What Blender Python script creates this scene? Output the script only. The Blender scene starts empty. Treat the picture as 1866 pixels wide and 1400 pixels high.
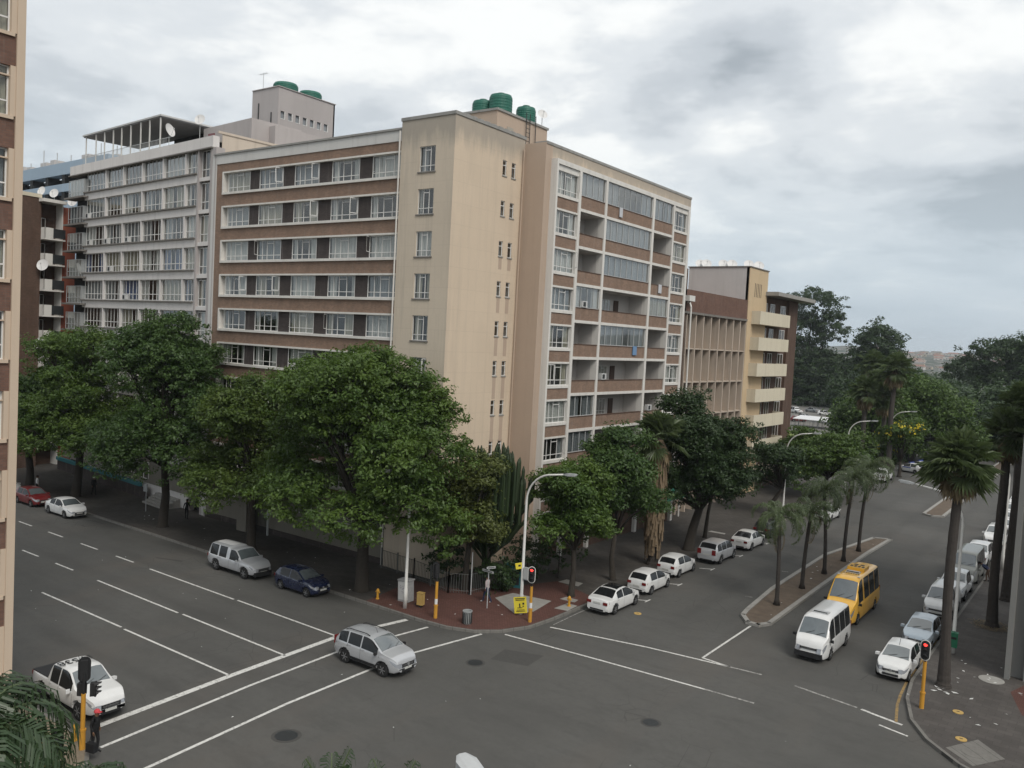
import bpy, math, random
import numpy as np
from mathutils import Vector, Matrix
random.seed(7); RNG = np.random.default_rng(11)
PI = math.pi
S = bpy.context.scene
COL = S.collection
# ------------------------------------------------------------------ camera
cam_d = bpy.data.cameras.new("camera"); cam = bpy.data.objects.new("camera", cam_d); COL.objects.link(cam)
yaw, pitch, roll, fpx = -0.62743275, -0.05194099, 0.05213631, 1554.8
cy, sy, cp, sp = math.cos(yaw), math.sin(yaw), math.cos(pitch), math.sin(pitch)
Fv = Vector((sy*cp, cy*cp, sp)); R0 = Vector((cy, -sy, 0)); U0 = R0.cross(Fv)
Rv = math.cos(roll)*R0 + math.sin(roll)*U0; Uv = -math.sin(roll)*R0 + math.cos(roll)*U0
M = Matrix.Identity(4)
for i in range(3):
    M[i][0], M[i][1], M[i][2] = Rv[i], Uv[i], -Fv[i]
M[2][3] = 16.9
cam.matrix_world = M
cam_d.sensor_width = 36; cam_d.lens = fpx/1866*36; cam_d.clip_start = .1; cam_d.clip_end = 9000
S.camera = cam
# ------------------------------------------------------------------ sky, sun, exposure
SPOT1, SPOT2 = (-.3738, .8935, .2488), (-.2185, .9686, .1189)
SUN_EL, SUN_DIR = math.radians(48), Vector((.78, -.40, 0)).normalized()
W = bpy.data.worlds.new("World"); S.world = W; W.use_nodes = True
nt = W.node_tree; N = nt.nodes; LK = nt.links; N.clear()
def wn(t, **k):
    n = N.new(t)
    for a, b in k.items(): setattr(n, a, b)
    return n
def wmath(op, a, b=None, c=None):
    n = wn('ShaderNodeMath', operation=op)
    for i, v in enumerate((a, b, c)):
        if v is None: continue
        if isinstance(v, (int, float)): n.inputs[i].default_value = v
        else: LK.new(v, n.inputs[i])
    return n.outputs[0]
out = wn('ShaderNodeOutputWorld'); bg = wn('ShaderNodeBackground'); bg.inputs[1].default_value = .1
sky = wn('ShaderNodeTexSky', sky_type='NISHITA', sun_disc=False)
sky.sun_elevation = SUN_EL; sky.sun_rotation = math.atan2(SUN_DIR.x, SUN_DIR.y); sky.air_density = 1.6; sky.dust_density = 3
tc = wn('ShaderNodeTexCoord'); sep = wn('ShaderNodeSeparateXYZ'); LK.new(tc.outputs['Generated'], sep.inputs[0])
X_, Y_, Z_ = sep.outputs
zz = wmath('ADD', wmath('MAXIMUM', Z_, 0.0), .16)
cmb = wn('ShaderNodeCombineXYZ'); LK.new(wmath('DIVIDE', X_, zz), cmb.inputs[0]); LK.new(wmath('DIVIDE', Y_, zz), cmb.inputs[1])
def wnoise(scale, detail, rough, off, dist=0.0):
    mp = wn('ShaderNodeMapping'); LK.new(cmb.outputs[0], mp.inputs[0]); mp.inputs['Location'].default_value = off; mp.inputs['Scale'].default_value = (1, 1, 1)
    n = wn('ShaderNodeTexNoise'); n.inputs['Scale'].default_value = scale; n.inputs['Detail'].default_value = detail
    n.inputs['Roughness'].default_value = rough; n.inputs['Distortion'].default_value = dist
    LK.new(mp.outputs[0], n.inputs['Vector']); return n.outputs[0]
def wramp(fac, stops):
    r = wn('ShaderNodeValToRGB'); LK.new(fac, r.inputs[0]); e = r.color_ramp.elements; r.color_ramp.interpolation = 'EASE'
    e[0].position, e[0].color = stops[0][0], (*stops[0][1], 1); e[1].position, e[1].color = stops[-1][0], (*stops[-1][1], 1)
    for p, c in stops[1:-1]:
        q = e.new(p); q.color = (*c, 1)
    return r.outputs[0]
def wmix(f, a, b):
    m = wn('ShaderNodeMix', data_type='RGBA')
    if isinstance(f, (int, float)): m.inputs[0].default_value = f
    else: LK.new(f, m.inputs[0])
    for i, v in ((6, a), (7, b)):
        if isinstance(v, tuple): m.inputs[i].default_value = (*v, 1)
        else: LK.new(v, m.inputs[i])
    return m.outputs[2]
n1 = wnoise(.75, 7, .55, (3.1, 1.7, 0), .35); n2 = wnoise(2.1, 6, .6, (9.2, 4.4, 0), .2)
nn = wmath('ADD', wmath('MULTIPLY', n1, .72), wmath('MULTIPLY', n2, .28))
def spot(dx, dy, dz, lo, hi):                      # one heavier cloud in a given direction
    v = wn('ShaderNodeVectorMath', operation='DOT_PRODUCT'); LK.new(tc.outputs['Generated'], v.inputs[0]); v.inputs[1].default_value = (dx, dy, dz)
    m = wn('ShaderNodeMapRange', interpolation_type='SMOOTHSTEP'); LK.new(v.outputs['Value'], m.inputs[0]); m.inputs[1].default_value = lo; m.inputs[2].default_value = hi; return m.outputs[0]
nn = wmath('SUBTRACT', nn, wmath('MULTIPLY', spot(*SPOT1, .990, .9992), .09)); nn = wmath('SUBTRACT', nn, wmath('MULTIPLY', spot(*SPOT2, .97, .997), .03))
cl = wramp(nn, [(.37, (3.3, 3.65, 4.0)), (.435, (4.9, 5.25, 5.6)), (.495, (6.3, 6.6, 6.85)), (.57, (8.4, 8.5, 8.4))])
hz = wramp(Z_, [(0.0, (1, 1, 1)), (.035, (.95, .95, .95)), (.26, (0, 0, 0))])
cl2 = wmix(wmath('MULTIPLY', hz, .85), cl, (4.6, 5.45, 6.15))
top = wmix(.06, cl2, sky.outputs[0])
LK.new(top, bg.inputs[0]); LK.new(bg.outputs[0], out.inputs[0])
sd = bpy.data.lights.new("sun", 'SUN'); sd.energy = 1.75; sd.angle = math.radians(25); sd.color = (1, .955, .88)
sun = bpy.data.objects.new("sun", sd); COL.objects.link(sun)
dirv = Vector((SUN_DIR.x*math.cos(SUN_EL), SUN_DIR.y*math.cos(SUN_EL), math.sin(SUN_EL)))
sun.rotation_euler = dirv.to_track_quat('Z', 'Y').to_euler()
S.view_settings.view_transform = 'Standard'; S.view_settings.look = 'None'; S.view_settings.exposure = 0.33; S.view_settings.gamma = 1

# ------------------------------------------------------------------ materials
MATS = {}
class NT:
    def __init__(s, name):
        s.m = bpy.data.materials.new(name); s.m.use_nodes = True; s.t = s.m.node_tree; s.n = s.t.nodes; s.l = s.t.links
        s.n.clear(); s.out = s.n.new('ShaderNodeOutputMaterial'); s.b = s.n.new('ShaderNodeBsdfPrincipled'); s.l.new(s.b.outputs[0], s.out.inputs[0])
        s.geo = s.n.new('ShaderNodeNewGeometry'); s.pos = s.geo.outputs['Position']; MATS[name] = s.m
    def node(s, t, ins=None, **k):
        n = s.n.new(t)
        for a, b in k.items(): setattr(n, a, b)
        for a, b in (ins or {}).items(): s.put(n.inputs[a], b)
        return n
    def put(s, sock, v):
        if hasattr(v, 'links'): s.l.new(v, sock)
        else: sock.default_value = (*v, 1) if isinstance(v, tuple) and len(v) == 3 and sock.type == 'RGBA' else v
    def math(s, op, a, b=0.0):
        return s.node('ShaderNodeMath', {0: a, 1: b}, operation=op).outputs[0]
    def noise(s, scale, detail=4, rough=.6, stretch=None, vec=None):
        v = vec or s.pos
        if stretch:
            v = s.node('ShaderNodeMapping', {0: v, 'Scale': stretch}).outputs[0]
        return s.node('ShaderNodeTexNoise', {'Vector': v, 'Scale': scale, 'Detail': detail, 'Roughness': rough}).outputs[0]
    def ramp(s, f, p0, p1, c0=(0, 0, 0), c1=(1, 1, 1)):
        r = s.node('ShaderNodeValToRGB', {0: f}); e = r.color_ramp.elements
        e[0].position, e[0].color, e[1].position, e[1].color = p0, (*c0, 1), p1, (*c1, 1); return r.outputs[0]
    def mix(s, f, a, b, mode='MIX'):
        n = s.node('ShaderNodeMix', data_type='RGBA', blend_type=mode); s.put(n.inputs[0], f); s.put(n.inputs[6], a); s.put(n.inputs[7], b); return n.outputs[2]
    def done(s, col, rough=.8, spec=.3, metal=0, bump=None, bstr=.3, bdist=.02, coat=0, coat_r=.05):
        s.put(s.b.inputs['Base Color'], col); s.put(s.b.inputs['Roughness'], rough); s.b.inputs['Specular IOR Level'].default_value = spec
        s.b.inputs['Metallic'].default_value = metal; s.b.inputs['Coat Weight'].default_value = coat; s.b.inputs['Coat Roughness'].default_value = coat_r
        if bump is not None:
            b = s.node('ShaderNodeBump', {'Height': bump, 'Strength': bstr, 'Distance': bdist}); s.l.new(b.outputs[0], s.b.inputs['Normal'])
        return s.m
def sc(c, k): return tuple(min(1, v*k) for v in c)
def plain(name, c, rough=.6, var=.12, nscale=3, **k):
    t = NT(name); n = t.noise(nscale, 5, .65); return t.done(t.mix(n, sc(c, 1-var), sc(c, 1+var)), rough, **k)
def wall(name, c, streak=.35, dirt=(.25, .22, .19), rough=.85, pan=False, top=None):
    """painted plaster with blotches, rain streaks and dirt of its own"""
    t = NT(name)
    a = t.noise(.35, 6, .7); b = t.noise(1.0, 6, .75, (1.6, 1.6, .09)); f = t.noise(9, 4, .6)
    col = t.mix(a, sc(c, .9), sc(c, 1.08)); col = t.mix(t.math('MULTIPLY', f, .3), col, sc(c, .82))
    m = t.math('MULTIPLY', t.ramp(b, .5, .78), streak); col = t.mix(m, col, dirt)
    e_ = t.noise(.22, 3, .5, (1, 1, .6)); col = t.mix(t.math('MULTIPLY', t.ramp(e_, .52, .56), .1), col, sc(c, .72))
    if top:                                              # soot washed down from the coping
        z_ = t.node('ShaderNodeSeparateXYZ', {0: t.pos}).outputs[2]; f_ = t.math('MULTIPLY', t.math('SUBTRACT', z_, top-3.2), .32); g_ = t.noise(1.3, 6, .7, (1.4, 1.4, .16))
        k_ = t.node('ShaderNodeMath', {0: t.math('SUBTRACT', t.math('ADD', f_, g_), .82), 1: 2.6}, operation='MULTIPLY', use_clamp=True).outputs[0]; col = t.mix(t.math('MULTIPLY', k_, .6), col, (.23, .22, .2))
    if pan:                                              # faint day joints in the plaster every few metres
        sp_ = t.node('ShaderNodeSeparateXYZ', {0: t.pos}); z = sp_.outputs[2]; u = t.math('ADD', sp_.outputs[0], sp_.outputs[1])
        w1 = t.math('LESS_THAN', t.math('FRACT', t.math('MULTIPLY', z, 1/1.44)), .02); w2 = t.math('LESS_THAN', t.math('FRACT', t.math('MULTIPLY', u, 1/1.55)), .018)
        col = t.mix(t.math('MULTIPLY', t.math('MAXIMUM', w1, w2), .2), col, sc(c, .5))
        cv = t.node('ShaderNodeCombineXYZ', {0: u, 1: z}).outputs[0]; pn = t.node('ShaderNodeTexBrick', {'Vector': cv, 'Color1': (0, 0, 0), 'Color2': (1, 1, 1), 'Mortar': (.5, .5, .5), 'Scale': 1.0, 'Mortar Size': 0.0, 'Brick Width': 3.1, 'Row Height': 1.44}).outputs[0]
        col = t.mix(t.math('MULTIPLY', pn, .12), col, sc(c, .78))
    return t.done(col, rough, .25, bump=f, bstr=.25, bdist=.01)
def brick(name, c1, c2, mortar, bw=.23, rh=.086):
    t = NT(name); sp_ = t.node('ShaderNodeSeparateXYZ', {0: t.pos}); u = t.math('ADD', sp_.outputs[0], sp_.outputs[1])
    cv = t.node('ShaderNodeCombineXYZ', {0: u, 1: sp_.outputs[2]}).outputs[0]
    br = t.node('ShaderNodeTexBrick', {'Vector': cv, 'Color1': c1, 'Color2': c2, 'Mortar': mortar, 'Scale': 1.0, 'Mortar Size': .007, 'Bias': -.1, 'Brick Width': bw, 'Row Height': rh})
    a = t.noise(1.3, 6, .7, (1, 1, .5)); c = t.mix(t.math('MULTIPLY', t.ramp(a, .35, .75), .55), br.outputs[0], sc(c2, .62))
    b = t.noise(2.2, 5, .7, (1.2, 1.2, .12)); c = t.mix(t.math('MULTIPLY', t.ramp(b, .56, .8), .25), c, (.33, .30, .27))
    return t.done(c, .88, .2, bump=br.outputs[1], bstr=.4, bdist=-.01)
def paint(name, c, rough=.28, dust=.12, metal=0):
    t = NT(name); n = t.noise(2.3, 5, .7); n2 = t.noise(40, 2, .5)
    col = t.mix(t.math('MULTIPLY', t.ramp(n, .45, .8), dust), c, (.22, .2, .17))
    return t.done(t.mix(t.math('MULTIPLY', n2, .06), col, (.1, .09, .08)), t.math('ADD', t.math('MULTIPLY', n, .15), rough), .5, metal, coat=.7, coat_r=.06)
def leafm(name, c1, c2, c3, trans=.25, rough=.5):
    t = NT(name); r = t.geo.outputs['Random Per Island']
    a = t.noise(.45, 3, .6); c = t.mix(r, c1, c2); c = t.mix(t.math('MULTIPLY', t.ramp(a, .42, .68), .7), c, c3)
    t.done(c, rough, .35)
    tr = t.node('ShaderNodeBsdfTranslucent', {0: t.mix(.5, c, (c3[0]*1.6, c3[1]*1.8, c3[2]*.8))}); mx = t.node('ShaderNodeMixShader', {0: trans})
    t.l.new(t.b.outputs[0], mx.inputs[1]); t.l.new(tr.outputs[0], mx.inputs[2]); t.l.new(mx.outputs[0], t.out.inputs[0]); return t.m
def emis(name, c, k):
    t = NT(name); t.done(c, .4); t.b.inputs['Emission Color'].default_value = (*c, 1); t.b.inputs['Emission Strength'].default_value = k; return t.m

def asphalt(name, c=(.074, .072, .067)):
    t = NT(name); big = t.noise(.09, 6, .65); st = t.noise(.7, 7, .75, (.35, 1, 1)); fine = t.noise(26, 3, .7); mid = t.noise(.25, 5, .6, (1, .3, 1))
    col = t.mix(t.ramp(big, .3, .7), sc(c, .74), sc(c, 1.3)); m3 = t.noise(2.6, 5, .75); col = t.mix(t.math('MULTIPLY', t.ramp(m3, .46, .7), .45), col, sc(c, .7)); col = t.mix(t.math('MULTIPLY', t.ramp(st, .48, .68), .6), col, sc(c, .62))
    col = t.mix(t.math('MULTIPLY', t.ramp(mid, .5, .72), .55), col, (.098, .084, .072)); col = t.mix(t.math('MULTIPLY', fine, .5), col, sc(c, 1.5))
    v = t.node('ShaderNodeTexVoronoi', {'Vector': t.pos, 'Scale': .55, 'Randomness': 1.0}, feature='DISTANCE_TO_EDGE').outputs[0]
    crack = t.math('MULTIPLY', t.math('LESS_THAN', v, .006), t.ramp(t.noise(.12, 2), .5, .6)); col = t.mix(t.math('MULTIPLY', crack, .5), col, sc(c, .35))
    sx, sy, _ = t.node('ShaderNodeSeparateXYZ', {0: t.pos}).outputs; wob = t.math('MULTIPLY', t.noise(.15, 2), .9)
    b1 = t.math('COSINE', t.math('MULTIPLY', t.math('ADD', t.math('SUBTRACT', sy, 26.4), wob), 2*PI/3.67)); b1 = t.math('MULTIPLY', t.ramp(b1, .35, 1), t.math('LESS_THAN', sx, -30.5))
    b2 = t.math('COSINE', t.math('MULTIPLY', t.math('ADD', t.math('ADD', sx, 13.6), wob), 2*PI/3.9)); b2 = t.math('MULTIPLY', t.ramp(b2, .35, 1), t.math('GREATER_THAN', sy, 47))
    col = t.mix(t.math('MULTIPLY', t.math('MULTIPLY', t.math('MAXIMUM', b1, b2), t.ramp(t.noise(.5, 4, .6, (.3, 1, 1)), .3, .6)), .3), col, sc(c, .62))
    spot = t.math('GREATER_THAN', t.noise(7, 2, .4), .77); col = t.mix(t.math('MULTIPLY', spot, .35), col, (.2, .19, .17))
    return t.done(col, .86, .3, bump=fine, bstr=.5, bdist=.01)
def paving(name, c, tile=.3, joint=.4, rotated=False):
    t = NT(name); br = t.node('ShaderNodeTexBrick', {'Vector': t.pos, 'Color1': sc(c, .88), 'Color2': sc(c, 1.12), 'Mortar': sc(c, joint), 'Scale': 1.0, 'Mortar Size': .012, 'Brick Width': tile*1.6, 'Row Height': tile})
    a = t.noise(.5, 6, .7); b = t.noise(3.5, 5, .75); col = t.mix(t.math('MULTIPLY', t.ramp(a, .4, .7), .55), br.outputs[0], sc(c, .55))
    col = t.mix(t.math('MULTIPLY', t.ramp(b, .6, .8), .5), col, sc(c, 1.6)); return t.done(col, .88, .25, bump=b, bstr=.3)

asphalt('asphalt')
NTm = asphalt
plain('patch', (.062, .06, .056), .9, .25, 5); t = NT('kerb'); sp_ = t.node('ShaderNodeSeparateXYZ', {0: t.pos}); jt = t.math('LESS_THAN', t.math('FRACT', t.math('ADD', sp_.outputs[0], sp_.outputs[1])), .035); nz = t.noise(2.5, 6, .75)
t.done(t.mix(t.math('MULTIPLY', jt, .7), t.mix(nz, (.09, .085, .078), (.23, .22, .2)), (.03, .03, .028)), .85); plain('concrete', (.28, .27, .25), .85, .3, 2.2)
plain('dirt', (.115, .088, .066), .95, .45, 1.4); plain('sand', (.2, .165, .12), .95, .35, 1.8); plain('litter', (.6, .6, .58), .8, .1, 5)
paving('pavement', (.07, .064, .058), .32, .6); paving('redpave', (.115, .056, .046), .12, .55); paving('pavement_right', (.085, .077, .071), .4, .7)
plain('park_ground', (.05, .055, .032), .95, .4, .3); plain('lawn', (.15, .19, .05), .95, .25, .35)
t = NT('roadpaint'); nz = t.noise(5, 6, .8); nb = t.noise(.9, 3); msk = t.math('MULTIPLY', t.ramp(nz, .5, .66), .8)
t.done(t.mix(msk, t.mix(nb, (.5, .49, .46), (.66, .65, .62)), (.1, .098, .09)), .8)
t = NT('roadpaint_faded'); nz = t.noise(4, 6, .8); t.done(t.mix(t.ramp(nz, .42, .62), (.36, .35, .33), (.08, .078, .072)), .85)
t = NT('yellowpaint'); nz = t.noise(4, 6, .8); t.done(t.mix(t.ramp(nz, .45, .68), (.3, .2, .08), (.09, .08, .07)), .85)
wall('tan', (.62, .505, .385), .4, (.36, .3, .24), pan=True, top=31.9); wall('tan_shaded', (.56, .48, .385), .5, (.28, .25, .21), pan=True, top=31.9); wall('tan_dark', (.45, .35, .275), .25, (.24, .19, .15))  # the greyer tan puts the tower's left-face shade into its colour
wall('cap', (.29, .285, .27), .7, (.12, .12, .115)); wall('trim', (.66, .635, .595), .35, (.22, .2, .18)); wall('fascia', (.57, .56, .54), .35, (.25, .23, .22))
wall('grey_wall', (.42, .385, .375), .3, (.2, .18, .17)); wall('b2_wall', (.66, .63, .61), .3, (.2, .19, .18)); wall('b2_side', (.56, .48, .4), .5, (.3, .25, .2))
wall('cream', (.55, .42, .27), .3, (.33, .26, .18)); wall('cream_balcony', (.6, .54, .42), .4, (.33, .28, .2)); wall('whitewash', (.5, .47, .45), .35, (.3, .27, .25))
wall('pinkfin', (.44, .37, .305), .5, (.18, .14, .12)); wall('tanpillar', (.54, .43, .33), .2, (.3, .24, .19)); wall('bluewall', (.34, .43, .52), .2); wall('redwall', (.30, .09, .055), .2)
wall('balc_inner', (.5, .475, .45), .3); wall('basewall', (.2, .185, .155), .4, (.12, .11, .1)); wall('slab_dark', (.19, .175, .16), .5, (.08, .08, .07)); wall('col_grey', (.2, .2, .19), .4, (.12, .12, .12))  # basewall is darkened: the shade under the trees sits in its base colour
brick('brick', (.285, .185, .132), (.215, .145, .108), (.23, .19, .16)); brick('brick_dark', (.075, .062, .058), (.055, .046, .045), (.05, .045, .043))
brick('brick_brown', (.12, .072, .052), (.09, .056, .042), (.1, .075, .06)); brick('brick_red', (.19, .105, .078), (.135, .078, .06), (.13, .1, .085))
plain('interior', (.03, .028, .027), .95, .2); plain('dark', (.02, .02, .02), .7, .2); plain('winframe', (.66, .65, .63), .5, .12, 4); plain('steel', (.42, .43, .43), .45, .15, 5)  # interior is near-black, so the cores behind the glass read as unlit rooms
plain('greymetal', (.3, .31, .31), .5, .2, 4); plain('pole_white', (.62, .61, .58), .5, .15, 3); plain('darkmetal', (.03, .032, .033), .5, .2); plain('yellowpole', (.5, .25, .035), .5, .15, 4)
plain('green_tank', (.025, .12, .088), .5, .2, 2); plain('dishwhite', (.62, .61, .6), .5, .1); plain('teal', (.03, .14, .16), .6, .2); plain('awning', (.03, .26, .17), .6, .15)
plain('door', (.06, .035, .025), .6, .2); plain('black', (.012, .012, .013), .45, .2); plain('rubber', (.018, .018, .018), .8, .2); plain('trunk', (.04, .034, .028), .95, .35, 6)
plain('palmtrunk', (.052, .045, .04), .95, .35, 7); plain('white_sign', (.65, .65, .65), .5, .05); plain('yellow_sign', (.7, .58, .05), .6, .08); plain('skin', (.14, .075, .045), .5, .05)
plain('greenbin', (.02, .13, .07), .5, .2); plain('roofmetal', (.5, .5, .49), .6, .15); plain('tileroof', (.26, .13, .09), .9, .2); plain('underroof', (.24, .24, .25), .8, .1)
plain('yellowbox', (.45, .30, .1), .6, .2, 6); plain('cabinet', (.3, .3, .3), .6, .35, 7); plain('deadfrond', (.17, .125, .08), .95, .3, 4); plain('hydrant', (.5, .26, .03), .6, .15)
for nm, c, rg in (('curtain_white', (.62, .62, .6), 0), ('curtain_cream', (.45, .42, .34), 0), ('curtain_grey', (.3, .32, .34), 0), ('curtain_blue', (.12, .17, .32), 0), ('curtain_dark', (.07, .06, .055), 0)):
    t = NT(nm); fo = t.noise(3.2, 4, .6, (1.5, 1.5, .12)); t.done(t.mix(t.ramp(fo, .3, .7), sc(c, .62), sc(c, 1.15)), .9, .1)
def glassm(name, tint, refl, rough=.03):
    t = NT(name); tr = t.node('ShaderNodeBsdfTransparent', {0: tint}); gl = t.node('ShaderNodeBsdfGlossy', {'Color': (.9, .9, .89), 'Roughness': rough})
    fr = t.node('ShaderNodeLayerWeight', {'Blend': .35}).outputs[1]; f = t.math('ADD', t.math('MULTIPLY', fr, .3), refl)
    mx = t.node('ShaderNodeMixShader', {0: f}); t.l.new(tr.outputs[0], mx.inputs[1]); t.l.new(gl.outputs[0], mx.inputs[2]); t.l.new(mx.outputs[0], t.out.inputs[0]); return t.m
glassm('glass', (.74, .76, .75), .05); glassm('glass_pale', (.72, .74, .73), .13)
plain('car_glass', (.012, .013, .014), .12, .2, 3, spec=.35); plain('windscreen', (.085, .1, .105), .06, .45, 1.2, spec=1.0, coat=1)  # windscreen grey-blue has the sky reflection put into its base colour
plain('headlamp', (.24, .25, .27), .12, .35, 7, spec=1, coat=1); plain('taillamp', (.16, .012, .012), .2, .1, 9, coat=1); plain('rim', (.36, .36, .37), .3, .2, 6, metal=.6); plain('chrome', (.55, .56, .57), .15, .1, 6, metal=.8)
plain('plate', (.5, .5, .47), .5, .1, 20); plain('blackplastic', (.02, .02, .021), .55, .1)
paint('white_paint', (.66, .66, .65)); paint('silver_paint', (.47, .48, .495), .25, .06, .3); paint('silverblue_paint', (.36, .42, .47), .25, .1, .3); paint('red_paint', (.13, .008, .01)); paint('navy_paint', (.006, .012, .042), .2, .03)
paint('grey_paint', (.26, .27, .27), .3, .2, .3); paint('yellow_paint', (.85, .46, .04), dust=.05); paint('black_paint', (.015, .015, .017)); paint('kombi_paint', (.2, .21, .195), .35, .3); paint('blue_paint', (.02, .05, .25)); paint('greygreen_paint', (.07, .085, .08))
leafm('leaf_street', (.038, .074, .016), (.07, .12, .024), (.105, .16, .028)); leafm('leaf_street_deep', (.03, .062, .018), (.054, .098, .026), (.076, .128, .03)); leafm('leaf_street_fresh', (.044, .076, .016), (.075, .118, .024), (.11, .155, .03)); leafm('leaf_yellow', (.07, .085, .022), (.10, .12, .03), (.09, .115, .03)); leafm('leaf_dark', (.02, .04, .014), (.032, .06, .018), (.04, .07, .022))
leafm('leaf_bright', (.045, .085, .018), (.065, .11, .022), (.085, .135, .028)); leafm('palmleaf', (.065, .09, .04), (.105, .135, .062), (.085, .12, .05), .22, .4); leafm('palmleaf_near', (.022, .042, .018), (.04, .065, .028), (.045, .075, .035), .15, .35)
leafm('dryleaf', (.13, .10, .055), (.22, .17, .10), (.16, .12, .07), .15, .8); leafm('flower', (.5, .38, .02), (.6, .5, .05), (.55, .45, .03), .2); leafm('farleaf', (.03, .055, .024), (.05, .08, .03), (.048, .08, .028)); leafm('cactus', (.02, .034, .015), (.032, .05, .02), (.028, .044, .018), .05)
emis('redlight', (1, .04, .03), 2.5)

# ------------------------------------------------------------------ mesh building
class MB:
    def __init__(s): s.v = []; s.f = []; s.mi = []; s.k = 0
    def add(s, vs, fs, k=None):
        b = len(s.v); s.v += [tuple(p) for p in vs]; kk = s.k if k is None else k
        for f in fs: s.f.append(tuple(b+i for i in f)); s.mi.append(kk)
        return s
    def box(s, x0, x1, y0, y1, z0, z1, k=None):
        x0, x1 = sorted((x0, x1)); y0, y1 = sorted((y0, y1)); z0, z1 = sorted((z0, z1))
        return s.add([(x0,y0,z0),(x1,y0,z0),(x1,y1,z0),(x0,y1,z0),(x0,y0,z1),(x1,y0,z1),(x1,y1,z1),(x0,y1,z1)],
                     [(3,2,1,0),(4,5,6,7),(0,1,5,4),(1,2,6,5),(2,3,7,6),(3,0,4,7)], k)
    def obox(s, c, a, b, d, k=None):
        """box centre c with half-vectors a, b, d"""
        c, a, b, d = map(Vector, (c, a, b, d)); vs = [c+i*a+j*b+l*d for l in (-1, 1) for (i, j) in ((-1,-1),(1,-1),(1,1),(-1,1))]
        return s.add(vs, [(3,2,1,0),(4,5,6,7),(0,1,5,4),(1,2,6,5),(2,3,7,6),(3,0,4,7)], k)
    def tube(s, path, rad, n=8, cap=True, k=None, flat=1.0):
        P = [Vector(p) for p in path]; m = len(P); R = [rad]*m if isinstance(rad, (int, float)) else list(rad); rings = []; up = None
        for i in range(m):
            t_ = (P[min(i+1, m-1)] - P[max(i-1, 0)]);
            if t_.length < 1e-9: t_ = Vector((0, 0, 1))
            t_.normalize()
            if up is None: up = Vector((1, 0, 0)) if abs(t_.x) < .9 else Vector((0, 1, 0))
            a = (up - t_*up.dot(t_)); a.normalize(); up = a; b = t_.cross(a)
            rings.append([P[i] + (a*math.cos(2*PI*j/n) + b*math.sin(2*PI*j/n)*flat)*R[i] for j in range(n)])
        vs = [p for r in rings for p in r]; fs = [(i*n+j, i*n+(j+1)%n, (i+1)*n+(j+1)%n, (i+1)*n+j) for i in range(m-1) for j in range(n)]
        if cap: fs += [tuple(range(n-1, -1, -1)), tuple((m-1)*n+j for j in range(n))]
        return s.add(vs, fs, k)
    def lathe(s, prof, c=(0, 0, 0), n=16, axis='z', k=None):
        vs = []; m = len(prof)
        for r, z in prof:
            for j in range(n):
                a = 2*PI*j/n; p = (r*math.cos(a), r*math.sin(a), z)
                if axis == 'y': p = (p[0], p[2], p[1])
                if axis == 'x': p = (p[2], p[0], p[1])
                vs.append((c[0]+p[0], c[1]+p[1], c[2]+p[2]))
        fs = [(i*n+j, i*n+(j+1)%n, (i+1)*n+(j+1)%n, (i+1)*n+j) for i in range(m-1) for j in range(n)]
        fs += [tuple(range(n-1, -1, -1)), tuple((m-1)*n+j for j in range(n))]
        return s.add(vs, fs, k)
    def prism(s, pts, z0, z1, k=None):
        n = len(pts); return s.add([(x, y, z0) for x, y in pts]+[(x, y, z1) for x, y in pts],
            [tuple(range(n-1, -1, -1)), tuple(range(n, 2*n))]+[(i, (i+1)%n, n+(i+1)%n, n+i) for i in range(n)], k)
    def poly(s, pts, z, k=None): return s.add([(x, y, z) for x, y in pts], [tuple(range(len(pts)))], k)
    def strip(s, p, q, w, z, k=None):
        p, q = Vector(p), Vector(q); d = (q-p).normalized(); n_ = Vector((-d.y, d.x))*w/2
        return s.poly([p+n_, p-n_, q-n_, q+n_], z, k)
    def mesh(s, name, mats, org=(0, 0, 0), smooth=False):
        me = bpy.data.meshes.new(name); o = Vector(org); me.from_pydata([(x-o.x, y-o.y, z-o.z) for x, y, z in s.v], [], s.f)
        for m in (mats if isinstance(mats, (list, tuple)) else [mats]): me.materials.append(MATS[m] if isinstance(m, str) else m)
        if any(s.mi): me.polygons.foreach_set('material_index', s.mi)
        if smooth: me.polygons.foreach_set('use_smooth', [True]*len(me.polygons))
        me.validate(); me.update(); return me
ORG = {}
def build(mb, name, mats, parent=None, loc=None, local=False, smooth=False, label=None):
    """one mesh object; world coordinates unless local"""
    if local: org = (0, 0, 0)
    else: org = ORG.get(parent.name, (0, 0, 0)) if parent else (loc or (0, 0, 0))
    me = mb.mesh(name, mats, org, smooth); o = bpy.data.objects.new(name, me); COL.objects.link(o)
    if parent: o.parent = parent; ORG[o.name] = org
    else: o.location = loc or (0, 0, 0); ORG[o.name] = tuple(loc or (0, 0, 0))
    if local and loc: o.location = loc
    if label: o['label'] = label
    if smooth == 'auto':
        pass
    return o
def tag(o, label=None, cat=None, group=None, kind=None):
    if label: o['label'] = label
    if cat: o['category'] = cat
    if group: o['group'] = group
    if kind: o['kind'] = kind
    return o
USED = set()
def thing(name, label, cat, loc=(0, 0, 0), rz=0, group=None):
    assert label not in USED, label
    USED.add(label); assert 4 <= len(label.split()) <= 16, label
    o = bpy.data.objects.new(name, None); COL.objects.link(o); o.location = loc; o.rotation_euler = (0, 0, rz); o.empty_display_size = .3
    ORG[o.name] = tuple(loc); return tag(o, label, cat, group)
def copy_tree(o, parent=None):
    c = o.copy(); COL.objects.link(c); c.parent = parent
    for ch in [x for x in o.children]: copy_tree(ch, c)
    return c
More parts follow.
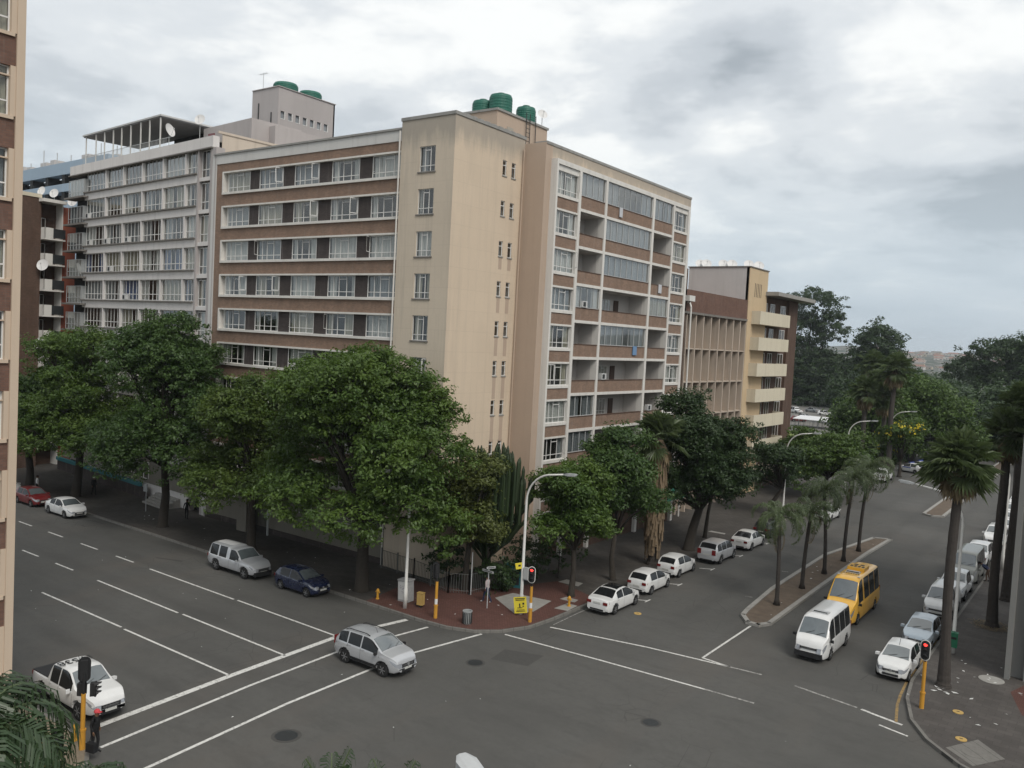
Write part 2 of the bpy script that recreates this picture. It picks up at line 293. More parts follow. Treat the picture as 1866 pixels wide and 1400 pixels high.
def dup(o, loc, rz, label, group=None):
    assert label not in USED, label
    USED.add(label); assert 4 <= len(label.split()) <= 16, label
    c = copy_tree(o); c.location = loc; c.rotation_euler = (0, 0, rz); c['label'] = label
    if group: c['group'] = group
    return c
class Fr:
    """a facade frame: u along the wall, d outward, z up"""
    def __init__(s, ox, oy, ang, out):   # ang = direction of u; out = +1/-1 side of outward normal (left of u = +1)
        s.o = Vector((ox, oy)); s.u = Vector((math.cos(ang), math.sin(ang))); s.n = Vector((-s.u.y, s.u.x))*out; s.out = out
    def p(s, u, d, z):
        q = s.o + s.u*u + s.n*d; return (q.x, q.y, z)
    def box(s, mb, u0, u1, d0, d1, z0, z1, k=None):
        vs = [s.p(u, d, z) for z in (z0, z1) for (u, d) in ((u0, d0), (u1, d0), (u1, d1), (u0, d1))]
        f = [(3,2,1,0),(4,5,6,7),(0,1,5,4),(1,2,6,5),(2,3,7,6),(3,0,4,7)]
        if s.out < 0: f = [tuple(reversed(q)) for q in f]
        mb.add(vs, f, k); return mb
    def quad(s, mb, u0, u1, d, z0, z1, k=None):
        f = (0, 1, 2, 3) if s.out < 0 else (3, 2, 1, 0)
        mb.add([s.p(u0, d, z0), s.p(u1, d, z0), s.p(u1, d, z1), s.p(u0, d, z1)], [f], k); return mb
def holed(F, mb, U0, U1, Z0, Z1, holes, dep=.25, d=0.0, k=None):
    """wall sheet with real openings and reveals"""
    us = sorted({U0, U1, *[h[0] for h in holes], *[h[1] for h in holes]}); zs = sorted({Z0, Z1, *[h[2] for h in holes], *[h[3] for h in holes]})
    for a, b in zip(us, us[1:]):
        for c, e in zip(zs, zs[1:]):
            um, zm = (a+b)/2, (c+e)/2
            if not any(h[0] < um < h[1] and h[2] < zm < h[3] for h in holes): F.quad(mb, a, b, d, c, e, k)
    for (a, b, c, e) in holes:
        for q in ([(a,0,c),(a,0,e),(a,-dep,e),(a,-dep,c)], [(b,0,e),(b,0,c),(b,-dep,c),(b,-dep,e)], [(a,0,e),(b,0,e),(b,-dep,e),(a,-dep,e)], [(b,0,c),(a,0,c),(a,-dep,c),(b,-dep,c)]):
            mb.add([F.p(u, d+dd, z) for u, dd, z in q], [(0, 1, 2, 3)], k)
CURT = ['curtain_white']*5+['curtain_cream']*3+['curtain_grey']*3+['curtain_dark']
def curtain(F, u0, u1, z0, z1, d, parent, mats=CURT, cover=None):
    m = random.choice(mats); cover = random.choice((1, 1, 1, .85, .7, .6, .45, .3)) if cover is None else cover; mb = MB()
    def sheet(a, b):
        n = max(4, int((b-a)/.12)); pts = [(a+(b-a)*i/n, d + (.035 if i % 2 else -.035)+random.uniform(-.01, .01)) for i in range(n+1)]
        mb = MB()
        for (ua, da), (ub, db) in zip(pts, pts[1:]): mb.add([F.p(ua, da, z0), F.p(ub, db, z0), F.p(ub, db, z1), F.p(ua, da, z1)], [(0, 1, 2, 3)])
        build(mb, 'curtain', m, parent)
    w = u1-u0
    if cover >= 1: sheet(u0, u1)
    elif cover > 0:
        s1 = random.uniform(.3, .7)*cover*w; sheet(u0, u0+s1); sheet(u1-(cover*w-s1), u1)
def window(F, u0, u1, z0, z1, parent, style='casement', d=-.12, mats=CURT, cover=None, t=.045, name='window', fm='winframe', glass='glass'):
    mb = MB(); w = u1-u0; h = z1-z0
    def vb(u, a=z0, b=z1, tt=t): F.box(mb, u-tt/2, u+tt/2, d-.03, d+.02, a, b)
    def hb(z, a=u0, b=u1, tt=t): F.box(mb, a, b, d-.028, d+.018, z-tt/2, z+tt/2)
    vb(u0+t/2); vb(u1-t/2); hb(z0+t/2); hb(z1-t/2)
    if style == 'casement':
        tz = z0+h*.24; hb(tz)
        for q in (.22, .42, .70): vb(u0+w*q, tt=t*.85)
        hb(z1-h*.17, u0+w*.42, u0+w*.70)
    elif style == 'small':
        tz = z0+h*.24; hb(tz); vb(u0+w*.33, tt=t*.85); vb(u0+w*.67, tt=t*.85); hb(z1-h*.15, u0+w*.33, u0+w*.67)
    elif style == 'slit':
        hb(z1-h*.32)
    elif style == 'louvre_glass':
        hb(z0+h*.3)
        n = max(2, round(w/.75))
        for i in range(1, n): vb(u0+w*i/n, tt=t*.8)
    elif style == 'panes':
        n = max(2, round(w/.95))
        for i in range(1, n): vb(u0+w*i/n, tt=t)
    o = build(mb, name, fm, parent)
    build(F.quad(MB(), u0+.01, u1-.01, d-.012, z0+.01, z1-.01), 'pane', glass, o)
    curtain(F, u0+.03, u1-.03, z0+.02, z1-.02, d-.16, o, mats, cover)
    if style in ('casement', 'small') and random.random() < .5:      # an open sash
        mb = MB(); side = random.choice((0, 1)); hu = u0+.05 if side == 0 else u1-.05; sw = w*.2; ang = random.uniform(.5, 1.2); s_ = 1 if side == 0 else -1
        za, zb = z0+h*.26, z1-.05
        def P(r, z): return F.p(hu+s_*r*math.cos(ang), d+.04+r*math.sin(ang), z)
        for (r0, r1, a, b) in ((0, sw, za, za+.05), (0, sw, zb-.05, zb), (0, .05, za, zb), (sw-.05, sw, za, zb)):
            q = [P(r0, a), P(r1, a), P(r1, b), P(r0, b)]; mb.add(q, [(0, 1, 2, 3)]); 
        build(mb, 'open_sash', fm, o)
    return o
# ================================================================== GROUND
def struct(name, mb, m, **k): return tag(build(mb, name, m, **k), kind='structure')
def arc(cx, cy, r, a0, a1, n=10): return [(cx+r*math.cos(math.radians(a0+(a1-a0)*i/n)), cy+r*math.sin(math.radians(a0+(a1-a0)*i/n))) for i in range(n+1)]
struct('ground', MB().add([(-2500, -400, -.02), (2500, -400, -.02), (2500, 6000, -.02), (-2500, 6000, -.02)], [(0, 1, 2, 3)]), 'park_ground')
g = MB()
for i in range(12):
    for j in range(12): g.add([(-220+i*30, -60+j*55, 0), (-190+i*30, -60+j*55, 0), (-190+i*30, -5+j*55, 0), (-220+i*30, -5+j*55, 0)], [(0, 1, 2, 3)])
struct('road', g, 'asphalt')
corner = [(-36, 37.4), (-33, 37.35), (-31.0, 37.5), (-29.4, 38.1), (-28.3, 39.2), (-27.5, 41), (-27.3, 43.2)]
nw = [(-200, 38.2), (-62, 37.6)] + corner + [(-27.3, 112), (-28.5, 116), (-33, 118), (-200, 118)]
struct('pavement', MB().prism(nw, -.01, .15), 'pavement')
struct('kerb', MB().add(*(lambda P: ([(x, y, z) for x, y in P for z in (.001, .156)]+[(x+dx, y+dy, .156) for (x, y), (dx, dy) in zip(P, [(0, .16)]*4+[(-.08, .14), (-.13, .1), (-.15, .05), (-.16, 0), (-.16, 0), (-.16, 0)])],
    [(2*i, 2*i+2, 2*i+3, 2*i+1) for i in range(len(P)-1)]+[(2*i+1, 2*i+3, 2*len(P)+i+1, 2*len(P)+i) for i in range(len(P)-1)]))([(-200, 38.19), (-62, 37.59), (-36, 37.39), (-33, 37.34), (-31.0, 37.49), (-29.39, 38.09), (-28.29, 39.19), (-27.49, 41), (-27.29, 43.2), (-27.29, 112)])), 'kerb')
ne = [(60, 37.2), (0, 37.8), (-2.6, 38.6), (-4.7, 39.8), (-6.2, 41.4), (-7.2, 43.2), (-7.9, 45.8), (-8.2, 48.5), (-8.2, 75), (-8.6, 120), (-9, 420), (60, 420)]
struct('pavement', MB().prism(ne, -.01, .15), 'pavement_right')
ke = MB()
for (a, b), (c, d) in zip(ne[:-2], ne[1:-1]): ke.obox(((a+c)/2, (b+d)/2, .075), ((c-a)/2, (d-b)/2, 0), Vector((-(d-b), c-a, 0)).normalized()*.08, (0, 0, .081))
struct('kerb', ke, 'kerb')
sw = [(-200, 17.2), (-34, 17.3), (-32, 17.1), (-30.6, 16.3), (-29.8, 15), (-29.5, 13), (-29.5, -60), (-200, -60)]
struct('pavement', MB().prism(sw, -.01, .15), 'sand')
ke = MB()
for (a, b), (c, d) in zip(sw[:-2], sw[1:-1]): ke.obox(((a+c)/2, (b+d)/2, .075), ((c-a)/2, (d-b)/2, 0), Vector((-(d-b), c-a, 0)).normalized()*.08, (0, 0, .083))
struct('kerb', ke, 'kerb')
struct('paving', MB().poly([(-37.6, 37.56), (-36, 37.56), (-33, 37.5), (-31.0, 37.66), (-29.5, 38.25), (-28.45, 39.3), (-27.66, 41.1), (-27.5, 43.2), (-27.5, 48.6), (-31.5, 50.2), (-33.4, 46), (-35.4, 43.6), (-38.6, 43.0)], .1545), 'redpave')
struct('paving', MB().poly([(-32.3, 43.9), (-32.1, 45.6), (-29.3, 46.0), (-28.9, 43.4), (-29.5, 42.2)], .159), 'concrete')
for i, (x, y, w, h) in enumerate([(-27.9, 45.6, .9, 1.5), (-28.6, 47.1, 1.1, .7), (-27.9, 49.7, .6, 1.2), (-30.6, 50.5, 1.6, 1), (-29.8, 74.5, 1.6, .6), (-33.2, 68, .7, 1.6)]):
    struct('paving', MB().poly([(x-w/2, y-h/2), (x+w/2, y-h/2*.8), (x+w/2*.8, y+h/2), (x-w/2*.9, y+h/2)], .162+.001*i), 'concrete')
# patches of the right-hand pavement and the strip of tiles at its edge
struct('paving', MB().poly([(-3.4, 38.9), (-2.2, 40.3), (-1.6, 48.5), (-3.1, 47.4), (-3.9, 50.4), (-2.5, 55), (10, 55), (10, 38.5)], .1545), 'redpave')
struct('paving', MB().poly([(-5.4, 41.0), (-4.4, 42.9), (-3.2, 41.6), (-4.2, 39.9)], .158), 'kerb')
# the traffic islands of the right-hand street
def island(pts, name='median'):
    P = [Vector((x, y, 0)) for x, y in pts]; c = sum(P, Vector())/len(P); inner = [p + (c-p).normalized()*.0 for p in P]
    struct(name, MB().prism(pts, -.01, .10), 'dirt'); k = MB(); n = len(P)
    for i in range(n):
        a, b = P[i], P[(i+1) % n]; e = (b-a); nn_ = Vector((-e.y, e.x, 0)).normalized(); k.obox(((a.x+b.x)/2+nn_.x*.1, (a.y+b.y)/2+nn_.y*.1, .08), (e.x/2+e.normalized().x*.05, e.y/2+e.normalized().y*.05, 0), nn_*.15, (0, 0, .085))
    struct('kerb', k, 'concrete')
ccw = lambda P: P if sum(a[0]*b[1]-b[0]*a[1] for a, b in zip(P, P[1:]+P[:1])) > 0 else P[::-1]
island(ccw([(-19.1, 52.6), (-19.3, 54), (-19.8, 60.2), (-20.0, 73.8), (-18.6, 84.6), (-17.1, 85.3), (-17.3, 77.5), (-17.2, 63.5), (-17.05, 52.2), (-17.5, 51.3), (-18.3, 51.4)]))
island(ccw([(-17.6, 102.6), (-16.6, 102.0), (-15.5, 102.6), (-15.6, 118), (-15.8, 210), (-17.5, 210), (-17.7, 118)]))
# road markings
def mark(name, pts, w, m='roadpaint', z=.004):
    mb = MB()
    for p, q in zip(pts, pts[1:]): mb.strip(p, q, w, z)
    return struct(name, mb, m)
H_ = 16.9/14.5
def lanes(y, y2, segs):
    mb = MB()
    for a, b in segs: mb.strip((a, y), (b, y2), .13, .004)
    struct('lane_line', mb, 'roadpaint')
lanes(25.1, 25.15, [(-52.8, -43.9), (-43.5, -34.2)]); lanes(28.65, 28.6, [(-53.0, -43.9), (-43.5, -34.3)]); lanes(32.4, 32.35, [(-53.2, -43.8), (-43.5, -34.5)])
lanes(25.1, 25.1, [(-59.0, -57.0), (-63.5, -61.5), (-68, -66)]); lanes(28.7, 28.7, [(-58.6, -56.2), (-63.4, -61.0), (-68, -66), (-73, -71)]); lanes(32.5, 32.5, [(-57.7, -55.4), (-62.6, -60.2), (-67.6, -65.3), (-72.5, -70.3)])
mark('stop_line', [(-33.6, 18.3), (-34.1, 25), (-34.5, 32.7), (-33.7, 37.1)], .34)
mark('crossing_line', [(-31.8, 17.5), (-32.5, 25), (-32.8, 31), (-31.95, 37.0)], .17); mark('crossing_line', [(-29.0, 17.2), (-29.7, 25), (-29.9, 33), (-29.0, 38.3)], .17)
mark('crossing_line', [(-26.8, 42.1), (-21, 43.2), (-16.3, 43.7)], .14); mark('crossing_line', [(-28.0, 39.2), (-22, 39.6), (-16.1, 39.9)], .14)
mark('crossing_line', [(-16.3, 43.7), (-14.6, 43.85)], .14, 'roadpaint_faded'); mark('crossing_line', [(-16.1, 39.9), (-13.6, 40.0)], .14, 'roadpaint_faded'); mark('stop_line', [(-17.95, 51.2), (-17.95, 43.9)], .13); mark('crossing_line', [(-17.95, 43.9), (-16.3, 43.7)], .13)
mark('crossing_line', [(-9.4, 43.0), (-8.7, 42.8), (-7.45, 42.5)], .17); mark('crossing_line', [(-8.3, 41.75), (-7.0, 41.4)], .12)
mark('crossing_line', [(-12.8, 43.6), (-9.6, 43.05)], .14, 'roadpaint_faded')
mark('kerb_line', [(-7.75, 42.6), (-8.15, 44.8), (-8.3, 46.2), (-8.45, 48.6), (-8.45, 60)], .13, 'yellowpaint')
mark('kerb_line', [(-26.9, 42.6), (-27.0, 45.5), (-27.0, 47.6)], .07, 'roadpaint_faded')
for (x, y) in ((-25.0, 51.2), (-25.1, 56.4), (-25.1, 62.3), (-25.1, 68.2), (-25.1, 74.6)):
    mark('bay_mark', [(x-.9, y-.5), (x, y)], .11, 'roadpaint', .0045); mark('bay_mark', [(x, y-.45), (x, y+.35)], .1, 'roadpaint', .0055)
for (x, y) in ((-20.2, 57.2), (-19.4, 57.9), (-20.6, 66)): mark('bay_mark', [(x-.35, y-.05), (x+.1, y+.1)], .12, 'roadpaint_faded', .0045)
def disc(x, y, r, z, n=22, ry=None): return [(x+r*math.cos(2*PI*i/n), y+(ry or r)*math.sin(2*PI*i/n)) for i in range(n)]
for (x, y, r, lab) in ((-26.56, 34.66, .42, 'round dark manhole cover near the crossing lines in mid junction'), (-16.4, 34.62, .38, 'round rusty manhole cover in the asphalt at the centre bottom'), (-27.28, 22.97, .5, 'dark sunken manhole cover close to the lower crossing lines')):
    h = thing('manhole_cover', lab, 'manhole cover', (x, y, 0), 0, 'manhole covers in the roadway')
    build(MB().lathe([(r*1.25, .001), (r*1.25, .006), (r*1.0, .007)], (x, y, 0), 24), 'surround', 'patch', h); build(MB().lathe([(r*.95, .002), (r*.95, .012), (r*.8, .013), (r*.78, .009)], (x, y, 0), 24), 'lid', 'darkmetal', h)
h = thing('manhole_cover', 'pale round concrete cover in the pavement beside the grey column', 'manhole cover', (-4.9, 51.6, .15), 0, 'manhole covers in the right pavement'); build(MB().lathe([(.62, .15), (.62, .17), (.55, .175)], (-4.9, 51.6, 0), 24), 'lid', 'concrete', h)
h = thing('manhole_cover', 'pale oval cover set in a concrete square at the kerb corner', 'manhole cover', (-4.35, 41.3, .16), 0, 'manhole covers in the right pavement'); build(MB().lathe([(.5, .15), (.5, .17), (.42, .175)], (-4.35, 41.3, 0), 24), 'lid', 'kerb', h)
for (x, y, lab) in ((-5.6, 45.6, 'yellow painted valve lid on the right pavement nearer the palm'), (-5.0, 42.4, 'yellow painted valve lid near the concrete square'), (-24.2, 48.2, 'orange valve lid in the road behind the white sedan')):
    z = .15 if x > -10 else 0; h = thing('valve_lid', lab, 'valve lid', (x, y, z), 0, 'yellow valve lids'); build(MB().lathe([(.24, z), (.24, z+.03), (.18, z+.035)], (x, y, 0), 16), 'lid', 'yellowbox', h); build(MB().box(x-.07, x+.07, y-.02, y+.02, z+.034, z+.05), 'handle', 'darkmetal', h)
struct('road_patch', MB().poly([(-26.3, 35.6), (-24.3, 36.2), (-24.5, 38.0), (-26.6, 37.3)], .003), 'patch')
# litter: scraps nobody would count
lt = MB(); rr = random.Random(5)
def scrap(x, y, z, s): a = rr.random()*PI; lt.add([(x+s*math.cos(a+t_)*r_, y+s*math.sin(a+t_)*r_, z+rr.random()*.03) for t_, r_ in ((0, 1), (1.4, .6), (3.1, 1), (4.6, .5))], [(0, 1, 2, 3)])
for _ in range(26): scrap(rr.uniform(-8, -3.2), rr.uniform(44, 54), .17, rr.uniform(.05, .13))
for _ in range(12): scrap(-6.6+rr.gauss(0, .5), 48.2+rr.gauss(0, .5), .17, rr.uniform(.08, .2))
for _ in range(40): scrap(rr.uniform(-60, -10), rr.uniform(18, 37), .01, rr.uniform(.03, .07))
for _ in range(30): scrap(rr.uniform(-70, -28), rr.uniform(38, 43), .17, rr.uniform(.04, .12))
for _ in range(14): scrap(rr.uniform(-19.5, -17.5), rr.uniform(53, 84), .12, rr.uniform(.05, .12))
tag(build(lt, 'litter', 'litter'), 'scattered white paper scraps and leaves on road and pavement', 'litter', kind='stuff')
struct('lawn', MB().poly([(-140, 121), (-33, 121), (-34, 188), (-150, 188)], .06), 'lawn'); struct('parking_lot', MB().poly([(-160, 189), (-38, 189), (-40, 290), (-170, 290)], .04), 'kerb')
# hills
hm = MB(); nx, ny = 90, 16; rr = random.Random(2)
def hh(x, y):
    return (math.sin(x*.0021+1.0)*.5+.5)*46+(math.sin(x*.0063+.5)*.5+.5)*24+8+math.sin(x*.013+y*.004)*6+math.sin(x*.031)*3
for j in range(ny):
    for i in range(nx):
        x = -2300+i*(3400/(nx-1)); y = 1300+j*90; k = min(1, j/11); k = k*k*(3-2*k); hm.v.append((x, y, -1+hh(x, y)*k*1.02-(max(0, j-12)*6)))
for j in range(ny-1):
    for i in range(nx-1): a = j*nx+i; hm.f.append((a, a+1, a+nx+1, a+nx)); hm.mi.append(0)
t = NT('hillmat'); a = t.noise(.016, 6, .7); b = t.noise(.05, 4, .7); c = t.noise(.004, 3)
col = t.mix(t.ramp(a, .47, .6), (.022, .04, .022), (.15, .13, .11)); col = t.mix(t.math('MULTIPLY', t.ramp(b, .52, .62), .6), col, (.3, .27, .25)); t.done(col, .95)
struct('hills', hm, 'hillmat', smooth=True)

# ================================================================== MAIN BUILDING
MBD = thing('apartment_block', 'long brown brick apartment block with white sill bands and tan corner tower', 'building', (-37.7, 44.05, 0)); PB = MBD
F1 = Fr(0, 44.3, 0, -1); ST = 2.87; rows = list(range(9)); zb = [28.05-ST*i for i in rows]; zt = [29.65-ST*i for i in rows]
cols1 = [(-62.88, -59.95), (-58.7, -55.72), (-54.34, -51.48), (-50.03, -47.07), (-45.73, -42.66)]
mb = MB(); F1.box(mb, -64.36, -42.6, -.9, 0, 29.78, 30.47); F1.box(mb, -64.36, -63.4, -.9, 0, 3.7, 29.78)
for i in rows:
    lo = zt[i+1]+.13 if i < 8 else 3.7; F1.box(mb, -63.4, -42.6, -.9, 0, lo, zb[i]-.19)
build(mb, 'brick_wall', 'brick', PB)
mb = MB(); xs = [(-63.4, -62.9)] + [(a[1]+.02, b[0]-.02) for a, b in zip(cols1, cols1[1:])]
for i in rows:
    for a, b in xs[1:]: build(F1.box(MB(), a, b, -.9, -.12, zb[i], zt[i]), 'pier', 'brick_dark', PB)
for i in rows:
    mb = MB(); F1.box(mb, -63.4, -42.6, -.9, .13, zt[i], zt[i]+.13); F1.box(mb, -63.4, -42.6, -.9, .15, zb[i]-.19, zb[i]); F1.box(mb, -63.4, -63.24, -.9, .14, zb[i], zt[i]); F1.box(mb, -63.24, -62.93, -.9, -.3, zb[i], zt[i]); build(mb, 'sill_band', 'trim', PB)
    for (a, b) in cols1: window(F1, a, b, zb[i], zt[i], PB, d=-.14)
build(F1.box(MB(), -64.36, -42.62, -.9, .06, 30.47, 31.24), 'fascia', 'fascia', PB); build(F1.box(MB(), -64.7, -42.62, -1.2, .16, 31.24, 31.38), 'coping', 'cap', PB)
build(F1.box(MB(), -64.95, -64.36, -1, .05, 0, 31.24), 'edge_pier', 'fascia', PB)
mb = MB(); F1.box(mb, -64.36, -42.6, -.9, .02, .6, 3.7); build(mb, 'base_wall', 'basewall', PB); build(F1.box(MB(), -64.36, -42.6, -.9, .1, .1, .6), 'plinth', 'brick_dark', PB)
mb = MB(); F1.box(mb, -64, -42.6, -12, -.92, .1, 31.1); build(mb, 'dark_core', 'interior', PB)
mb = MB(); mb.box(-64.6, -37.9, 45.4, 56.5, 31.15, 31.3); build(mb, 'roof', 'concrete', PB)
# tower
F2 = Fr(0, 44.05, 0, -1); F3 = Fr(-37.7, 0, PI/2, -1); ST2 = 2.9
h2 = [(-40.83, -39.37, 28.1-ST2*i, 29.83-ST2*i) for i in range(8)]; h3 = []
for i in range(9):
    for (a, b) in ((49.47, 49.96), (50.56, 51.07)): h3.append((a, b, 28.69-ST2*i, 29.78-ST2*i))
mb = MB(); holed(F2, mb, -42.6, -37.7, 0, 31.75, h2, .22, k=0); holed(F3, mb, 44.05, 52.1, 0, 31.75, h3, .22, k=1)
mb.add([(-42.6, 44.05, 0), (-42.6, 44.3, 0), (-42.6, 44.3, 31.75), (-42.6, 44.05, 31.75)], [(0, 1, 2, 3)], 0); mb.add([(-42.6, 44.3, 31), (-42.6, 52.1, 31), (-42.6, 52.1, 31.75), (-42.6, 44.3, 31.75)], [(0, 1, 2, 3)], 0)
build(mb, 'tower_wall', ['tan_shaded', 'tan'], PB)
mb = MB(); mb.box(-42.66, -37.64, 43.99, 44.35, 31.75, 31.97); mb.box(-38.0, -37.64, 44.35, 52.16, 31.75, 31.97); mb.box(-42.66, -42.3, 44.35, 52.1, 31.75, 31.97); build(mb, 'coping', 'cap', PB)
build(MB().box(-42.3, -38.0, 44.4, 52, 31.5, 31.7), 'roof', 'concrete', PB); build(MB().box(-42.3, -38.6, 44.95, 51.9, .1, 31.45), 'dark_core', 'interior', PB)
for (a, b, c, e) in h2:
    window(F2, a, b, c, e, PB, 'small', -.1); build(F2.box(MB(), a-.1, b+.1, -.15, .07, c-.09, c), 'window_sill', 'slab_dark', PB)
for n_, (a, b, c, e) in enumerate(h3):
    window(F3, a, b, c, e, PB, 'slit', -.08, ['curtain_grey', 'curtain_dark'], t=.05); build(F3.box(MB(), a-.04, b+.04, -.1, .05, c-.08, c), 'window_sill', 'concrete', PB)
    if n_ > 3:
        build(F3.quad(MB(), a+.05, b-.05, .004, c-.45-.25*(n_//2), c-.09), 'stain', 'tan_dark', PB)
# return wall and right wing
build(MB().box(-38.3, -35.8, 52.104, 53.0, 0, 31.45), 'return_wall', 'tan_dark', PB)
F4b = Fr(-35.8, 0, PI/2, -1); F4 = Fr(-35.25, 0, PI/2, -1)
mb = MB(); F4b.box(mb, 53.0, 77.4, -.8, 0, 30.35, 31.35); F4b.box(mb, 76.3, 77.4, -.8, 0, 0, 30.35); build(mb, 'wall', 'tan', PB)
build(F4b.box(MB(), 52.14, 77.45, -1, .05, 31.35, 31.55), 'coping', 'cap', PB)
build(F4b.quad(MB(), 52.35, 52.62, .006, 3, 22.5), 'stain', 'tan_dark', PB)
posts = [(52.88, 53.1), (56.1, 56.44), (60.17, 60.48), (68.52, 68.88), (72.62, 72.93), (75.83, 76.25)]; SR = 2.86
for j, (a, b) in enumerate(posts): build(F4.box(MB(), a, b, -.6, 0, .15, 30.4), 'frame_post', 'trim', PB)
build(F4.box(MB(), 53.1, 75.83, -.6, .003, 30.05, 30.4), 'frame_beam', 'trim', PB)
r9 = range(9)
for i in r9:
    s0 = 27.05-SR*i
    mb = MB(); bk = MB(); rd = MB()
    for j in (0, 4):
        mb = MB(); bk = MB(); a, b = posts[j][1], posts[j+1][0]; F4.box(bk, a, b, -.5, -.1, 26.84-SR*i, 27.68-SR*i); F4.box(mb, a, b, -.5, -.03, 27.68-SR*i, 27.9-SR*i); F4.box(mb, a, b, -.5, -.05, 26.7-SR*i, 26.84-SR*i)
        if i == 0: F4.box(mb, a, b, -.5, -.12, 29.62, 30.05)
        build(mb, 'slab_band', 'trim', PB); build(bk, 'brick_panel', 'brick', PB)
    for j in (1, 2, 3):
        mb = MB(); bk = MB(); rd = MB(); a, b = posts[j][1], posts[j+1][0]; F4.box(bk, a, b, -.26, -.09, s0+.22, s0+1.17); F4.box(mb, a, b, -.5, -.02, s0-.0, s0+.22); F4.box(rd, a, b, -.3, -.05, s0+1.17, s0+1.22); build(mb, 'slab_band', 'trim', PB); build(bk, 'brick_panel', 'brick', PB); build(rd, 'parapet_coping', 'brick_brown', PB)
    for j in (0, 4): window(F4, posts[j][1]+.04, posts[j+1][0]-.04, 27.9-SR*i, (29.62 if i == 0 else 29.56-SR*i), PB, 'casement', -.22)
GL = {1: {0, 3, 6, 7}, 2: {0, 1, 2, 4}, 3: {0, 3, 7}}
for j in (1, 2, 3):
    a, b = posts[j][1], posts[j+1][0]
    for i in r9:
        lo = 28.27-SR*i; hi = 29.91-SR*i if i else 30.05
        if i in GL[j]:
            window(F4, a, b, lo, hi, PB, 'panes', -.14, ['curtain_grey', 'curtain_white', 'curtain_cream'], random.choice((.5, .8, 1)), t=.05, name='glazed_balcony', fm='steel', glass='glass_pale')
# balcony interiors: floors, back walls with windows and doors
mb = MB(); bw = MB()
for i in range(-1, 9):
    s0 = 27.05-SR*i; F4.box(mb, 56.1, 72.9, -1.9, -.5, s0-.05, s0+.12)
for j in (1, 2, 3):
    a, b = posts[j]; F4.box(mb, a, b, -1.9, -.6, .2, 30.3)
F4.box(mb, posts[4][0], posts[4][1], -1.9, -.6, .2, 30.3); F4.box(mb, 56.1, 72.9, -2.1, -1.9, .2, 30.4); build(mb, 'balcony_wall', 'balc_inner', PB)
for j, (us, ds) in {1: ([(57.0, 58.4)], [(58.6, 59.3)]), 2: ([(61.3, 62.6), (63.6, 65.1)], [(65.7, 66.5)]), 3: ([(70.6, 71.7)], [(69.3, 70.1)])}.items():
    for i in r9:
        if i in GL[j]: continue
        s0 = 27.05-SR*i
        for (a, b) in us: window(F4, a, b, s0+.95, s0+2.3, PB, 'small', -1.84, name='balcony_window')
        for (a, b) in ds: build(F4.box(MB(), a, b, -1.88, -1.83, s0+.13, s0+2.3), 'door', 'door', PB)
for j in (0, 4): build(F4.box(MB(), posts[j][1]-.2, posts[j+1][0]+.2, -2.1, -.75, .2, 30.3), 'dark_core', 'interior', PB)
build(MB().box(-50, -37.4, 52.15, 77.3, .1, 31.0), 'dark_core', 'interior', PB); build(MB().box(-50, -36.4, 52.2, 77.3, 31.0, 31.2), 'roof', 'concrete', PB)
build(MB().box(-50, -35.85, 77.0, 77.42, 0, 31.3), 'end_wall', 'brick_brown', PB)
# shop base of the right wing
build(F4.box(MB(), 53.1, 75.8, -.45, -.3, .15, 2.9), 'base_wall', 'brick_brown', PB)
# roof house with its ladders
mb = MB().box(-46.5, -40.4, 52, 58.8, 31.2, 34.25); build(mb, 'roof_house', 'tan_dark', PB); build(MB().box(-46.6, -40.3, 51.9, 58.9, 34.25, 34.42), 'coping', 'cap', PB)
build(MB().box(-40.42, -40.36, 53.3, 54.1, 31.4, 33.3), 'roof_door', 'tan_shaded', PB)
mb = MB()
for y in (55.6, 56.1, 56.9): mb.tube([(-40.2, y, 31.3), (-40.25, y, 34.9)], .035, 5)
for k_ in range(9): mb.tube([(-40.2, 55.6, 31.7+k_*.33), (-40.2, 56.1, 31.7+k_*.33)], .02, 4)
build(mb, 'roof_ladder', 'darkmetal', PB)
mb = MB()
for k_ in range(9): mb.box(-38.3, -37.9, 45.4+k_*.75, 45.8+k_*.75, 31.97, 32.12)
build(mb, 'vent_block', 'concrete', PB)
def tank(x, y, z, r, h, lab):
    t_ = thing('water_tank', lab, 'water tank', (x, y, z), 0, 'green water tanks'); pr = [(r*.97, 0), (r, .08)]
    for k_ in range(6): a = .1+(h-.35)*k_/6; pr += [(r, a), (r*1.02, a+.06), (r, a+.12)]
    pr += [(r, h-.25), (r*.9, h-.05), (r*.4, h+.05)]
    build(MB().lathe(pr, (x, y, z), 28), 'shell', 'green_tank', t_, smooth=False); build(MB().lathe([(.3, h), (.3, h+.14), (.1, h+.17)], (x, y, z), 14), 'lid', 'green_tank', t_)
tank(-43.6, 54.2, 34.42, .86, 1.4, 'green ribbed water tank, left one of three above the tan tower'); tank(-41.9, 54.3, 34.42, .92, 1.7, 'tallest green water tank in the middle on the tan roof house'); tank(-41.5, 57.2, 34.42, .8, 1.4, 'green water tank furthest right, beside the small roof dish')
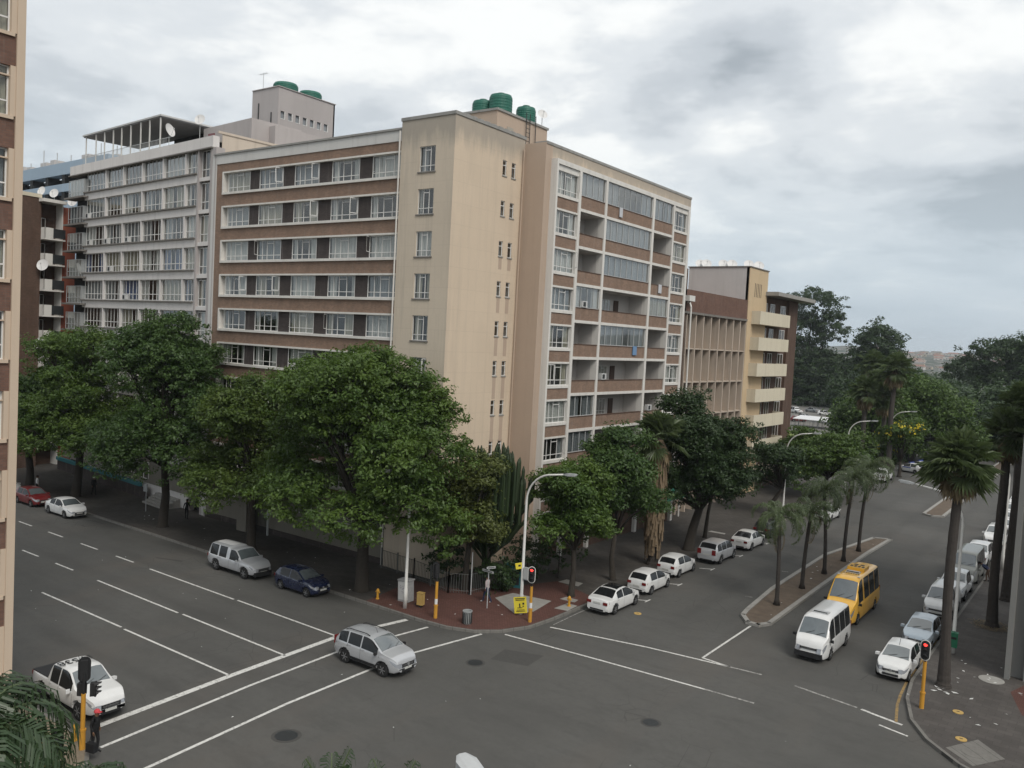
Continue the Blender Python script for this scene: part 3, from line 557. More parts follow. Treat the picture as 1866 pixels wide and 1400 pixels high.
def dish(x, y, z, r, ang, lab, mast=.6, tilt=.5):
    t_ = thing('satellite_dish', lab, 'satellite dish', (x, y, z), 0, 'satellite dishes on roofs'); a = Vector((math.cos(ang)*math.cos(tilt), math.sin(ang)*math.cos(tilt), math.sin(tilt))); c = Vector((x, y, z+mast))
    e1 = a.cross(Vector((0, 0, 1))).normalized(); e2 = e1.cross(a); mb = MB(); n = 18; rg = [(0, 0), (.5*r, .05*r), (r*.85, .15*r), (r, .22*r)]
    vs = [c]; 
    for rr_, dd in rg[1:]: vs += [c+a*dd+(e1*math.cos(2*PI*j/n)+e2*math.sin(2*PI*j/n)*1.05)*rr_ for j in range(n)]
    fs = [(0, 1+j, 1+(j+1) % n) for j in range(n)]+[(1+i*n+j, 1+(i+1)*n+j, 1+(i+1)*n+(j+1) % n, 1+i*n+(j+1) % n) for i in range(2) for j in range(n)]
    mb.add(vs, fs); build(mb, 'reflector', 'dishwhite', t_, smooth=True)
    build(MB().tube([(x, y, z-.02), c], .03, 6).tube([c-e2*r*.8+a*.2*r, c+a*r*.9], .018, 4).tube([c+a*r*.85, c+a*r*1.0], .06, 6), 'mount', 'steel', t_)
dish(-40.35, 57.9, 34.4, .42, -.6, 'small white dish on a mast beside the green tanks', .9)
# wall dishes, aircon
# ================================================================== BALCONY BLOCK (left neighbour)
B2 = thing('apartment_block', 'pale grey apartment block with long glazed balconies and rooftop canopy', 'building', (-65.1, 44.4, 0))
ang2 = math.atan2(46.45-44.3, -90.2+65.1)+PI     # u points right, towards the main block
F5 = Fr(-65.1, 44.32, ang2, -1)
def u5(x):   # x on the y=44.3 plane seen from the camera foot -> u on the turned facade
    d = Vector((x, 44.3)); o, u = F5.o, F5.u
    t_ = (o.x*u.y-o.y*u.x)/(d.x*u.y-d.y*u.x); return (d*t_-o).dot(u)
ms = [u5(x) for x in (-86.33, -82.45, -79.28, -76.0, -72.57, -69.07, -67.13, -65.16)]; uL = u5(-89.38); P5 = 2.81
b2r = range(10); sl = [30.06-P5*i for i in b2r]; tp = [32.02-P5*i for i in b2r]
mb = MB(); F5.box(mb, uL, 0, -.6, 0, 32.02, 33.05)
for i in b2r: F5.box(mb, ms[0]+(0 if i < 8 else 0), ms[6]-.1, -.6, 0, (tp[i+1] if i < 9 else .2), sl[i]-.14)
build(mb, 'balcony_front', 'b2_wall', B2)
mb = MB(); F5.box(mb, -.25, .62, -.8, .03, 0, 32.0); F5.box(mb, ms[6]-.1, ms[6]+.18, -.6, .02, 0, 32.0); build(mb, 'wall_column', 'grey_wall', B2)
mb = MB(); F5.box(mb, uL, 0.1, -.5, .2, 31.94, 32.05)
for i in b2r: F5.box(mb, ms[0], ms[6]-.12, -.6, .2, sl[i]-.14, sl[i]-.02); F5.box(mb, uL-.1, ms[0]+.9, -.7, .55, sl[i]-.62, sl[i]-.44)
build(mb, 'ledge', 'slab_dark', B2)
mb = MB()
for u in ms[1:6]: F5.box(mb, u-.13, u+.13, -.45, -.02, 3, 32.0)
build(mb, 'mullion', 'b2_wall', B2)
for i in b2r:
    for a, b in zip(ms[:6], ms[1:6]+[ms[6]]):
        if i > 8: continue
        window(F5, a+.14, b-.14, sl[i], tp[i], B2, 'louvre_glass', -.22, CURT+['curtain_blue', 'curtain_grey', 'curtain_grey'], random.choice((1, 1, .85, .7, .6)), t=.06, name='glazing', glass='glass' if i else 'glass_pale')
    if i < 9:
        window(F5, ms[6]+.2, -.27, sl[i]-.45, tp[i]-.05, B2, 'louvre_glass', -.3, CURT, t=.07, name='stair_window'); build(F5.box(MB(), ms[6]+.18, -.25, -.4, -.05, sl[i]-.78, sl[i]-.45), 'spandrel', 'b2_wall', B2)
        window(F5, uL+.05, ms[0]-.1, sl[i]-.42, tp[i]-.55, B2, 'louvre_glass', .1, ['curtain_grey', 'curtain_white'], 1, t=.05, name='glazed_corner', fm='steel', glass='glass_pale')
        build(F5.box(MB(), ms[0]-.12, ms[0]+.05, -.6, .1, sl[i]-.42, tp[i]-.55), 'corner_post', 'greymetal', B2)
mb = MB(); F5.box(mb, uL+.2, -.2, -10, -.75, .1, 32.6); build(mb, 'dark_core', 'interior', B2)
mb = MB(); F5.box(mb, .05, .12, -11, -.8, 0, 33.3); F5.box(mb, -.3, .12, -11, -10.6, 0, 33.3); build(mb, 'side_wall', 'b2_side', B2)
mb = MB(); F5.box(mb, uL+.1, 0, -11, -.6, 32.6, 32.75); build(mb, 'roof', 'concrete', B2)
mb = MB(); F5.box(mb, .02, .2, -11, -.4, 33.3, 33.5); build(mb, 'coping', 'b2_side', B2)
# rooftop canopy, its posts and the penthouse behind
cu0, cu1 = u5(-86.9), u5(-73.0); can = MB(); 
F5.box(can, cu0, cu1, -6, .1, 35.9, 36.05); build(can, 'canopy_roof', 'roofmetal', B2); build(F5.box(MB(), cu0+.1, cu1-.1, -5.9, 0, 35.8, 35.9), 'canopy_soffit', 'underroof', B2)
for x in (-86.4, -84.5, -82.9, -81.3, -79.8, -78.2, -76.5, -75.0, -73.25): u = u5(x); build(F5.box(MB(), u-.05, u+.05, -.1, 0, 33.05, 35.82), 'canopy_post', 'pole_white', B2)
mb = MB(); F5.box(mb, cu0, cu1+2, -.05, -.02, 33.75, 33.8)
for k_ in range(70): u = cu0+k_*.26; F5.box(mb, u, u+.02, -.05, -.03, 33.05, 33.78)
build(mb, 'railing', 'steel', B2)
mb = MB(); F5.box(mb, u5(-80.0), cu1-.1, -6.3, -5.6, 32.7, 35.8); build(mb, 'penthouse_wall', 'interior', B2)
mb = MB(); F5.box(mb, cu1+.0, -.9, -9.5, -4.2, 32.7, 35.6); F5.box(mb, -1.0, 0.1, -20, -6, 32.7, 35.2); build(mb, 'penthouse_wall', 'grey_wall', B2)
for a, b in ((cu1-4.5, cu1-3.2), (cu1-2.6, cu1-.8)): window(F5, a, b, 33.0, 35.2, B2, 'panes', -5.5, ['curtain_white', 'curtain_blue'], .7, name='penthouse_window')
p = F5.p(cu1+1.1, -3.2, 32.8); dish(p[0], p[1], p[2], .5, -1.0, 'large white dish standing above the rooftop canopy end', 3.3, .35)
p = F5.p(cu1+.3, -.6, 33.05); dish(p[0], p[1], p[2], .6, .3, 'tilted white dish seen edge on beside canopy posts', 1.6, .3)
p = F5.p(-1.2, -.5, 33.05); lb = MB()
for k_ in range(6): lb.box(p[0]+k_*.16-.5, p[0]+k_*.16-.38, p[1], p[1]+.05, 33.0, 33.45)
tw = thing('towel_rail', 'red washing hung over the rail at the grey roof edge', 'washing', (p[0], p[1], 33)); build(lb, 'cloth', 'red_paint', tw)
# lower floor, name sign, steps, ramp
build(F5.box(MB(), uL, -12, -.4, .4, 3.9, 4.3), 'canopy_slab', 'b2_wall', B2)
build(F5.box(MB(), uL, -9, .5, .6, .15, 1.2), 'front_wall', 'brick_dark', B2)
build(F5.box(MB(), uL, -10, .45, .75, 1.2, 1.55), 'wall_band', 'teal', B2)
mb = MB()
for k_ in range(5): F5.box(mb, -7.6, -3.6, -.6, 1.6-k_*.3, .15+.16*k_, .15+.16*(k_+1))
build(mb, 'steps', 'concrete', B2)
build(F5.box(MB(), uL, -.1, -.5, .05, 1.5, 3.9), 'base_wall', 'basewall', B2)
for a, b in ((-20, -17.5), (-15, -13), (-12.5, -9.5)): window(F5, a, b, 1.9, 3.5, B2, 'panes', .12, ['curtain_grey', 'curtain_dark'], .6)
def text(s_, size, mat_, parent, origin, right, up, ext=.02, shear=0, name='lettering'):
    c = bpy.data.curves.new('letters', 'FONT'); c.body = s_; c.size = size; c.extrude = ext; c.align_x = 'CENTER'; c.align_y = 'CENTER'; c.shear = shear
    o = bpy.data.objects.new('letters', c); COL.objects.link(o); dg = bpy.context.evaluated_depsgraph_get(); me = bpy.data.meshes.new_from_object(o.evaluated_get(dg)); bpy.data.objects.remove(o)
    r, u = Vector(right).normalized(), Vector(up).normalized(); n = r.cross(u); mt = Matrix((r, u, n)).transposed().to_4x4(); mt.translation = Vector(origin)-Vector(ORG[parent.name]) if parent else Vector(origin)
    me.transform(mt); me.materials.clear(); me.materials.append(MATS[mat_]); o = bpy.data.objects.new(name, me); COL.objects.link(o); o.parent = parent; return o
dr = (F5.u.x, F5.u.y, 0); text('Carrington', 1.35, 'white_sign', B2, F5.p(-15.2, .68, 2.9), dr, (0, 0, 1), .03, .35, 'name_sign')
# grey lift tower behind
LT = thing('lift_tower', 'tall windowless grey lift tower with a row of seven small windows', 'tower', (-76.6, 60, 0))
FT = Fr(-76.6, 0, PI/2, -1); hs = [(60.35+k_*1.02, 60.95+k_*1.02, 39.55, 40.35) for k_ in range(7)]
mb = MB(); holed(FT, mb, 60, 68.0, 20, 42.85, hs, .3); mb.box(-81.1, -76.62, 60, 60.2, 20, 42.85); mb.box(-81.1, -80.9, 60.2, 68, 20, 42.85); mb.box(-80.9, -76.6, 67.8, 68, 20, 42.85); mb.box(-80.9, -76.9, 60.2, 67.8, 42.5, 42.7); build(mb, 'wall', 'grey_wall', LT)
for h_ in hs: o_ = build(FT.box(FT.box(MB(), h_[0], h_[1], -.1, .02, h_[2]-.06, h_[2]), h_[1]-.07, h_[1], -.1, .02, h_[2], h_[3]), 'window', 'winframe', LT); build(FT.quad(MB(), h_[0], h_[1], -.2, h_[2], h_[3]), 'pane', 'curtain_grey', o_)
build(MB().box(-81.1, -76.5, 59.9, 68.1, 42.85, 42.93), 'coping', 'grey_wall', LT)
mb = MB().tube([(-79.9, 59.95, 30), (-79.9, 59.95, 41.4)], .07, 6).tube([(-77.7, 59.95, 36), (-77.7, 59.95, 40.2)], .07, 6).tube([(-79.9, 59.93, 36.5), (-78.2, 59.93, 36.5), (-78.2, 59.93, 34.8)], .05, 6); build(mb, 'drainpipe', 'darkmetal', LT)
tank(-78.6, 62.5, 42.7, 1.35, 1.35, 'flat green tank lid nearer the corner of the lift tower'); tank(-78.6, 66.0, 42.7, 1.3, 1.3, 'flat green tank lid at the far side of the lift tower')
def antenna(x, y, z, h, lab, w=.8, ang=0):
    t_ = thing('antenna', lab, 'antenna', (x, y, z), 0, 'roof antennas'); mb = MB().tube([(x, y, z), (x, y, z+h)], .03, 5); build(mb, 'mast', 'steel', t_)
    mb = MB(); c, s_ = math.cos(ang), math.sin(ang); mb.tube([(x-w*c, y-w*s_, z+h*.95), (x+w*c, y+w*s_, z+h*.95)], .02, 4)
    for k_ in range(6): q = -w+k_*w*.4; mb.tube([(x+q*c-.25*s_, y+q*s_+.25*c, z+h*.95), (x+q*c+.25*s_, y+q*s_-.25*c, z+h*.95)], .012, 4)
    build(mb, 'elements', 'steel', t_)
antenna(-80.6, 61, 42.9, 2.2, 'thin antenna at the left corner of the grey tower', .7); antenna(-44.5, 92.9, 26.6, 1.9, 'yagi antenna above the white side wall', 1, .5); p = F5.p(cu0+4, -8, 32.7); antenna(p[0], p[1], p[2], 4.6, 'yagi antenna behind the rooftop canopy', 1.1, .3)
# ================================================================== BRICK BLOCK WITH BALCONIES, BLUE BLOCK
B6 = thing('apartment_block', 'dark brown brick block with small cream balconies and a red pier', 'building', (-97, 46, 0))
rz6 = .085; F6 = Fr(-97, 42.6, PI/2+rz6, -1); UA, UB = 2.6, 4.95
mb = MB(); F6.box(mb, -6, UA, -12, 0, 0, 29.6); build(mb, 'brick_wall', 'brick_brown', B6); build(F6.box(MB(), -6, UA, -12.1, .08, 29.6, 30.0), 'coping', 'cream_balcony', B6)
mb = MB(); F6.box(mb, UA, UB, -12, -1.2, 0, 29.2); build(mb, 'recess_wall', 'brick_brown', B6); build(F6.box(MB(), UB+.12, UB+1.6, -12, .0, 0, 29.0), 'red_pier', 'redwall', B6); build(F6.box(MB(), UB, UB+.12, -1.2, 0, 0, 29.2), 'fin_wall', 'trim', B6)
build(F6.box(MB(), UA-.3, UB, -2, .9, 29.2, 29.55), 'roof_slab', 'trim', B6)
for i in range(9):
    z = 25.3-2.8*i; mb = MB(); F6.box(mb, UA, UB-.02, -1.2, .75, z-.15, z); F6.box(mb, UA, UA+.12, -.1, .75, z, z+1.15); F6.box(mb, UA, UA+.95, .65, .75, z, z+1.15); o_ = build(mb, 'balcony', 'trim', B6)
    build(F6.box(MB(), UA+.95, UB, .63, .7, z+.1, z+1.1), 'balustrade', 'darkmetal', o_); window(F6, UA+.2, UA+1.1, z+.1, z+2.3, B6, 'panes', -1.1, cover=.4); build(F6.box(MB(), UA+1.3, UA+2.0, -1.18, -1.1, z, z+2.2), 'door', 'door', B6)
for n_, (u, d, z, lab) in enumerate([(2.4, .9, 22.2, 'white dish fixed to the second balcony of the brown block'), (2.3, .9, 13.7, 'white dish on a lower balcony of the brown block'), (2.1, .9, 8.0, 'lowest white dish on the brown block above the trees'), (5.6, .6, 11.4, 'white dish by the red pier of the brown block')]):
    p = F6.p(u, d, z); dish(p[0], p[1], p[2], .62, -.9, lab, .1, .3)
for n_, (u, lab) in enumerate([(2.9, 'left white dish on the brown block roof slab'), (4.3, 'middle white dish on the brown block roof slab'), (6.4, 'white dish on the roof over the red pier')]):
    p = F6.p(u, -.5, 29.6 if u < 5 else 29.0); dish(p[0], p[1], p[2], .5, -1.2+n_*.2, lab, .8, .3)
B7 = thing('apartment_block', 'pale blue block with dark access galleries behind the grey block', 'building', (-170, 80, 0)); F7 = Fr(-140, 78, PI-.05, 1)
mb = MB(); F7.box(mb, 5, 75, -14, -2.2, 0, 42.8); build(mb, 'core_wall', 'dark', B7)
mb = MB()
for i in range(12):
    z = 43.0-3.15*i; F7.box(mb, 5, 75, -2.3, 0, z, z+(2.2 if i == 0 else 1.45))
build(mb, 'gallery_front', 'bluewall', B7)
mb = MB()
for k_ in range(10): F7.box(mb, 8+k_*7, 9.2+k_*7, -2.3, -.2, 0, 43); 
build(mb, 'column', 'dark', B7)
mb = MB()
for k_ in range(9): mb.tube([F7.p(8+k_*6, -3, 45), F7.p(8+k_*6, -3, 47.5+(k_ % 3))], .1, 4)
build(mb, 'mast', 'steel', B7); mb = MB(); rr = random.Random(4)
for k_ in range(14): u = 8+k_*3.6; build(F7.box(MB(), u, u+rr.uniform(1.5, 3), -5, -3, 45.1, 45.6+rr.uniform(.3, 1.8)), 'roof_box', 'whitewash', B7)
# ================================================================== LOUVRE BUILDING, CREAM BUILDING
B3 = thing('office_block', 'brick topped office block with tall concrete sun fins', 'building', (-36.2, 78, 0)); F8 = Fr(-36.2, 0, PI/2, -1)
build(F8.box(MB(), 78.2, 95.05, -14, 0, 20.62, 22.8), 'parapet', 'brick_red', B3); build(F8.box(MB(), 78.2, 95.05, -14, .12, 20.4, 20.62), 'coping', 'slab_dark', B3)
build(F8.box(MB(), 77.6, 78.6, -6, .0, .15, 24.8), 'end_pier', 'brick_brown', B3)
ys = [79.0, 81.25, 83.15, 85.1, 87.2, 89.25, 91.3, 93.3, 95.0]
for y in ys: build(F8.box(MB(), y-.1, y+.1, -1.05, 0, .15, 20.4), 'sun_fin', 'pinkfin', B3)
for z in (17.0, 13.6, 10.2, 6.8, 3.5): build(F8.box(MB(), 79.1, 94.9, -1.1, -.06, z-.14, z), 'ledge', 'pinkfin', B3)
build(F8.box(MB(), 78.6, 95.0, -1.2, -1.1, .15, 20.4), 'back_wall', 'tan_dark', B3)
for z in (18.2, 14.8, 11.4, 8.0):
    for a, b in zip(ys, ys[1:]): window(F8, a+1.2, b-.15, z, z+1.9, B3, 'slit', -1.0, ['curtain_dark', 'curtain_grey'], t=.05)
build(F8.box(MB(), 78.7, 95, -14, -1.25, .1, 20.3), 'dark_core', 'interior', B3)
mb = MB().tube([(-35.55, 78.35, .2), (-35.55, 78.35, 21.0)], .09, 8).tube([(-35.55, 78.35, 21.0), (-35.8, 78.5, 21.5), (-36.1, 78.5, 21.6)], .09, 8); mb.box(-36.15, -35.6, 78.0, 79.3, 21.6, 22.15); build(mb, 'drainpipe', 'pole_white', B3)
B4 = thing('apartment_block', 'cream and brown apartment block with projecting balconies beyond the fins', 'building', (-36.2, 100, 0))
build(MB().box(-43.7, -36.25, 95.1, 95.4, 14, 26.6), 'side_wall', 'whitewash', B4); build(MB().box(-43.7, -43.5, 95.4, 112, 10, 24), 'rear_wall', 'whitewash', B4)
mb = MB(); F8.box(mb, 95.1, 101.1, -.35, .05, .15, 26.6); F8.box(mb, 100.8, 101.1, -4, -.35, 22, 26.6); build(mb, 'stair_wall', 'cream', B4); build(MB().box(-43.8, -36.05, 95.0, 101.2, 26.6, 26.72), 'coping', 'slab_dark', B4)
for k_ in range(5): build(F8.box(MB(), 96.9+k_*.5, 97.0+k_*.5, .04, .07, 23.3, 24.9), 'vent_slot', 'dark', B4)
mb = MB(); F8.box(mb, 99, 113.1, -12, -.3, .15, 23.7); build(mb, 'brick_wall', 'brick_brown', B4); build(F8.box(MB(), 100.6, 115.2, -12, 1.6, 23.75, 24.2), 'flat_roof', 'concrete', B4); build(F8.box(MB(), 109.6, 113.1, -.3, 0, .15, 23.7), 'brick_pier', 'brick_brown', B4)
for i in range(7):
    z = 20.15-3.02*i; a, b = 96.4, 106.9; mb = MB(); F8.box(mb, a, b, .95, 1.1, z, z+1.52); F8.box(mb, a, a+.15, -.3, .95, z, z+1.52); F8.box(mb, b-.15, b, -.3, .95, z, z+1.52); F8.box(mb, a+.15, b-.15, -.3, .95, z, z+.15); build(mb, 'balcony', 'cream_balcony', B4)
    for (a2, b2) in ((100.2, 102.2), (103.2, 104.8), (106.9, 108.9)): window(F8, a2, b2, z+1.2, z+2.75, B4, 'panes', -.2, ['curtain_grey', 'curtain_cream', 'curtain_dark'], .6, t=.06)
for n_, (x, y, lab) in enumerate([(-42.7, 95.9, 'left of the twin white dishes on the white side wall'), (-41.9, 95.9, 'right of the twin white dishes on the white side wall'), (-40.0, 96.4, 'third dish along the white side wall roof'), (-39.0, 96.6, 'fourth dish along the white side wall roof'), (-37.2, 97.2, 'fifth dish on the cream block roof'), (-36.5, 98.6, 'last dish at the cream stair wall roof edge')]):
    dish(x, y, 26.7, .6, -1.0, lab, .35, .6)
# ================================================================== NEAR LEFT BLOCK
B5 = thing('apartment_block', 'near brick block cropped by the left edge with tan corner pillar', 'building', (-32.2, 14.3, 0)); F9 = Fr(-32.2, 0, PI/2, -1)
build(F9.box(MB(), 14.02, 14.3, -8, .02, .15, 45), 'corner_pillar', 'tanpillar', B5)
bk = MB(); wins = []; trim = MB()
for i in range(-4, 9):
    zs = 26.62-2.84*i; F9.box(bk, -8, 14.02, -.4, -.06, zs-1.12, zs-.12); F9.box(trim, 9, 13.95, -.4, .02, zs-.12, zs); F9.box(trim, 13.84, 14.02, -.4, -.02, zs, zs+1.72)
    F9.box(bk, -8, 9, -.4, -.06, zs-.12, zs+1.72)
    window(F9, 9, 13.84, zs, zs+1.72, B5, 'louvre_glass', -.2, ['curtain_white', 'curtain_cream', 'curtain_grey'], .8, t=.05); F9.box(trim, 9, 13.84, -.3, -.1, zs+1.36, zs+1.41)
build(bk, 'brick_wall', 'brick_red', B5); build(trim, 'sill', 'tanpillar', B5); build(MB().box(-40, -33.1, -8, 14.2, .1, 44.8), 'dark_core', 'interior', B5)
wall('col_light', (.2, .2, .19), .4, (.15, .15, .14))
# near right building, only its corner column shows
B8 = thing('building', 'grey concrete building whose fluted corner stands at the right edge', 'building', (-4.4, 52.5, 0))
mb = MB(); mb.box(-4.4, -4.15, 52.3, 53.2, .15, 26); build(mb, 'corner_pier', 'col_light', B8); build(MB().box(-4.15, -3.55, 53.0, 53.4, .15, 26), 'recess', 'col_grey', B8); build(MB().box(-3.55, -1.5, 52.6, 53.6, .15, 26), 'column', 'col_grey', B8)
build(MB().box(-4.5, 12, 53.6, 66, .15, 26), 'wall', 'col_grey', B8); build(MB().box(-4.2, 12, 53.35, 53.6, 4, 4.4), 'ledge', 'slab_dark', B8)

# air conditioners, pipes and ledges that belong to the facades
def aircon(F, u, z, par, d=.02): o_ = build(F.box(MB(), u, u+.75, d, d+.32, z, z+.5), 'air_conditioner', 'roofmetal', par); build(F.box(MB(), u+.12, u+.5, d+.32, d+.33, z+.07, z+.43), 'fan_grille', 'darkmetal', o_)
for (k_, i, f) in ((0, 1, .3), (0, 2, .55), (1, 2, .2), (2, 2, .5), (2, 4, .4), (5, 5, .3), (1, 3, .6), (3, 6, .5)): aircon(F5, ms[k_]+f*2.2, sl[i]+.02, B2, -.15)
for (j, i, f) in ((1, 3, .5), (2, 5, .3), (3, 6, .4)): aircon(F4, posts[j][1]+f*2, 28.3-SR*i, PB, -.3)
for u in (-61, -56, -51.5, -47, -44): build(F1.box(MB(), u-1.1, u+1.1, 0, .35, 3.55, 3.68), 'ledge', 'slab_dark', PB); window(F1, u-.9, u+.9, 2.5, 3.4, PB, 'panes', .1, ['curtain_dark'], .5, name='basement_window')
build(MB().tube([(-42.72, 44.0, .2), (-42.72, 44.0, 31.1)], .06, 6), 'drainpipe', 'trim', PB); build(MB().tube([(-37.55, 51.8, .2), (-37.55, 51.8, 31.0)], .055, 6), 'drainpipe', 'tan_dark', PB)
for (u, z, w, c_) in ((62.5, 27.3, .5, 'cloth_line_a'), (66.2, 15.9, .7, 'cloth_line_b'), (70.4, 21.6, .6, 'cloth_line_a')):
    if c_ not in MATS: plain(c_, {'cloth_line_a': (.5, .5, .52), 'cloth_line_b': (.15, .25, .4)}[c_], .9, .1)
    build(F4.box(MB(), u, u+w, -.02, .03, z+.2, z+.98), 'washing', c_, PB)

F10 = Fr(0, 53.6, 0, -1)
for i in range(7):
    for u in (1.5, 4.5, 7.5): window(F10, u, u+1.8, 3.2+3*i, 4.8+3*i, B8, 'panes', .06)
# ================================================================== VEHICLES
def lerpl(P, x):
    if x <= P[0][0]: return P[0][1]
    for (a, va), (b, vb) in zip(P, P[1:]):
        if x <= b:
            t_ = (x-a)/(b-a+1e-9); return va+(vb-va)*t_
    return P[-1][1]
class Shell:
    """car body surface: S(x, v); x forward, v from sill centre round to the roof centre line"""
    def __init__(s, L, Wd, top, belt, clear=.2, tumble=.36, nose=.32, tail=.2, rocker=.44, crown=.035):
        s.L, s.Wd, s.top, s.belt, s.cl, s.tm, s.nose, s.tail, s.rk, s.crown = L, Wd, sorted(top), sorted(belt), clear, tumble, nose, tail, rocker, crown
    def hw(s, x):
        a = abs(x)/(s.L/2); r = s.nose if x > 0 else s.tail; return s.Wd/2*(1-r*max(0, (a-.55)/.45)**2.6)
    def ztop(s, x):
        return (lerpl(s.top, x-.05)+lerpl(s.top, x)*2+lerpl(s.top, x+.05))/4
    def ring(s, x):
        w = s.hw(x); zb_ = lerpl(s.belt, x); zt_ = max(s.ztop(x), zb_+.02); h = zt_-zb_; ys = w*.965-s.tm*h; end = max(0, (abs(x)/(s.L/2)-.9)/.1); c = s.cl+end*.1
        mid = min(max(.5, s.cl+.3), zb_-.06)
        return [(0, c), (w*.8, c), (w*.95, c+.06), (w*.985, c+.16), (w, mid), (w*.992, (mid+zb_)/2+.02), (w*.97, zb_-.03), (w*.955, zb_), (w*.955-s.tm*h*.45, zb_+h*.45), (ys+.0, zb_+h*.86), (ys-.035, zb_+h*.95), (ys-.11, zt_-.012*min(1, h*4)), (ys*.55, zt_+s.crown*.7), (0, zt_+s.crown)]
    def body(s, wheels, wr, nseg=112, arch=True):
        xs = [-s.L/2+s.L*i/nseg for i in range(nseg+1)]; mb = MB(); V = [0, 1, 2, 2.5, 3, 3.25, 3.5, 3.75, 4, 4.33, 4.67, 5, 5.33, 5.67, 6, 7, 8, 9, 10, 11, 12, 13]
        def rr(x):
            r = s.ring(x); return [(r[int(v)][0]*(1-v+int(v))+r[min(int(v)+1, 13)][0]*(v-int(v)), r[int(v)][1]*(1-v+int(v))+r[min(int(v)+1, 13)][1]*(v-int(v))) for v in V]
        R = [rr(x) for x in xs]; m = len(V)
        for x, r in zip(xs, R):
            for (y, z) in r:
                yy = y
                if arch and y > s.Wd*.3:
                    for wx in wheels:
                        if math.hypot(x-wx, z-wr) < wr*1.17 and z < lerpl(s.belt, x)-.1: yy = s.Wd/2-.27
                mb.v.append((x, yy, z))
        n1 = len(mb.v); mb.v += [(x, -y, z) for x, y, z in mb.v]
        for i in range(nseg):
            for j in range(m-1):
                a = i*m+j; b = a+m; xm = (xs[i]+xs[i+1])/2; zm = (R[i][j][1]+R[i][j+1][1])/2
                dark = any(math.hypot(xm-wx, zm-wr) < wr*1.14 for wx in wheels) and j < 14 and arch
                k = 1 if (dark or j < 2) else 0
                mb.f.append((a, b, b+1, a+1)); mb.f.append((n1+a, n1+a+1, n1+b+1, n1+b)); mb.mi += [k, k]
        for e, i in ((0, 0), (1, nseg)):
            A = [i*m+j for j in range(m)]; B = [n1+i*m+j for j in range(m-1, 0, -1)]; mb.f.append(tuple(A+B) if e == 0 else tuple(reversed(A+B))); mb.mi.append(0)
        return mb
    def pt(s, x, v, off=0.0):
        r = s.ring(x); i = min(int(v), len(r)-2); f = v-i; y = r[i][0]*(1-f)+r[i+1][0]*f; z = r[i][1]*(1-f)+r[i+1][1]*f
        dy, dz = r[i+1][0]-r[i][0], r[i+1][1]-r[i][1]; l = math.hypot(dy, dz) or 1; return (x, y+dz/l*off, z-dy/l*off)
    def side(s, x0, x1, v0=7.12, v1=9.75, off=.008, sgn=1, nx=8):
        mb = MB(); vs = [[s.pt(x0+(x1-x0)*i/nx, v0+(v1-v0)*j/4, off) for j in range(5)] for i in range(nx+1)]
        for r in vs: mb.v += [(x, y*sgn, z) for x, y, z in r]
        for i in range(nx):
            for j in range(4): a = i*5+j; mb.f.append((a, a+5, a+6, a+1)); mb.mi.append(0)
        return mb
    def glass_top(s, xa, xb, off=.012, vm=10.85, nx=8, inset=.0):
        mb = MB(); cols = []
        for i in range(nx+1):
            x = xa+(xb-xa)*i/nx; row = []
            dz = (s.ztop(x+.03)-s.ztop(x-.03))/.06; l = math.hypot(1, dz); nxv, nzv = -dz/l, 1/l
            for v in (vm, 12, 13): p_ = s.pt(x, v); row.append((p_[0]+nxv*off, p_[1], p_[2]+nzv*off))
            cols.append([(x_, -y_, z_) for x_, y_, z_ in row[:2]]+[row[2]]+[(x_, y_, z_) for x_, y_, z_ in row[1::-1]])
        for r in cols: mb.v += r
        for i in range(nx):
            for j in range(4): a = i*5+j; mb.f.append((a, a+1, a+6, a+5)); mb.mi.append(0)
        return mb
def wheel_mesh(r, wdt, dark=False):
    t_ = MB().lathe([(r*.62, -wdt/2), (r*.93, -wdt/2), (r, -wdt*.32), (r, wdt*.32), (r*.93, wdt/2), (r*.62, wdt/2)], n=24, axis='y')
    rm = MB().lathe([(r*.66, wdt*.34), (r*.62, wdt*.5), (r*.55, wdt*.36), (r*.12, wdt*.36)], n=20, axis='y')
    for k_ in range(6):
        a = 2*PI*k_/6; c, s_ = math.cos(a), math.sin(a); rm.obox((c*r*.34, wdt*.42, s_*r*.34), (c*r*.28, 0, s_*r*.28), (-s_*r*.055, 0, c*r*.055), (0, .018, 0))
    return t_, rm
def auto_smooth(o, deg=38):
    me = o.data; me.polygons.foreach_set('use_smooth', [True]*len(me.polygons)); 
    try: me.set_sharp_from_angle(angle=math.radians(deg))
    except Exception: pass
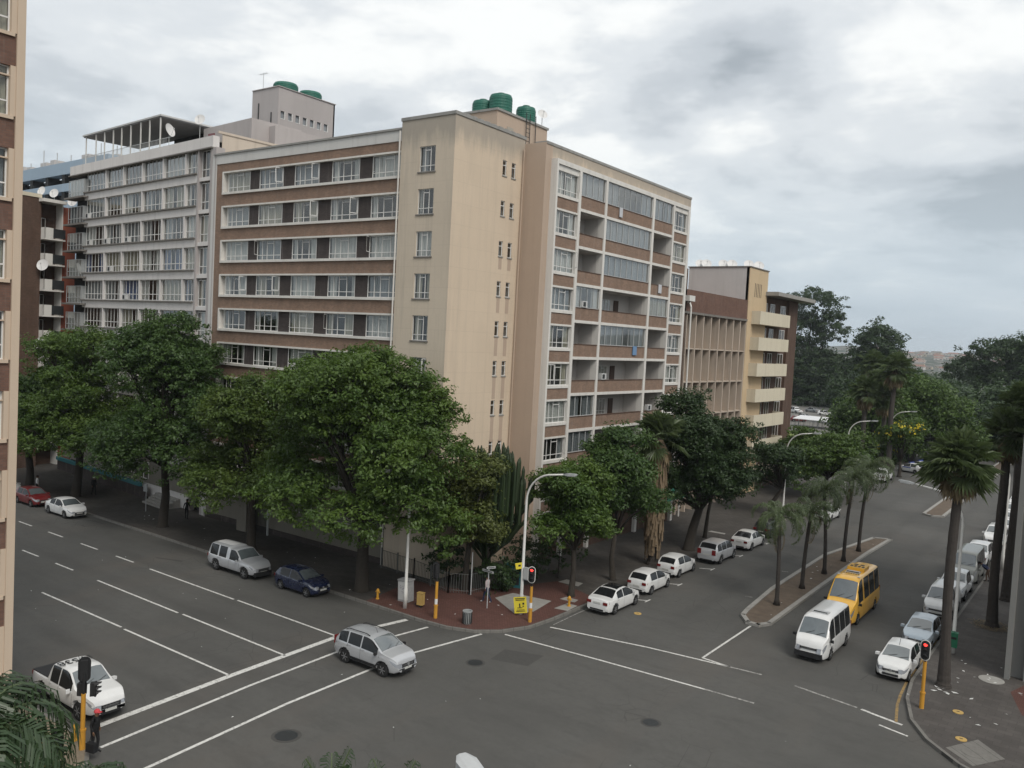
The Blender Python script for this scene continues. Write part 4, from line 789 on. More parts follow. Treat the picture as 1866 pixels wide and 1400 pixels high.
KIND = {
 'hatch': dict(L=3.95, W=1.68, top=[(-1.975, .56), (-1.96, .9), (-1.86, 1.02), (-1.5, 1.38), (-1.1, 1.455), (-.1, 1.47), (.25, 1.40), (1.0, 1.0), (1.5, .92), (1.85, .78), (1.97, .5)], belt=[(-1.97, .55), (-1.9, .93), (-1.5, .95), (.95, .88), (1.5, .82), (1.86, .7), (1.97, .45)], wb=2.47, wo=.02, r=.3,
               ws=(.98, .22), rw=(-1.84, -1.5), sw=[(-1.3, -.42), (-.34, .78)], tumble=.31),
 'sedan': dict(L=4.5, W=1.76, top=[(-2.25, .5), (-2.22, .93), (-2.05, 1.0), (-1.6, 1.03), (-.95, 1.38), (-.4, 1.44), (.15, 1.44), (.45, 1.36), (1.15, .98), (1.8, .88), (2.15, .7), (2.25, .45)], belt=[(-2.25, .5), (-2.15, .9), (-1.5, .95), (1.1, .87), (1.8, .78), (2.12, .62), (2.25, .42)], wb=2.7, wo=0, r=.32,
               ws=(1.12, .42), rw=(-1.58, -.92), sw=[(-1.1, -.35), (-.27, .92)]),
 'suv': dict(L=4.5, W=1.84, top=[(-2.25, .6), (-2.22, 1.02), (-2.05, 1.2), (-1.75, 1.58), (-1.3, 1.65), (.1, 1.67), (.45, 1.6), (1.2, 1.16), (1.85, 1.04), (2.15, .86), (2.25, .5)], belt=[(-2.25, .6), (-2.15, 1.04), (-1.5, 1.06), (1.15, 1.0), (1.8, .93), (2.12, .76), (2.25, .5)], wb=2.66, wo=.02, r=.35,
               ws=(1.17, .42), rw=(-2.04, -1.74), sw=[(-1.85, -1.2), (-1.12, -.25), (-.17, .95)], clear=.26, tumble=.27),
 'bakkie': dict(L=5.3, W=1.83, top=[(-2.65, .6), (-2.64, .98), (-2.6, .99), (-1.02, .99), (-.98, 1.0), (-.92, 1.6), (-.8, 1.74), (.35, 1.77), (.62, 1.7), (1.25, 1.2), (2.1, 1.1), (2.5, .92), (2.65, .55)], belt=[(-2.65, .6), (-2.6, .98), (1.2, 1.0), (2.1, .97), (2.5, .8), (2.65, .5)], wb=3.08, wo=.1, r=.38,
               ws=(1.24, .62), rw=(-.96, -.9), sw=[(-.78, -.1), (-.02, 1.02)], clear=.32, tumble=.22),
 'canopy_bakkie': dict(L=5.2, W=1.82, top=[(-2.6, .6), (-2.58, 1.0), (-2.5, 1.1), (-2.3, 1.74), (-2.1, 1.8), (-.25, 1.82), (-.1, 1.72), (.45, 1.74), (.6, 1.68), (1.2, 1.18), (2.05, 1.08), (2.45, .9), (2.6, .55)], belt=[(-2.6, .6), (-2.5, 1.0), (1.15, 1.0), (2.05, .95), (2.45, .8), (2.6, .5)], wb=3.09, wo=.08, r=.38,
               ws=(1.18, .6), rw=(-2.5, -2.32), sw=[(-2.2, -1.3), (-1.15, -.35), (.02, .98)], clear=.32, tumble=.2),
 'minibus': dict(L=5.38, W=1.88, top=[(-2.69, .7), (-2.66, 1.2), (-2.6, 2.15), (-2.4, 2.27), (1.0, 2.28), (1.35, 2.2), (2.1, 1.32), (2.45, 1.14), (2.62, .9), (2.69, .5)], belt=[(-2.69, .65), (-2.62, 1.1), (2.0, 1.08), (2.4, 1.0), (2.62, .75), (2.69, .45)], wb=3.11, wo=-.05, r=.34,
               ws=(2.06, 1.42), rw=(-2.63, -2.57), sw=[(-2.45, -1.35), (-1.28, -.3), (-.22, .72), (.85, 1.72)], tumble=.13, nose=.25, tail=.06),
 'coach': dict(L=6.9, W=1.99, top=[(-3.45, .7), (-3.42, 1.2), (-3.38, 2.6), (-3.2, 2.75), (1.4, 2.78), (1.75, 2.68), (2.65, 1.5), (3.1, 1.25), (3.38, .95), (3.45, .5)], belt=[(-3.45, .65), (-3.38, 1.25), (2.5, 1.25), (3.05, 1.12), (3.35, .8), (3.45, .45)], wb=4.3, wo=.1, r=.36,
               ws=(2.6, 1.82), rw=(-3.42, -3.37), sw=[(-3.2, -1.9), (-1.8, -.5), (-.4, .8), (1.15, 2.2)], tumble=.12, nose=.25, tail=.05),
 'panelvan': dict(L=4.4, W=1.79, top=[(-2.2, .6), (-2.18, 1.1), (-2.15, 1.7), (-2.0, 1.83), (.2, 1.85), (.5, 1.76), (1.15, 1.12), (1.75, 1.0), (2.08, .85), (2.2, .5)], belt=[(-2.2, .6), (-2.12, 1.0), (1.1, 1.0), (1.7, .92), (2.05, .76), (2.2, .45)], wb=2.68, wo=.05, r=.32,
               ws=(1.12, .5), rw=(-2.165, -2.12), sw=[(.12, .98)], tumble=.2, nose=.3, tail=.06),
}
PROTO = {}
def car(kind, pnt, label, loc, rz, group, extra=None, roofc=None, rimm='rim', cat='car', name='parked_car', lower=None):
    K = KIND[kind]; L, Wd, r = K['L'], K['W'], K['r']; sh = Shell(L, Wd, K['top'], K['belt'], K.get('clear', .19), K.get('tumble', .36), K.get('nose', .32), K.get('tail', .2))
    T = thing(name, label, cat, loc, rz, group); wx = (K['wo']-K['wb']/2, K['wo']+K['wb']/2)
    o = build(sh.body(wx, r), 'body', [pnt, 'black'], T, local=True); auto_smooth(o, 42)
    a, b = K['ws']; o = build(sh.glass_top(b, a), 'windscreen', 'windscreen', T, local=True); auto_smooth(o)
    wp = MB(); zt_ = sh.ztop(a)
    for y in (-.35, .2): wp.tube([(a+.02, y, zt_+.06), (a-.22*(a-b), y+.42, sh.ztop(a-.22*(a-b))+.055)], .012, 4)
    build(wp, 'wiper', 'blackplastic', T, local=True)
    a, b = K['rw']; o = build(sh.glass_top(a, b, vm=10.9), 'rear_window', 'car_glass', T, local=True); auto_smooth(o)
    for (x0, x1) in K['sw']:
        for sg in (1, -1): o = build(sh.side(x0, x1, sgn=sg), 'side_window', 'car_glass', T, local=True); auto_smooth(o)
    tm, rm = wheel_mesh(r, .2); key = ('w', r)
    if key not in PROTO: PROTO[key] = (tm.mesh('tyre', 'rubber'), rm.mesh('rim', rimm if rimm in MATS else 'rim'))
    rmesh = PROTO[key][1]
    if rimm != 'rim': rmesh = PROTO.setdefault((rimm, r), rm.mesh('rim', rimm))
    for x in wx:
        for sg in (1, -1):
            w = bpy.data.objects.new('wheel', PROTO[key][0]); COL.objects.link(w); w.parent = T; w.location = (x, sg*(Wd/2-.115), r); w.rotation_euler = (0, 0, 0 if sg > 0 else PI)
            q = bpy.data.objects.new('rim', rmesh); COL.objects.link(q); q.parent = w
    hwf = sh.hw(L/2-.12); zl = lerpl(K['belt'], L/2-.2)
    van = kind in ('minibus', 'coach')
    for sg in (1, -1):
        pts = [];
        mb = MB()
        for (dx, v0, v1) in ((.5, 6.1, 6.95), (.3, 5.0, 6.95), (.12, 4.5, 6.9)):
            p1, p2 = sh.pt(L/2-dx, v0, .012), sh.pt(L/2-dx, v1, .012); pts.append(((p1[0], p1[1]*sg, p1[2]), (p2[0], p2[1]*sg, p2[2])))
        xe = L/2+.006; z1, z2 = pts[-1][0][2], pts[-1][1][2]; pts.append(((xe+.004, sg*hwf*.86, z1-.03), (xe-.05, sg*hwf*.84, z2+.05))); pts.append(((xe+.012, sg*hwf*.55, z1+.02), (xe-.04, sg*hwf*.55, z2+.03)))
        for (p1, p2), (p3, p4) in zip(pts, pts[1:]): mb.add([p1, p2, p4, p3], [(0, 1, 2, 3)])
        build(mb, 'headlight', 'headlamp', T, local=True)
        x0 = -L/2; mb = MB(); hwr = sh.hw(x0+.1); zl2 = lerpl(K['belt'], x0+.1); zz0, zz1 = (zl2-.2, zl2-.02) if not van and kind != 'suv' else (zl2-.25, zl2+.15)
        mb.obox((x0+.01, sg*hwr*.78, (zz0+zz1)/2), (.02, 0, 0), (0, hwr*.2, 0), (0, 0, (zz1-zz0)/2)); p1 = [sh.pt(x0+.02+q_, v, .008) for q_ in (0, .2) for v in (5.4, 6.9)]
        mb.add([(x, y*sg, z) for x, y, z in (p1[0], p1[1], p1[3], p1[2])], [(0, 1, 2, 3)]); build(mb, 'tail_light', 'taillamp', T, local=True)
        xm, zm = K['ws'][0]-.22, lerpl(K['belt'], K['ws'][0])+.1; ym = sh.hw(xm)
        mb = MB().obox((xm, sg*(ym+.09), zm), (.07, sg*.03, 0), (0, .085, 0), (0, 0, .07)).tube([(xm, sg*(ym-.05), zm-.06), (xm, sg*(ym+.08), zm-.02)], .02, 5)
        build(mb, 'mirror', pnt if not (extra and 'blackmirror' in extra) else 'blackplastic', T, local=True)
        mb = MB()
        for (x0_, x1_) in K['sw'][-2:]: p_ = sh.pt(x0_+.12, 6.0, .01); mb.obox((p_[0]+.02, sg*p_[1], p_[2]), (.09, 0, 0), (0, .014, 0), (0, 0, .016))
        build(mb, 'door_handle', pnt, T, local=True)
        xs_ = [K['sw'][0][1]+.04] if len(K['sw']) > 1 else []
        mb = MB()
        for xq in [K['sw'][-1][1]+.12, K['sw'][-1][0]-.04]+xs_+([K['sw'][-2][0]-.02] if len(K['sw']) > 1 else []):
            if any(abs(xq-w_) < r*1.15 for w_ in wx): v0 = 5.4
            else: v0 = 3.0
            q = [sh.pt(xq+dx, v0+(7-v0)*j/5, .004) for j in range(6) for dx in (0, .014)]
            for j in range(5): mb.add([(x, y*sg, z) for x, y, z in (q[2*j], q[2*j+1], q[2*j+3], q[2*j+2])], [(0, 1, 2, 3)])
        build(mb, 'door_seam', 'black', T, local=True)
    zg = zl-.13; mb = MB().obox((L/2+.012, 0, zg), (.012, 0, 0), (0, hwf*.6, 0), (0, 0, .085 if kind in ('suv', 'bakkie', 'canopy_bakkie') else .06)); 
    gm = 'blackplastic'; o = build(mb, 'grille', gm, T, local=True)
    mb = MB()
    for dz in (-.02, .025): mb.obox((L/2+.026, 0, zg+dz), (.004, 0, 0), (0, hwf*.5, 0), (0, 0, .007))
    build(mb, 'grille_bar', 'chrome', o, local=True)
    build(MB().obox((L/2+.008, 0, .33+K.get('clear', .19)*.3), (.016, 0, 0), (0, hwf*.6, 0), (0, 0, .06)), 'air_intake', 'blackplastic', T, local=True)
    build(MB().obox((L/2+.02, 0, .46+K.get('clear', .19)*.2), (.008, 0, 0), (0, .25, 0), (0, 0, .055)), 'number_plate', 'plate', T, local=True)
    build(MB().obox((-L/2-.008, 0, .62 if kind in ('hatch', 'minibus', 'coach', 'panelvan') else .78), (.01, 0, 0), (0, .25, 0), (0, 0, .055)), 'number_plate', 'plate', T, local=True)
    build(MB().obox((-L/2-.0, 0, .36), (.02, 0, 0), (0, hwf*.7, 0), (0, 0, .05)), 'rear_valance', 'blackplastic', T, local=True)
    if extra and 'badge' in extra: build(MB().lathe([(.075, L/2+.015), (.075, L/2+.045), (.05, L/2+.05)], (0, 0, zg+.03), 14, 'x'), 'badge', 'chrome', T, local=True)
    if extra and 'diamond' in extra: build(MB().add([(L/2+.05, 0, zg-.13), (L/2+.05, .09, zg+.01), (L/2+.03, 0, zg+.16), (L/2+.05, -.09, zg+.01), (L/2+.03, 0, zg-.13), (L/2+.03, .09, zg+.01), (L/2+.01, 0, zg+.16), (L/2+.03, -.09, zg+.01)], [(0, 1, 2, 3), (0, 4, 5, 1), (1, 5, 6, 2), (2, 6, 7, 3), (3, 7, 4, 0)]), 'badge', 'chrome', T, local=True)
    if extra and 'rails' in extra:
        for sg in (1, -1):
            z = [sh.ztop(x) for x in (-1.5, -1.2, .05, .25)]; yy = sh.pt(0, 11)[1]-.02
            build(MB().tube([(-1.55, sg*yy, sh.ztop(-1.55)+.02), (-1.35, sg*yy, sh.ztop(-1.35)+.08), (-.1, sg*yy, sh.ztop(-.1)+.08), (.15, sg*yy, sh.ztop(.15)+.02)], .022, 6), 'roof_rail', 'blackplastic', T, local=True)
        mb = MB()
        for x0_, x1_ in ((wx[0]+r*1.15, wx[1]-r*1.15),):
            for sg in (1, -1):
                q = [sh.pt(x0_+(x1_-x0_)*i/4, v, .012) for i in range(5) for v in (2.2, 3.6)]
                for i in range(4): mb.add([(x, y*sg, z) for x, y, z in (q[2*i], q[2*i+1], q[2*i+3], q[2*i+2])], [(0, 1, 2, 3)])
        build(mb, 'side_cladding', 'blackplastic', T, local=True)
        for x in wx:
            for sg in (1, -1):
                mb = MB(); n = 14; vs = []
                for i in range(n+1):
                    a_ = PI*i/n
                    for rr_ in (r*1.14, r*1.32):
                        x_, z_ = x+rr_*math.cos(a_), r+rr_*math.sin(a_); vs.append((x_, sg*(sh.hw(x_)*(1.0)+.012), max(.3, z_)))
                mb.add(vs, [(2*i, 2*i+1, 2*i+3, 2*i+2) for i in range(n)]); build(mb, 'arch_trim', 'blackplastic', T, local=True)
    if extra and 'panoroof' in extra: o = build(sh.glass_top(-.75, .32, off=.02, vm=11.2), 'roof_glass', 'car_glass', T, local=True); auto_smooth(o)
    if extra and 'hatchroof' in extra: x0 = .55 if kind == 'minibus' else .2; z = sh.ztop(0)+.035; build(MB().obox((x0+.05, 0, z+.015), (.28, 0, 0), (0, .42, 0), (0, 0, .03)), 'roof_hatch', 'steel', T, local=True); build(MB().obox((x0+.2, 0, z+.05), (.1, 0, 0), (0, .38, 0), (0, 0, .008)), 'hatch_pane', 'car_glass', T, local=True)
    if extra and 'blackbed' in extra: build(MB().obox((-1.8, 0, 1.035), (.72, 0, 0), (0, Wd/2-.14, 0), (0, 0, .02)), 'bed_cover', 'blackplastic', T, local=True)
    if extra and 'bumper' in extra: build(MB().obox((L/2-.06, 0, .42), (.1, 0, 0), (0, hwf*.98, 0), (0, 0, .14)), 'front_bumper', 'blackplastic', T, local=True)
    for k_ in ('antenna',):
        if extra and k_ in extra: zt_ = sh.ztop(0)+.03; build(MB().tube([(.1, 0, zt_), (-.1, 0, zt_+.28)], .012, 4), 'antenna', 'blackplastic', T, local=True)
    return T
NX, PX, PY, MY = PI, 0, PI/2, -PI/2
GL_ = 'cars parked along the left street kerb'; GM = 'cars parked along the building side of the right street'; GR = 'cars parked along the right pavement'
car('suv', 'silver_paint', 'silver compact crossover with roof rails driving over the crossing lines', (-30.1, 30.9, 0), 0, None, {'rails', 'diamond', 'antenna', 'blackmirror'}, name='moving_car')
car('sedan', 'white_paint', 'white sedan with black glass roof, nearest the corner on the kerb', (-26.0, 48.35, 0), PY, GM, {'panoroof'})
h1 = car('hatch', 'white_paint', 'white hatchback parked directly ahead of the black roofed sedan', (-26.25, 53.8, 0), PY, GM, {'badge', 'antenna'})
dup(h1, (-26.75, 59.3, 0), PY, 'white hatchback between another white hatchback and the silver crossover', GM)
car('suv', 'silver_paint', 'silver crossover parked between a white hatchback and a white sedan', (-26.15, 65.6, 0), PY, GM, {'antenna'})
s1 = car('sedan', 'white_paint', 'plain white sedan parked under the last kerb tree before the palms', (-26.0, 72.1, 0), PY, GM)
car('hatch', 'black_paint', 'black hatchback half hidden by palm fronds at the far kerb', (-26.4, 78.2, 0), PY, GM)
car('hatch', 'navy_paint', 'dark blue hatchback parked at the kerb near the big tree trunk', (-42.35, 36.5, 0), 0, GL_, {'badge'})
cb = car('canopy_bakkie', 'silver_paint', 'silver pickup with white load canopy parked by the kerb', (-48.6, 36.25, 0), 0, GL_, {'bumper'}, cat='pickup', name='parked_pickup')
shc = Shell(5.2, 1.82, KIND['canopy_bakkie']['top'], KIND['canopy_bakkie']['belt'], .32)
for sg in (1, -1):
    mb = MB()
    for (xa, xb, va, vb) in ((-2.48, -.22, 7.02, 7.12), (-2.48, -.22, 9.75, 11), (-2.46, -2.22, 7.1, 9.8), (-1.3, -1.15, 7.1, 9.8), (-.34, -.2, 7.1, 9.8)):
        q = shc.side(xa, xb, va, vb, .012, sg, 6); mb.add(q.v, q.f)
    build(mb, 'canopy_side', 'white_paint', cb, local=True)
build(shc.glass_top(-2.3, -.22, off=.014, vm=10.9), 'canopy_top', 'white_paint', cb, local=True)
s2 = dup(s1, (-72.7, 36.4, 0), 0, 'white sedan parked behind the red hatchback on the far left', GL_); s2['label'] = 'white sedan parked just in front of the red hatchback, far left'
car('hatch', 'red_paint', 'red hatchback parked under the trees at the far left kerb', (-78.6, 36.4, 0), 0, GL_)
dup(h1, (-84.6, 36.6, 0), 0, 'pale car mostly hidden behind the brick block corner, furthest left', GL_)
hl = car('bakkie', 'white_paint', 'white double cab pickup with large number on its roof', (-36.35, 18.95, 0), 0, None, {'blackbed', 'antenna'}, cat='pickup', name='moving_pickup')
text('17538', .62, 'black', None, (0, 0, 0), (0, -1, 0), (1, 0, 0), .004, name='roof_number'); rn = bpy.data.objects['roof_number']; rn.parent = hl; rn.location = (-.35, 0, 1.815)
car('minibus', 'white_paint', 'white high roof minibus driving ahead of the yellow one', (-13.35, 50.2, 0), MY, None, {'hatchroof', 'bumper', 'blackmirror'}, cat='minibus', name='moving_minibus')
yb = car('coach', 'yellow_paint', 'tall yellow minibus driving close behind the white minibus', (-13.9, 58.75, 0), MY, None, {'hatchroof', 'blackmirror', 'bumper'}, cat='minibus', name='moving_minibus')
build(MB().obox((-.95, 0, 2.9), (.62, 0, 0), (0, .55, 0), (0, 0, .1)), 'air_unit', 'yellow_paint', yb, local=True)
mb = MB()
for k_ in range(4): mb.obox((-.75, -.36+k_*.24, 3.003), (.2, 0, 0), (0, .08, 0), (0, 0, .006))
for k_ in (-.2, .2): mb.obox((-1.25, k_, 3.003), (.14, 0, 0), (0, .13, 0), (0, 0, .006))
build(mb, 'fan_grille', 'blackplastic', yb, local=True)
mb = MB()
for k_ in range(7): mb.obox((.75, -.45+k_*.15, 2.817), (.07, 0, 0), (0, .05, 0), (0, 0, .003))
build(mb, 'roof_marking', 'blackplastic', yb, local=True)
for yv in (-.62, .62): build(MB().obox((1.35, yv, 2.81), (.1, 0, 0), (0, .08, 0), (0, 0, .006)), 'roof_sticker', 'plate', yb, local=True)
h3_ = dup(h1, (-9.15, 49.75, 0), MY, 'white hatchback parked nearest the camera behind the signal head', GR)
car('hatch', 'silverblue_paint', 'pale silver hatchback second in the right parked row', (-9.15, 56.0, 0), MY, GR, {'badge'})
car('panelvan', 'white_paint', 'white compact panel van third in the right parked row', (-9.3, 63.6, 0), MY, GR, cat='van')
bk1 = car('bakkie', 'white_paint', 'white pickup behind the panel van in the right parked row', (-9.35, 69.6, 0), MY, GR, cat='pickup', name='parked_pickup')
kb = car('minibus', 'kombi_paint', 'dull grey green old van with people at its side', (-9.4, 75.6, 0), MY, GR, cat='van', name='parked_van')
car('suv', 'white_paint', 'white roofed car with dark windscreen behind the grey green van', (-9.5, 82.2, 0), MY, GR)
bk2 = dup(bk1, (-9.3, 92.2, 0), MY, 'white pickup parked alone in front of the far row', GR)
h5 = dup(h1, (-9.4, 98.6, 0), MY, 'white hatchback first behind the far white pickup', GR); dup(s1, (-9.5, 104.2, 0), MY, 'white sedan second behind the far white pickup', GR); dup(h1, (-9.7, 110, 0), MY, 'white hatchback third behind the far white pickup', GR); dup(bk1, (-9.8, 117, 0), MY, 'white pickup near the end of the right parked row', GR); dup(h1, (-9.9, 124, 0), MY, 'last white hatchback at the end of the right parked row', GR)
dup(s1, (-10.0, 131, 0), MY, 'white sedan beyond the last white hatchback on the right', GR); dup(h1, (-10.1, 138, 0), MY, 'very last small white car of the right parked row', GR)
s6 = dup(s1, (-24.7, 91.3, 0), PY, 'white car driving away seen through the median palms', None); s6.name = 'moving_car'
bk3 = dup(bk1, (-27.0, 126.0, 0), PY, 'white pickup driving away beyond the trees', None); bk3.name = 'moving_pickup'
def police(lab, loc, rz):
    p = car('hatch', 'white_paint', lab, loc, rz, 'police cars at the park kerb', name='police_car', cat='police car'); sh = Shell(3.95, 1.68, KIND['hatch']['top'], KIND['hatch']['belt'], .19)
    for sg in (1, -1): build(sh.side(-.5, .9, 5.1, 6.6, .014, sg, 6), 'side_stripe', 'blue_paint', p, local=True)
    build(MB().obox((0, 0, 1.57), (.12, 0, 0), (0, .5, 0), (0, 0, .06)), 'light_bar', 'blue_paint', p, local=True)
police('white police hatchback with blue markings nearest on the park kerb', (-26.0, 139.6, 0), PI*.86); police('second police car with blue bonnet behind the first', (-25.5, 143.6, 0), PI*.86)
gp = 'cars in the distant parking lot'
for k_, (src, x, y, rz, lab) in enumerate([(bk1, -78, 247, 2.6, 'white pickup at the back left of the distant lot'), (h1, -70.8, 215, 0.4, 'white car front left in the distant lot'), (s1, -69, 225.5, 2.9, 'white car in the middle of the distant lot'), (h1, -69.8, 248, .3, 'white car at the right of the distant lot')]): dup(src, (x, y, .05), rz, lab, gp)
rc = car('hatch', 'red_paint', 'red car between white cars in the distant lot', (-67.2, 216, .05), .5, gp); car('sedan', 'grey_paint', 'dark grey car at the back of the distant lot', (-76, 257, .05), 2.7, gp)
# ================================================================== TREES
def raw_mesh(name, co, nq, mat_, k=4):
    me = bpy.data.meshes.new(name); me.vertices.add(len(co)); me.vertices.foreach_set('co', np.asarray(co, np.float32).ravel())
    me.loops.add(nq*k); me.loops.foreach_set('vertex_index', np.arange(nq*k, dtype=np.int32)); me.polygons.add(nq)
    me.polygons.foreach_set('loop_start', np.arange(0, nq*k, k, dtype=np.int32)); me.polygons.foreach_set('loop_total', np.full(nq, k, np.int32))
    me.materials.append(MATS[mat_]); me.update(calc_edges=True); return me
def leaves(centres, nrm, size, rng, aspect=.5):
    """rhombic leaves; centres (n,3), nrm preferred normals (n,3)"""
    n = len(centres); nv = nrm+rng.normal(0, .55, (n, 3)); nv /= np.linalg.norm(nv, axis=1)[:, None]+1e-9
    a = rng.normal(0, 1, (n, 3)); a -= nv*(a*nv).sum(1)[:, None]; a /= np.linalg.norm(a, axis=1)[:, None]+1e-9; b = np.cross(nv, a)
    s_ = (size*rng.uniform(.6, 1.35, n))[:, None]; droop = np.array([0, 0, -.18])*s_
    co = np.stack([centres-a*s_, centres+b*s_*aspect, centres+a*s_+droop, centres-b*s_*aspect], 1); return co.reshape(-1, 3)
def crown_mesh(lobes, clumps, per, lsize, rng, mat_, csize=.75, core=True):
    """lobes: (cx,cy,cz,rx,ry,rz) in tree space. Twig-end clumps on and inside every lobe, leaves on each clump."""
    L = np.array(lobes, float); vol = (L[:, 3]*L[:, 4]*L[:, 5])**(2/3); w = vol/vol.sum(); idx = rng.choice(len(L), clumps, p=w); d = rng.normal(0, 1, (clumps, 3)); d /= np.linalg.norm(d, axis=1)[:, None]
    d[:, 2] = np.where(rng.random(clumps) < .25, d[:, 2], np.abs(d[:, 2])*np.where(rng.random(clumps) < .2, -1, 1)); rad = rng.uniform(.3, 1.2, clumps)**.6*np.where(rng.random(clumps) < .12, 1.28, 1)
    c = L[idx, :3]+d*L[idx, 3:]*rad[:, None]; c[:, 2] += rng.normal(0, .15, clumps)
    cs = csize*rng.uniform(.55, 1.35, clumps); n = clumps*per; ci = np.repeat(np.arange(clumps), per); q = rng.normal(0, 1, (n, 3)); q /= np.linalg.norm(q, axis=1)[:, None]; rr_ = rng.uniform(.15, 1, n)**.6
    p = c[ci]+q*np.array([1, 1, .55])*(cs[ci]*rr_)[:, None]; nr = q*.5+np.array([0, 0, .75])+d[ci]*.25
    co = leaves(p, nr, np.full(n, lsize), rng); return raw_mesh('crown', co, n, mat_)
def tree(name, label, cat, loc, trunk_h, tr, lobes, clumps, per, lsize, mat_, seed, lean=(0, 0), group=None, csize=.62, flowers=0, limbs=True):
    rng = np.random.default_rng(seed); T = thing(name, label, cat, loc, 0, group); r_ = random.Random(seed)
    mb = MB(); fork = Vector((lean[0], lean[1], trunk_h)); mid = Vector((lean[0]*.35+r_.uniform(-.15, .15), lean[1]*.35+r_.uniform(-.15, .15), trunk_h*.5))
    mb.tube([(0, 0, -.1), (0, 0, .15), tuple(mid), tuple(fork)], [tr*1.7, tr*1.15, tr*.9, tr*.75], 10)
    build(mb, 'trunk', 'trunk', T, local=True, smooth=True)
    mb = MB()
    for (cx, cy, cz, rx, ry, rz) in lobes:
        t_ = Vector((cx, cy, cz)); m = fork.lerp(t_, .45)+Vector((r_.uniform(-.3, .3), r_.uniform(-.3, .3), r_.uniform(0, .5))); mb.tube([fork-Vector((0, 0, .2)), m, t_], [tr*.5, tr*.32, tr*.16], 7)
        for _ in range(5 if limbs else 2):
            e = t_+Vector((r_.uniform(-1, 1)*rx*.8, r_.uniform(-1, 1)*ry*.8, r_.uniform(-.3, .8)*rz)); s0 = m.lerp(t_, r_.uniform(.2, 1)); mb.tube([s0, s0.lerp(e, .5)+Vector((0, 0, .15)), e], [tr*.17, tr*.1, tr*.04], 5)
    build(mb, 'limbs', 'trunk', T, local=True, smooth=True)
    o = bpy.data.objects.new('crown', crown_mesh(lobes, clumps, per, lsize, rng, mat_, csize)); COL.objects.link(o); o.parent = T
    if flowers:
        L = np.array(lobes); i = rng.integers(0, len(L), flowers); d = rng.normal(0, 1, (flowers, 3)); d /= np.linalg.norm(d, axis=1)[:, None]; d[:, 2] = np.abs(d[:, 2]); c = L[i, :3]+d*L[i, 3:]*1.06
        o = bpy.data.objects.new('blossoms', raw_mesh('blossoms', leaves(np.repeat(c, 3, 0)+rng.normal(0, .12, (flowers*3, 3)), np.repeat(d, 3, 0), np.full(flowers*3, .16), rng, .9), flowers*3, 'flower')); COL.objects.link(o); o.parent = T
    return T
def dome(r, h, z, n, seed, spread=.62, flat=.55):
    """lobes filling a rounded crown of radius r, from z-h/2 to z+h/2"""
    q = random.Random(seed); out_ = [(0, 0, z+h*.06, r*.46, r*.46, h*.36)]; n = int(n*1.55)
    for k_ in range(n):
        a = 2*PI*k_/n+q.uniform(-.35, .35); lv = q.choice((-.3, -.16, -.02, .12, .24, .34)); rr_ = r*spread*q.uniform(.6, 1.25)*(1-max(0, lv)*.7); s_ = r*q.uniform(.22, .4); out_.append((rr_*math.cos(a), rr_*math.sin(a), z+h*lv, s_, s_, s_*flat*1.25))
    return out_
GS = 'leafy street trees round the corner block'
tree('street_tree', 'largest spreading street tree in front of the brick facade', 'tree', (-39.4, 38.9, .15), 4.6, .42, dome(6.7, 10.5, 10.0, 13, 1)+[(4.6, -1, 6.6, 2.3, 2.2, 2.0), (4.6, -2.6, 8.7, 2.1, 2.0, 1.7), (2.2, -3.5, 5.6, 2.3, 2, 1.6), (-2.5, -3.8, 6.0, 2.2, 2, 1.6), (5.8, 1.2, 5.0, 1.7, 1.7, 1.6), (-5.2, -1, 7.0, 2.8, 2.4, 2.4), (-5.6, 0, 10.4, 2.4, 2.2, 1.8), (0, 0, 14.8, 2.4, 2.4, .9), (-3, 1, 14, 1.8, 1.8, 1), (3.2, 1.5, 12.3, 2.2, 2, 1.3), (5.3, 1.0, 9.6, 2, 2, 1.3)], 3300, 40, .118, 'leaf_street', 21, group=GS, csize=.6)
tree('street_tree', 'street tree merging into the left of the largest one, over the silver pickup', 'tree', (-52.6, 40.2, .15), 4.2, .33, dome(5.2, 8.2, 8.2, 9, 2)+[(3.8, -.5, 5.6, 2.2, 2.1, 1.8), (-3.6, -1, 5.4, 2.2, 2, 1.7), (0, -3.4, 5.2, 2.3, 2, 1.5), (1, 0, 12.2, 1.8, 1.8, 1.1)], 1900, 38, .118, 'leaf_street_fresh', 22, group=GS)
tree('street_tree', 'tall street tree in front of the joint between the two blocks', 'tree', (-63.2, 39.5, .15), 5.2, .36, dome(5.3, 12, 11.2, 12, 3)+[(.8, 0, 16.1, 2.0, 2, 1.4), (4.2, -1, 7.0, 2.4, 2.2, 2.2), (-3.8, -2, 6.4, 2.3, 2.2, 2), (0, -3.6, 6.0, 2.2, 2, 1.6), (5, 0, 10, 2, 2, 1.6), (3.6, 0, 12.5, 2.0, 2, 1.5), (-3, 0, 14.2, 1.8, 1.8, 1.3)], 2500, 38, .122, 'leaf_street_deep', 23, group=GS)
tree('street_tree', 'street tree with leaning trunk before the grey balcony block', 'tree', (-78.8, 40.3, .15), 5.4, .38, dome(6.3, 10.6, 10.0, 12, 4)+[(2.6, 0, 14.4, 2.4, 2.2, 1.5), (-4, -2, 5.8, 2.4, 2.2, 1.8), (4, -2, 6.2, 2.4, 2.2, 1.8), (0, -4, 5.6, 2.3, 2, 1.5)], 2200, 36, .13, 'leaf_street', 24, (.7, 0), group=GS)
tree('street_tree', 'street tree at the far left behind the red hatchback', 'tree', (-84.6, 38.8, .15), 4.0, .36, dome(5.0, 8.6, 7.4, 9, 5), 1050, 44, .13, 'leaf_street_deep', 25, (-.5, 0), group=GS)
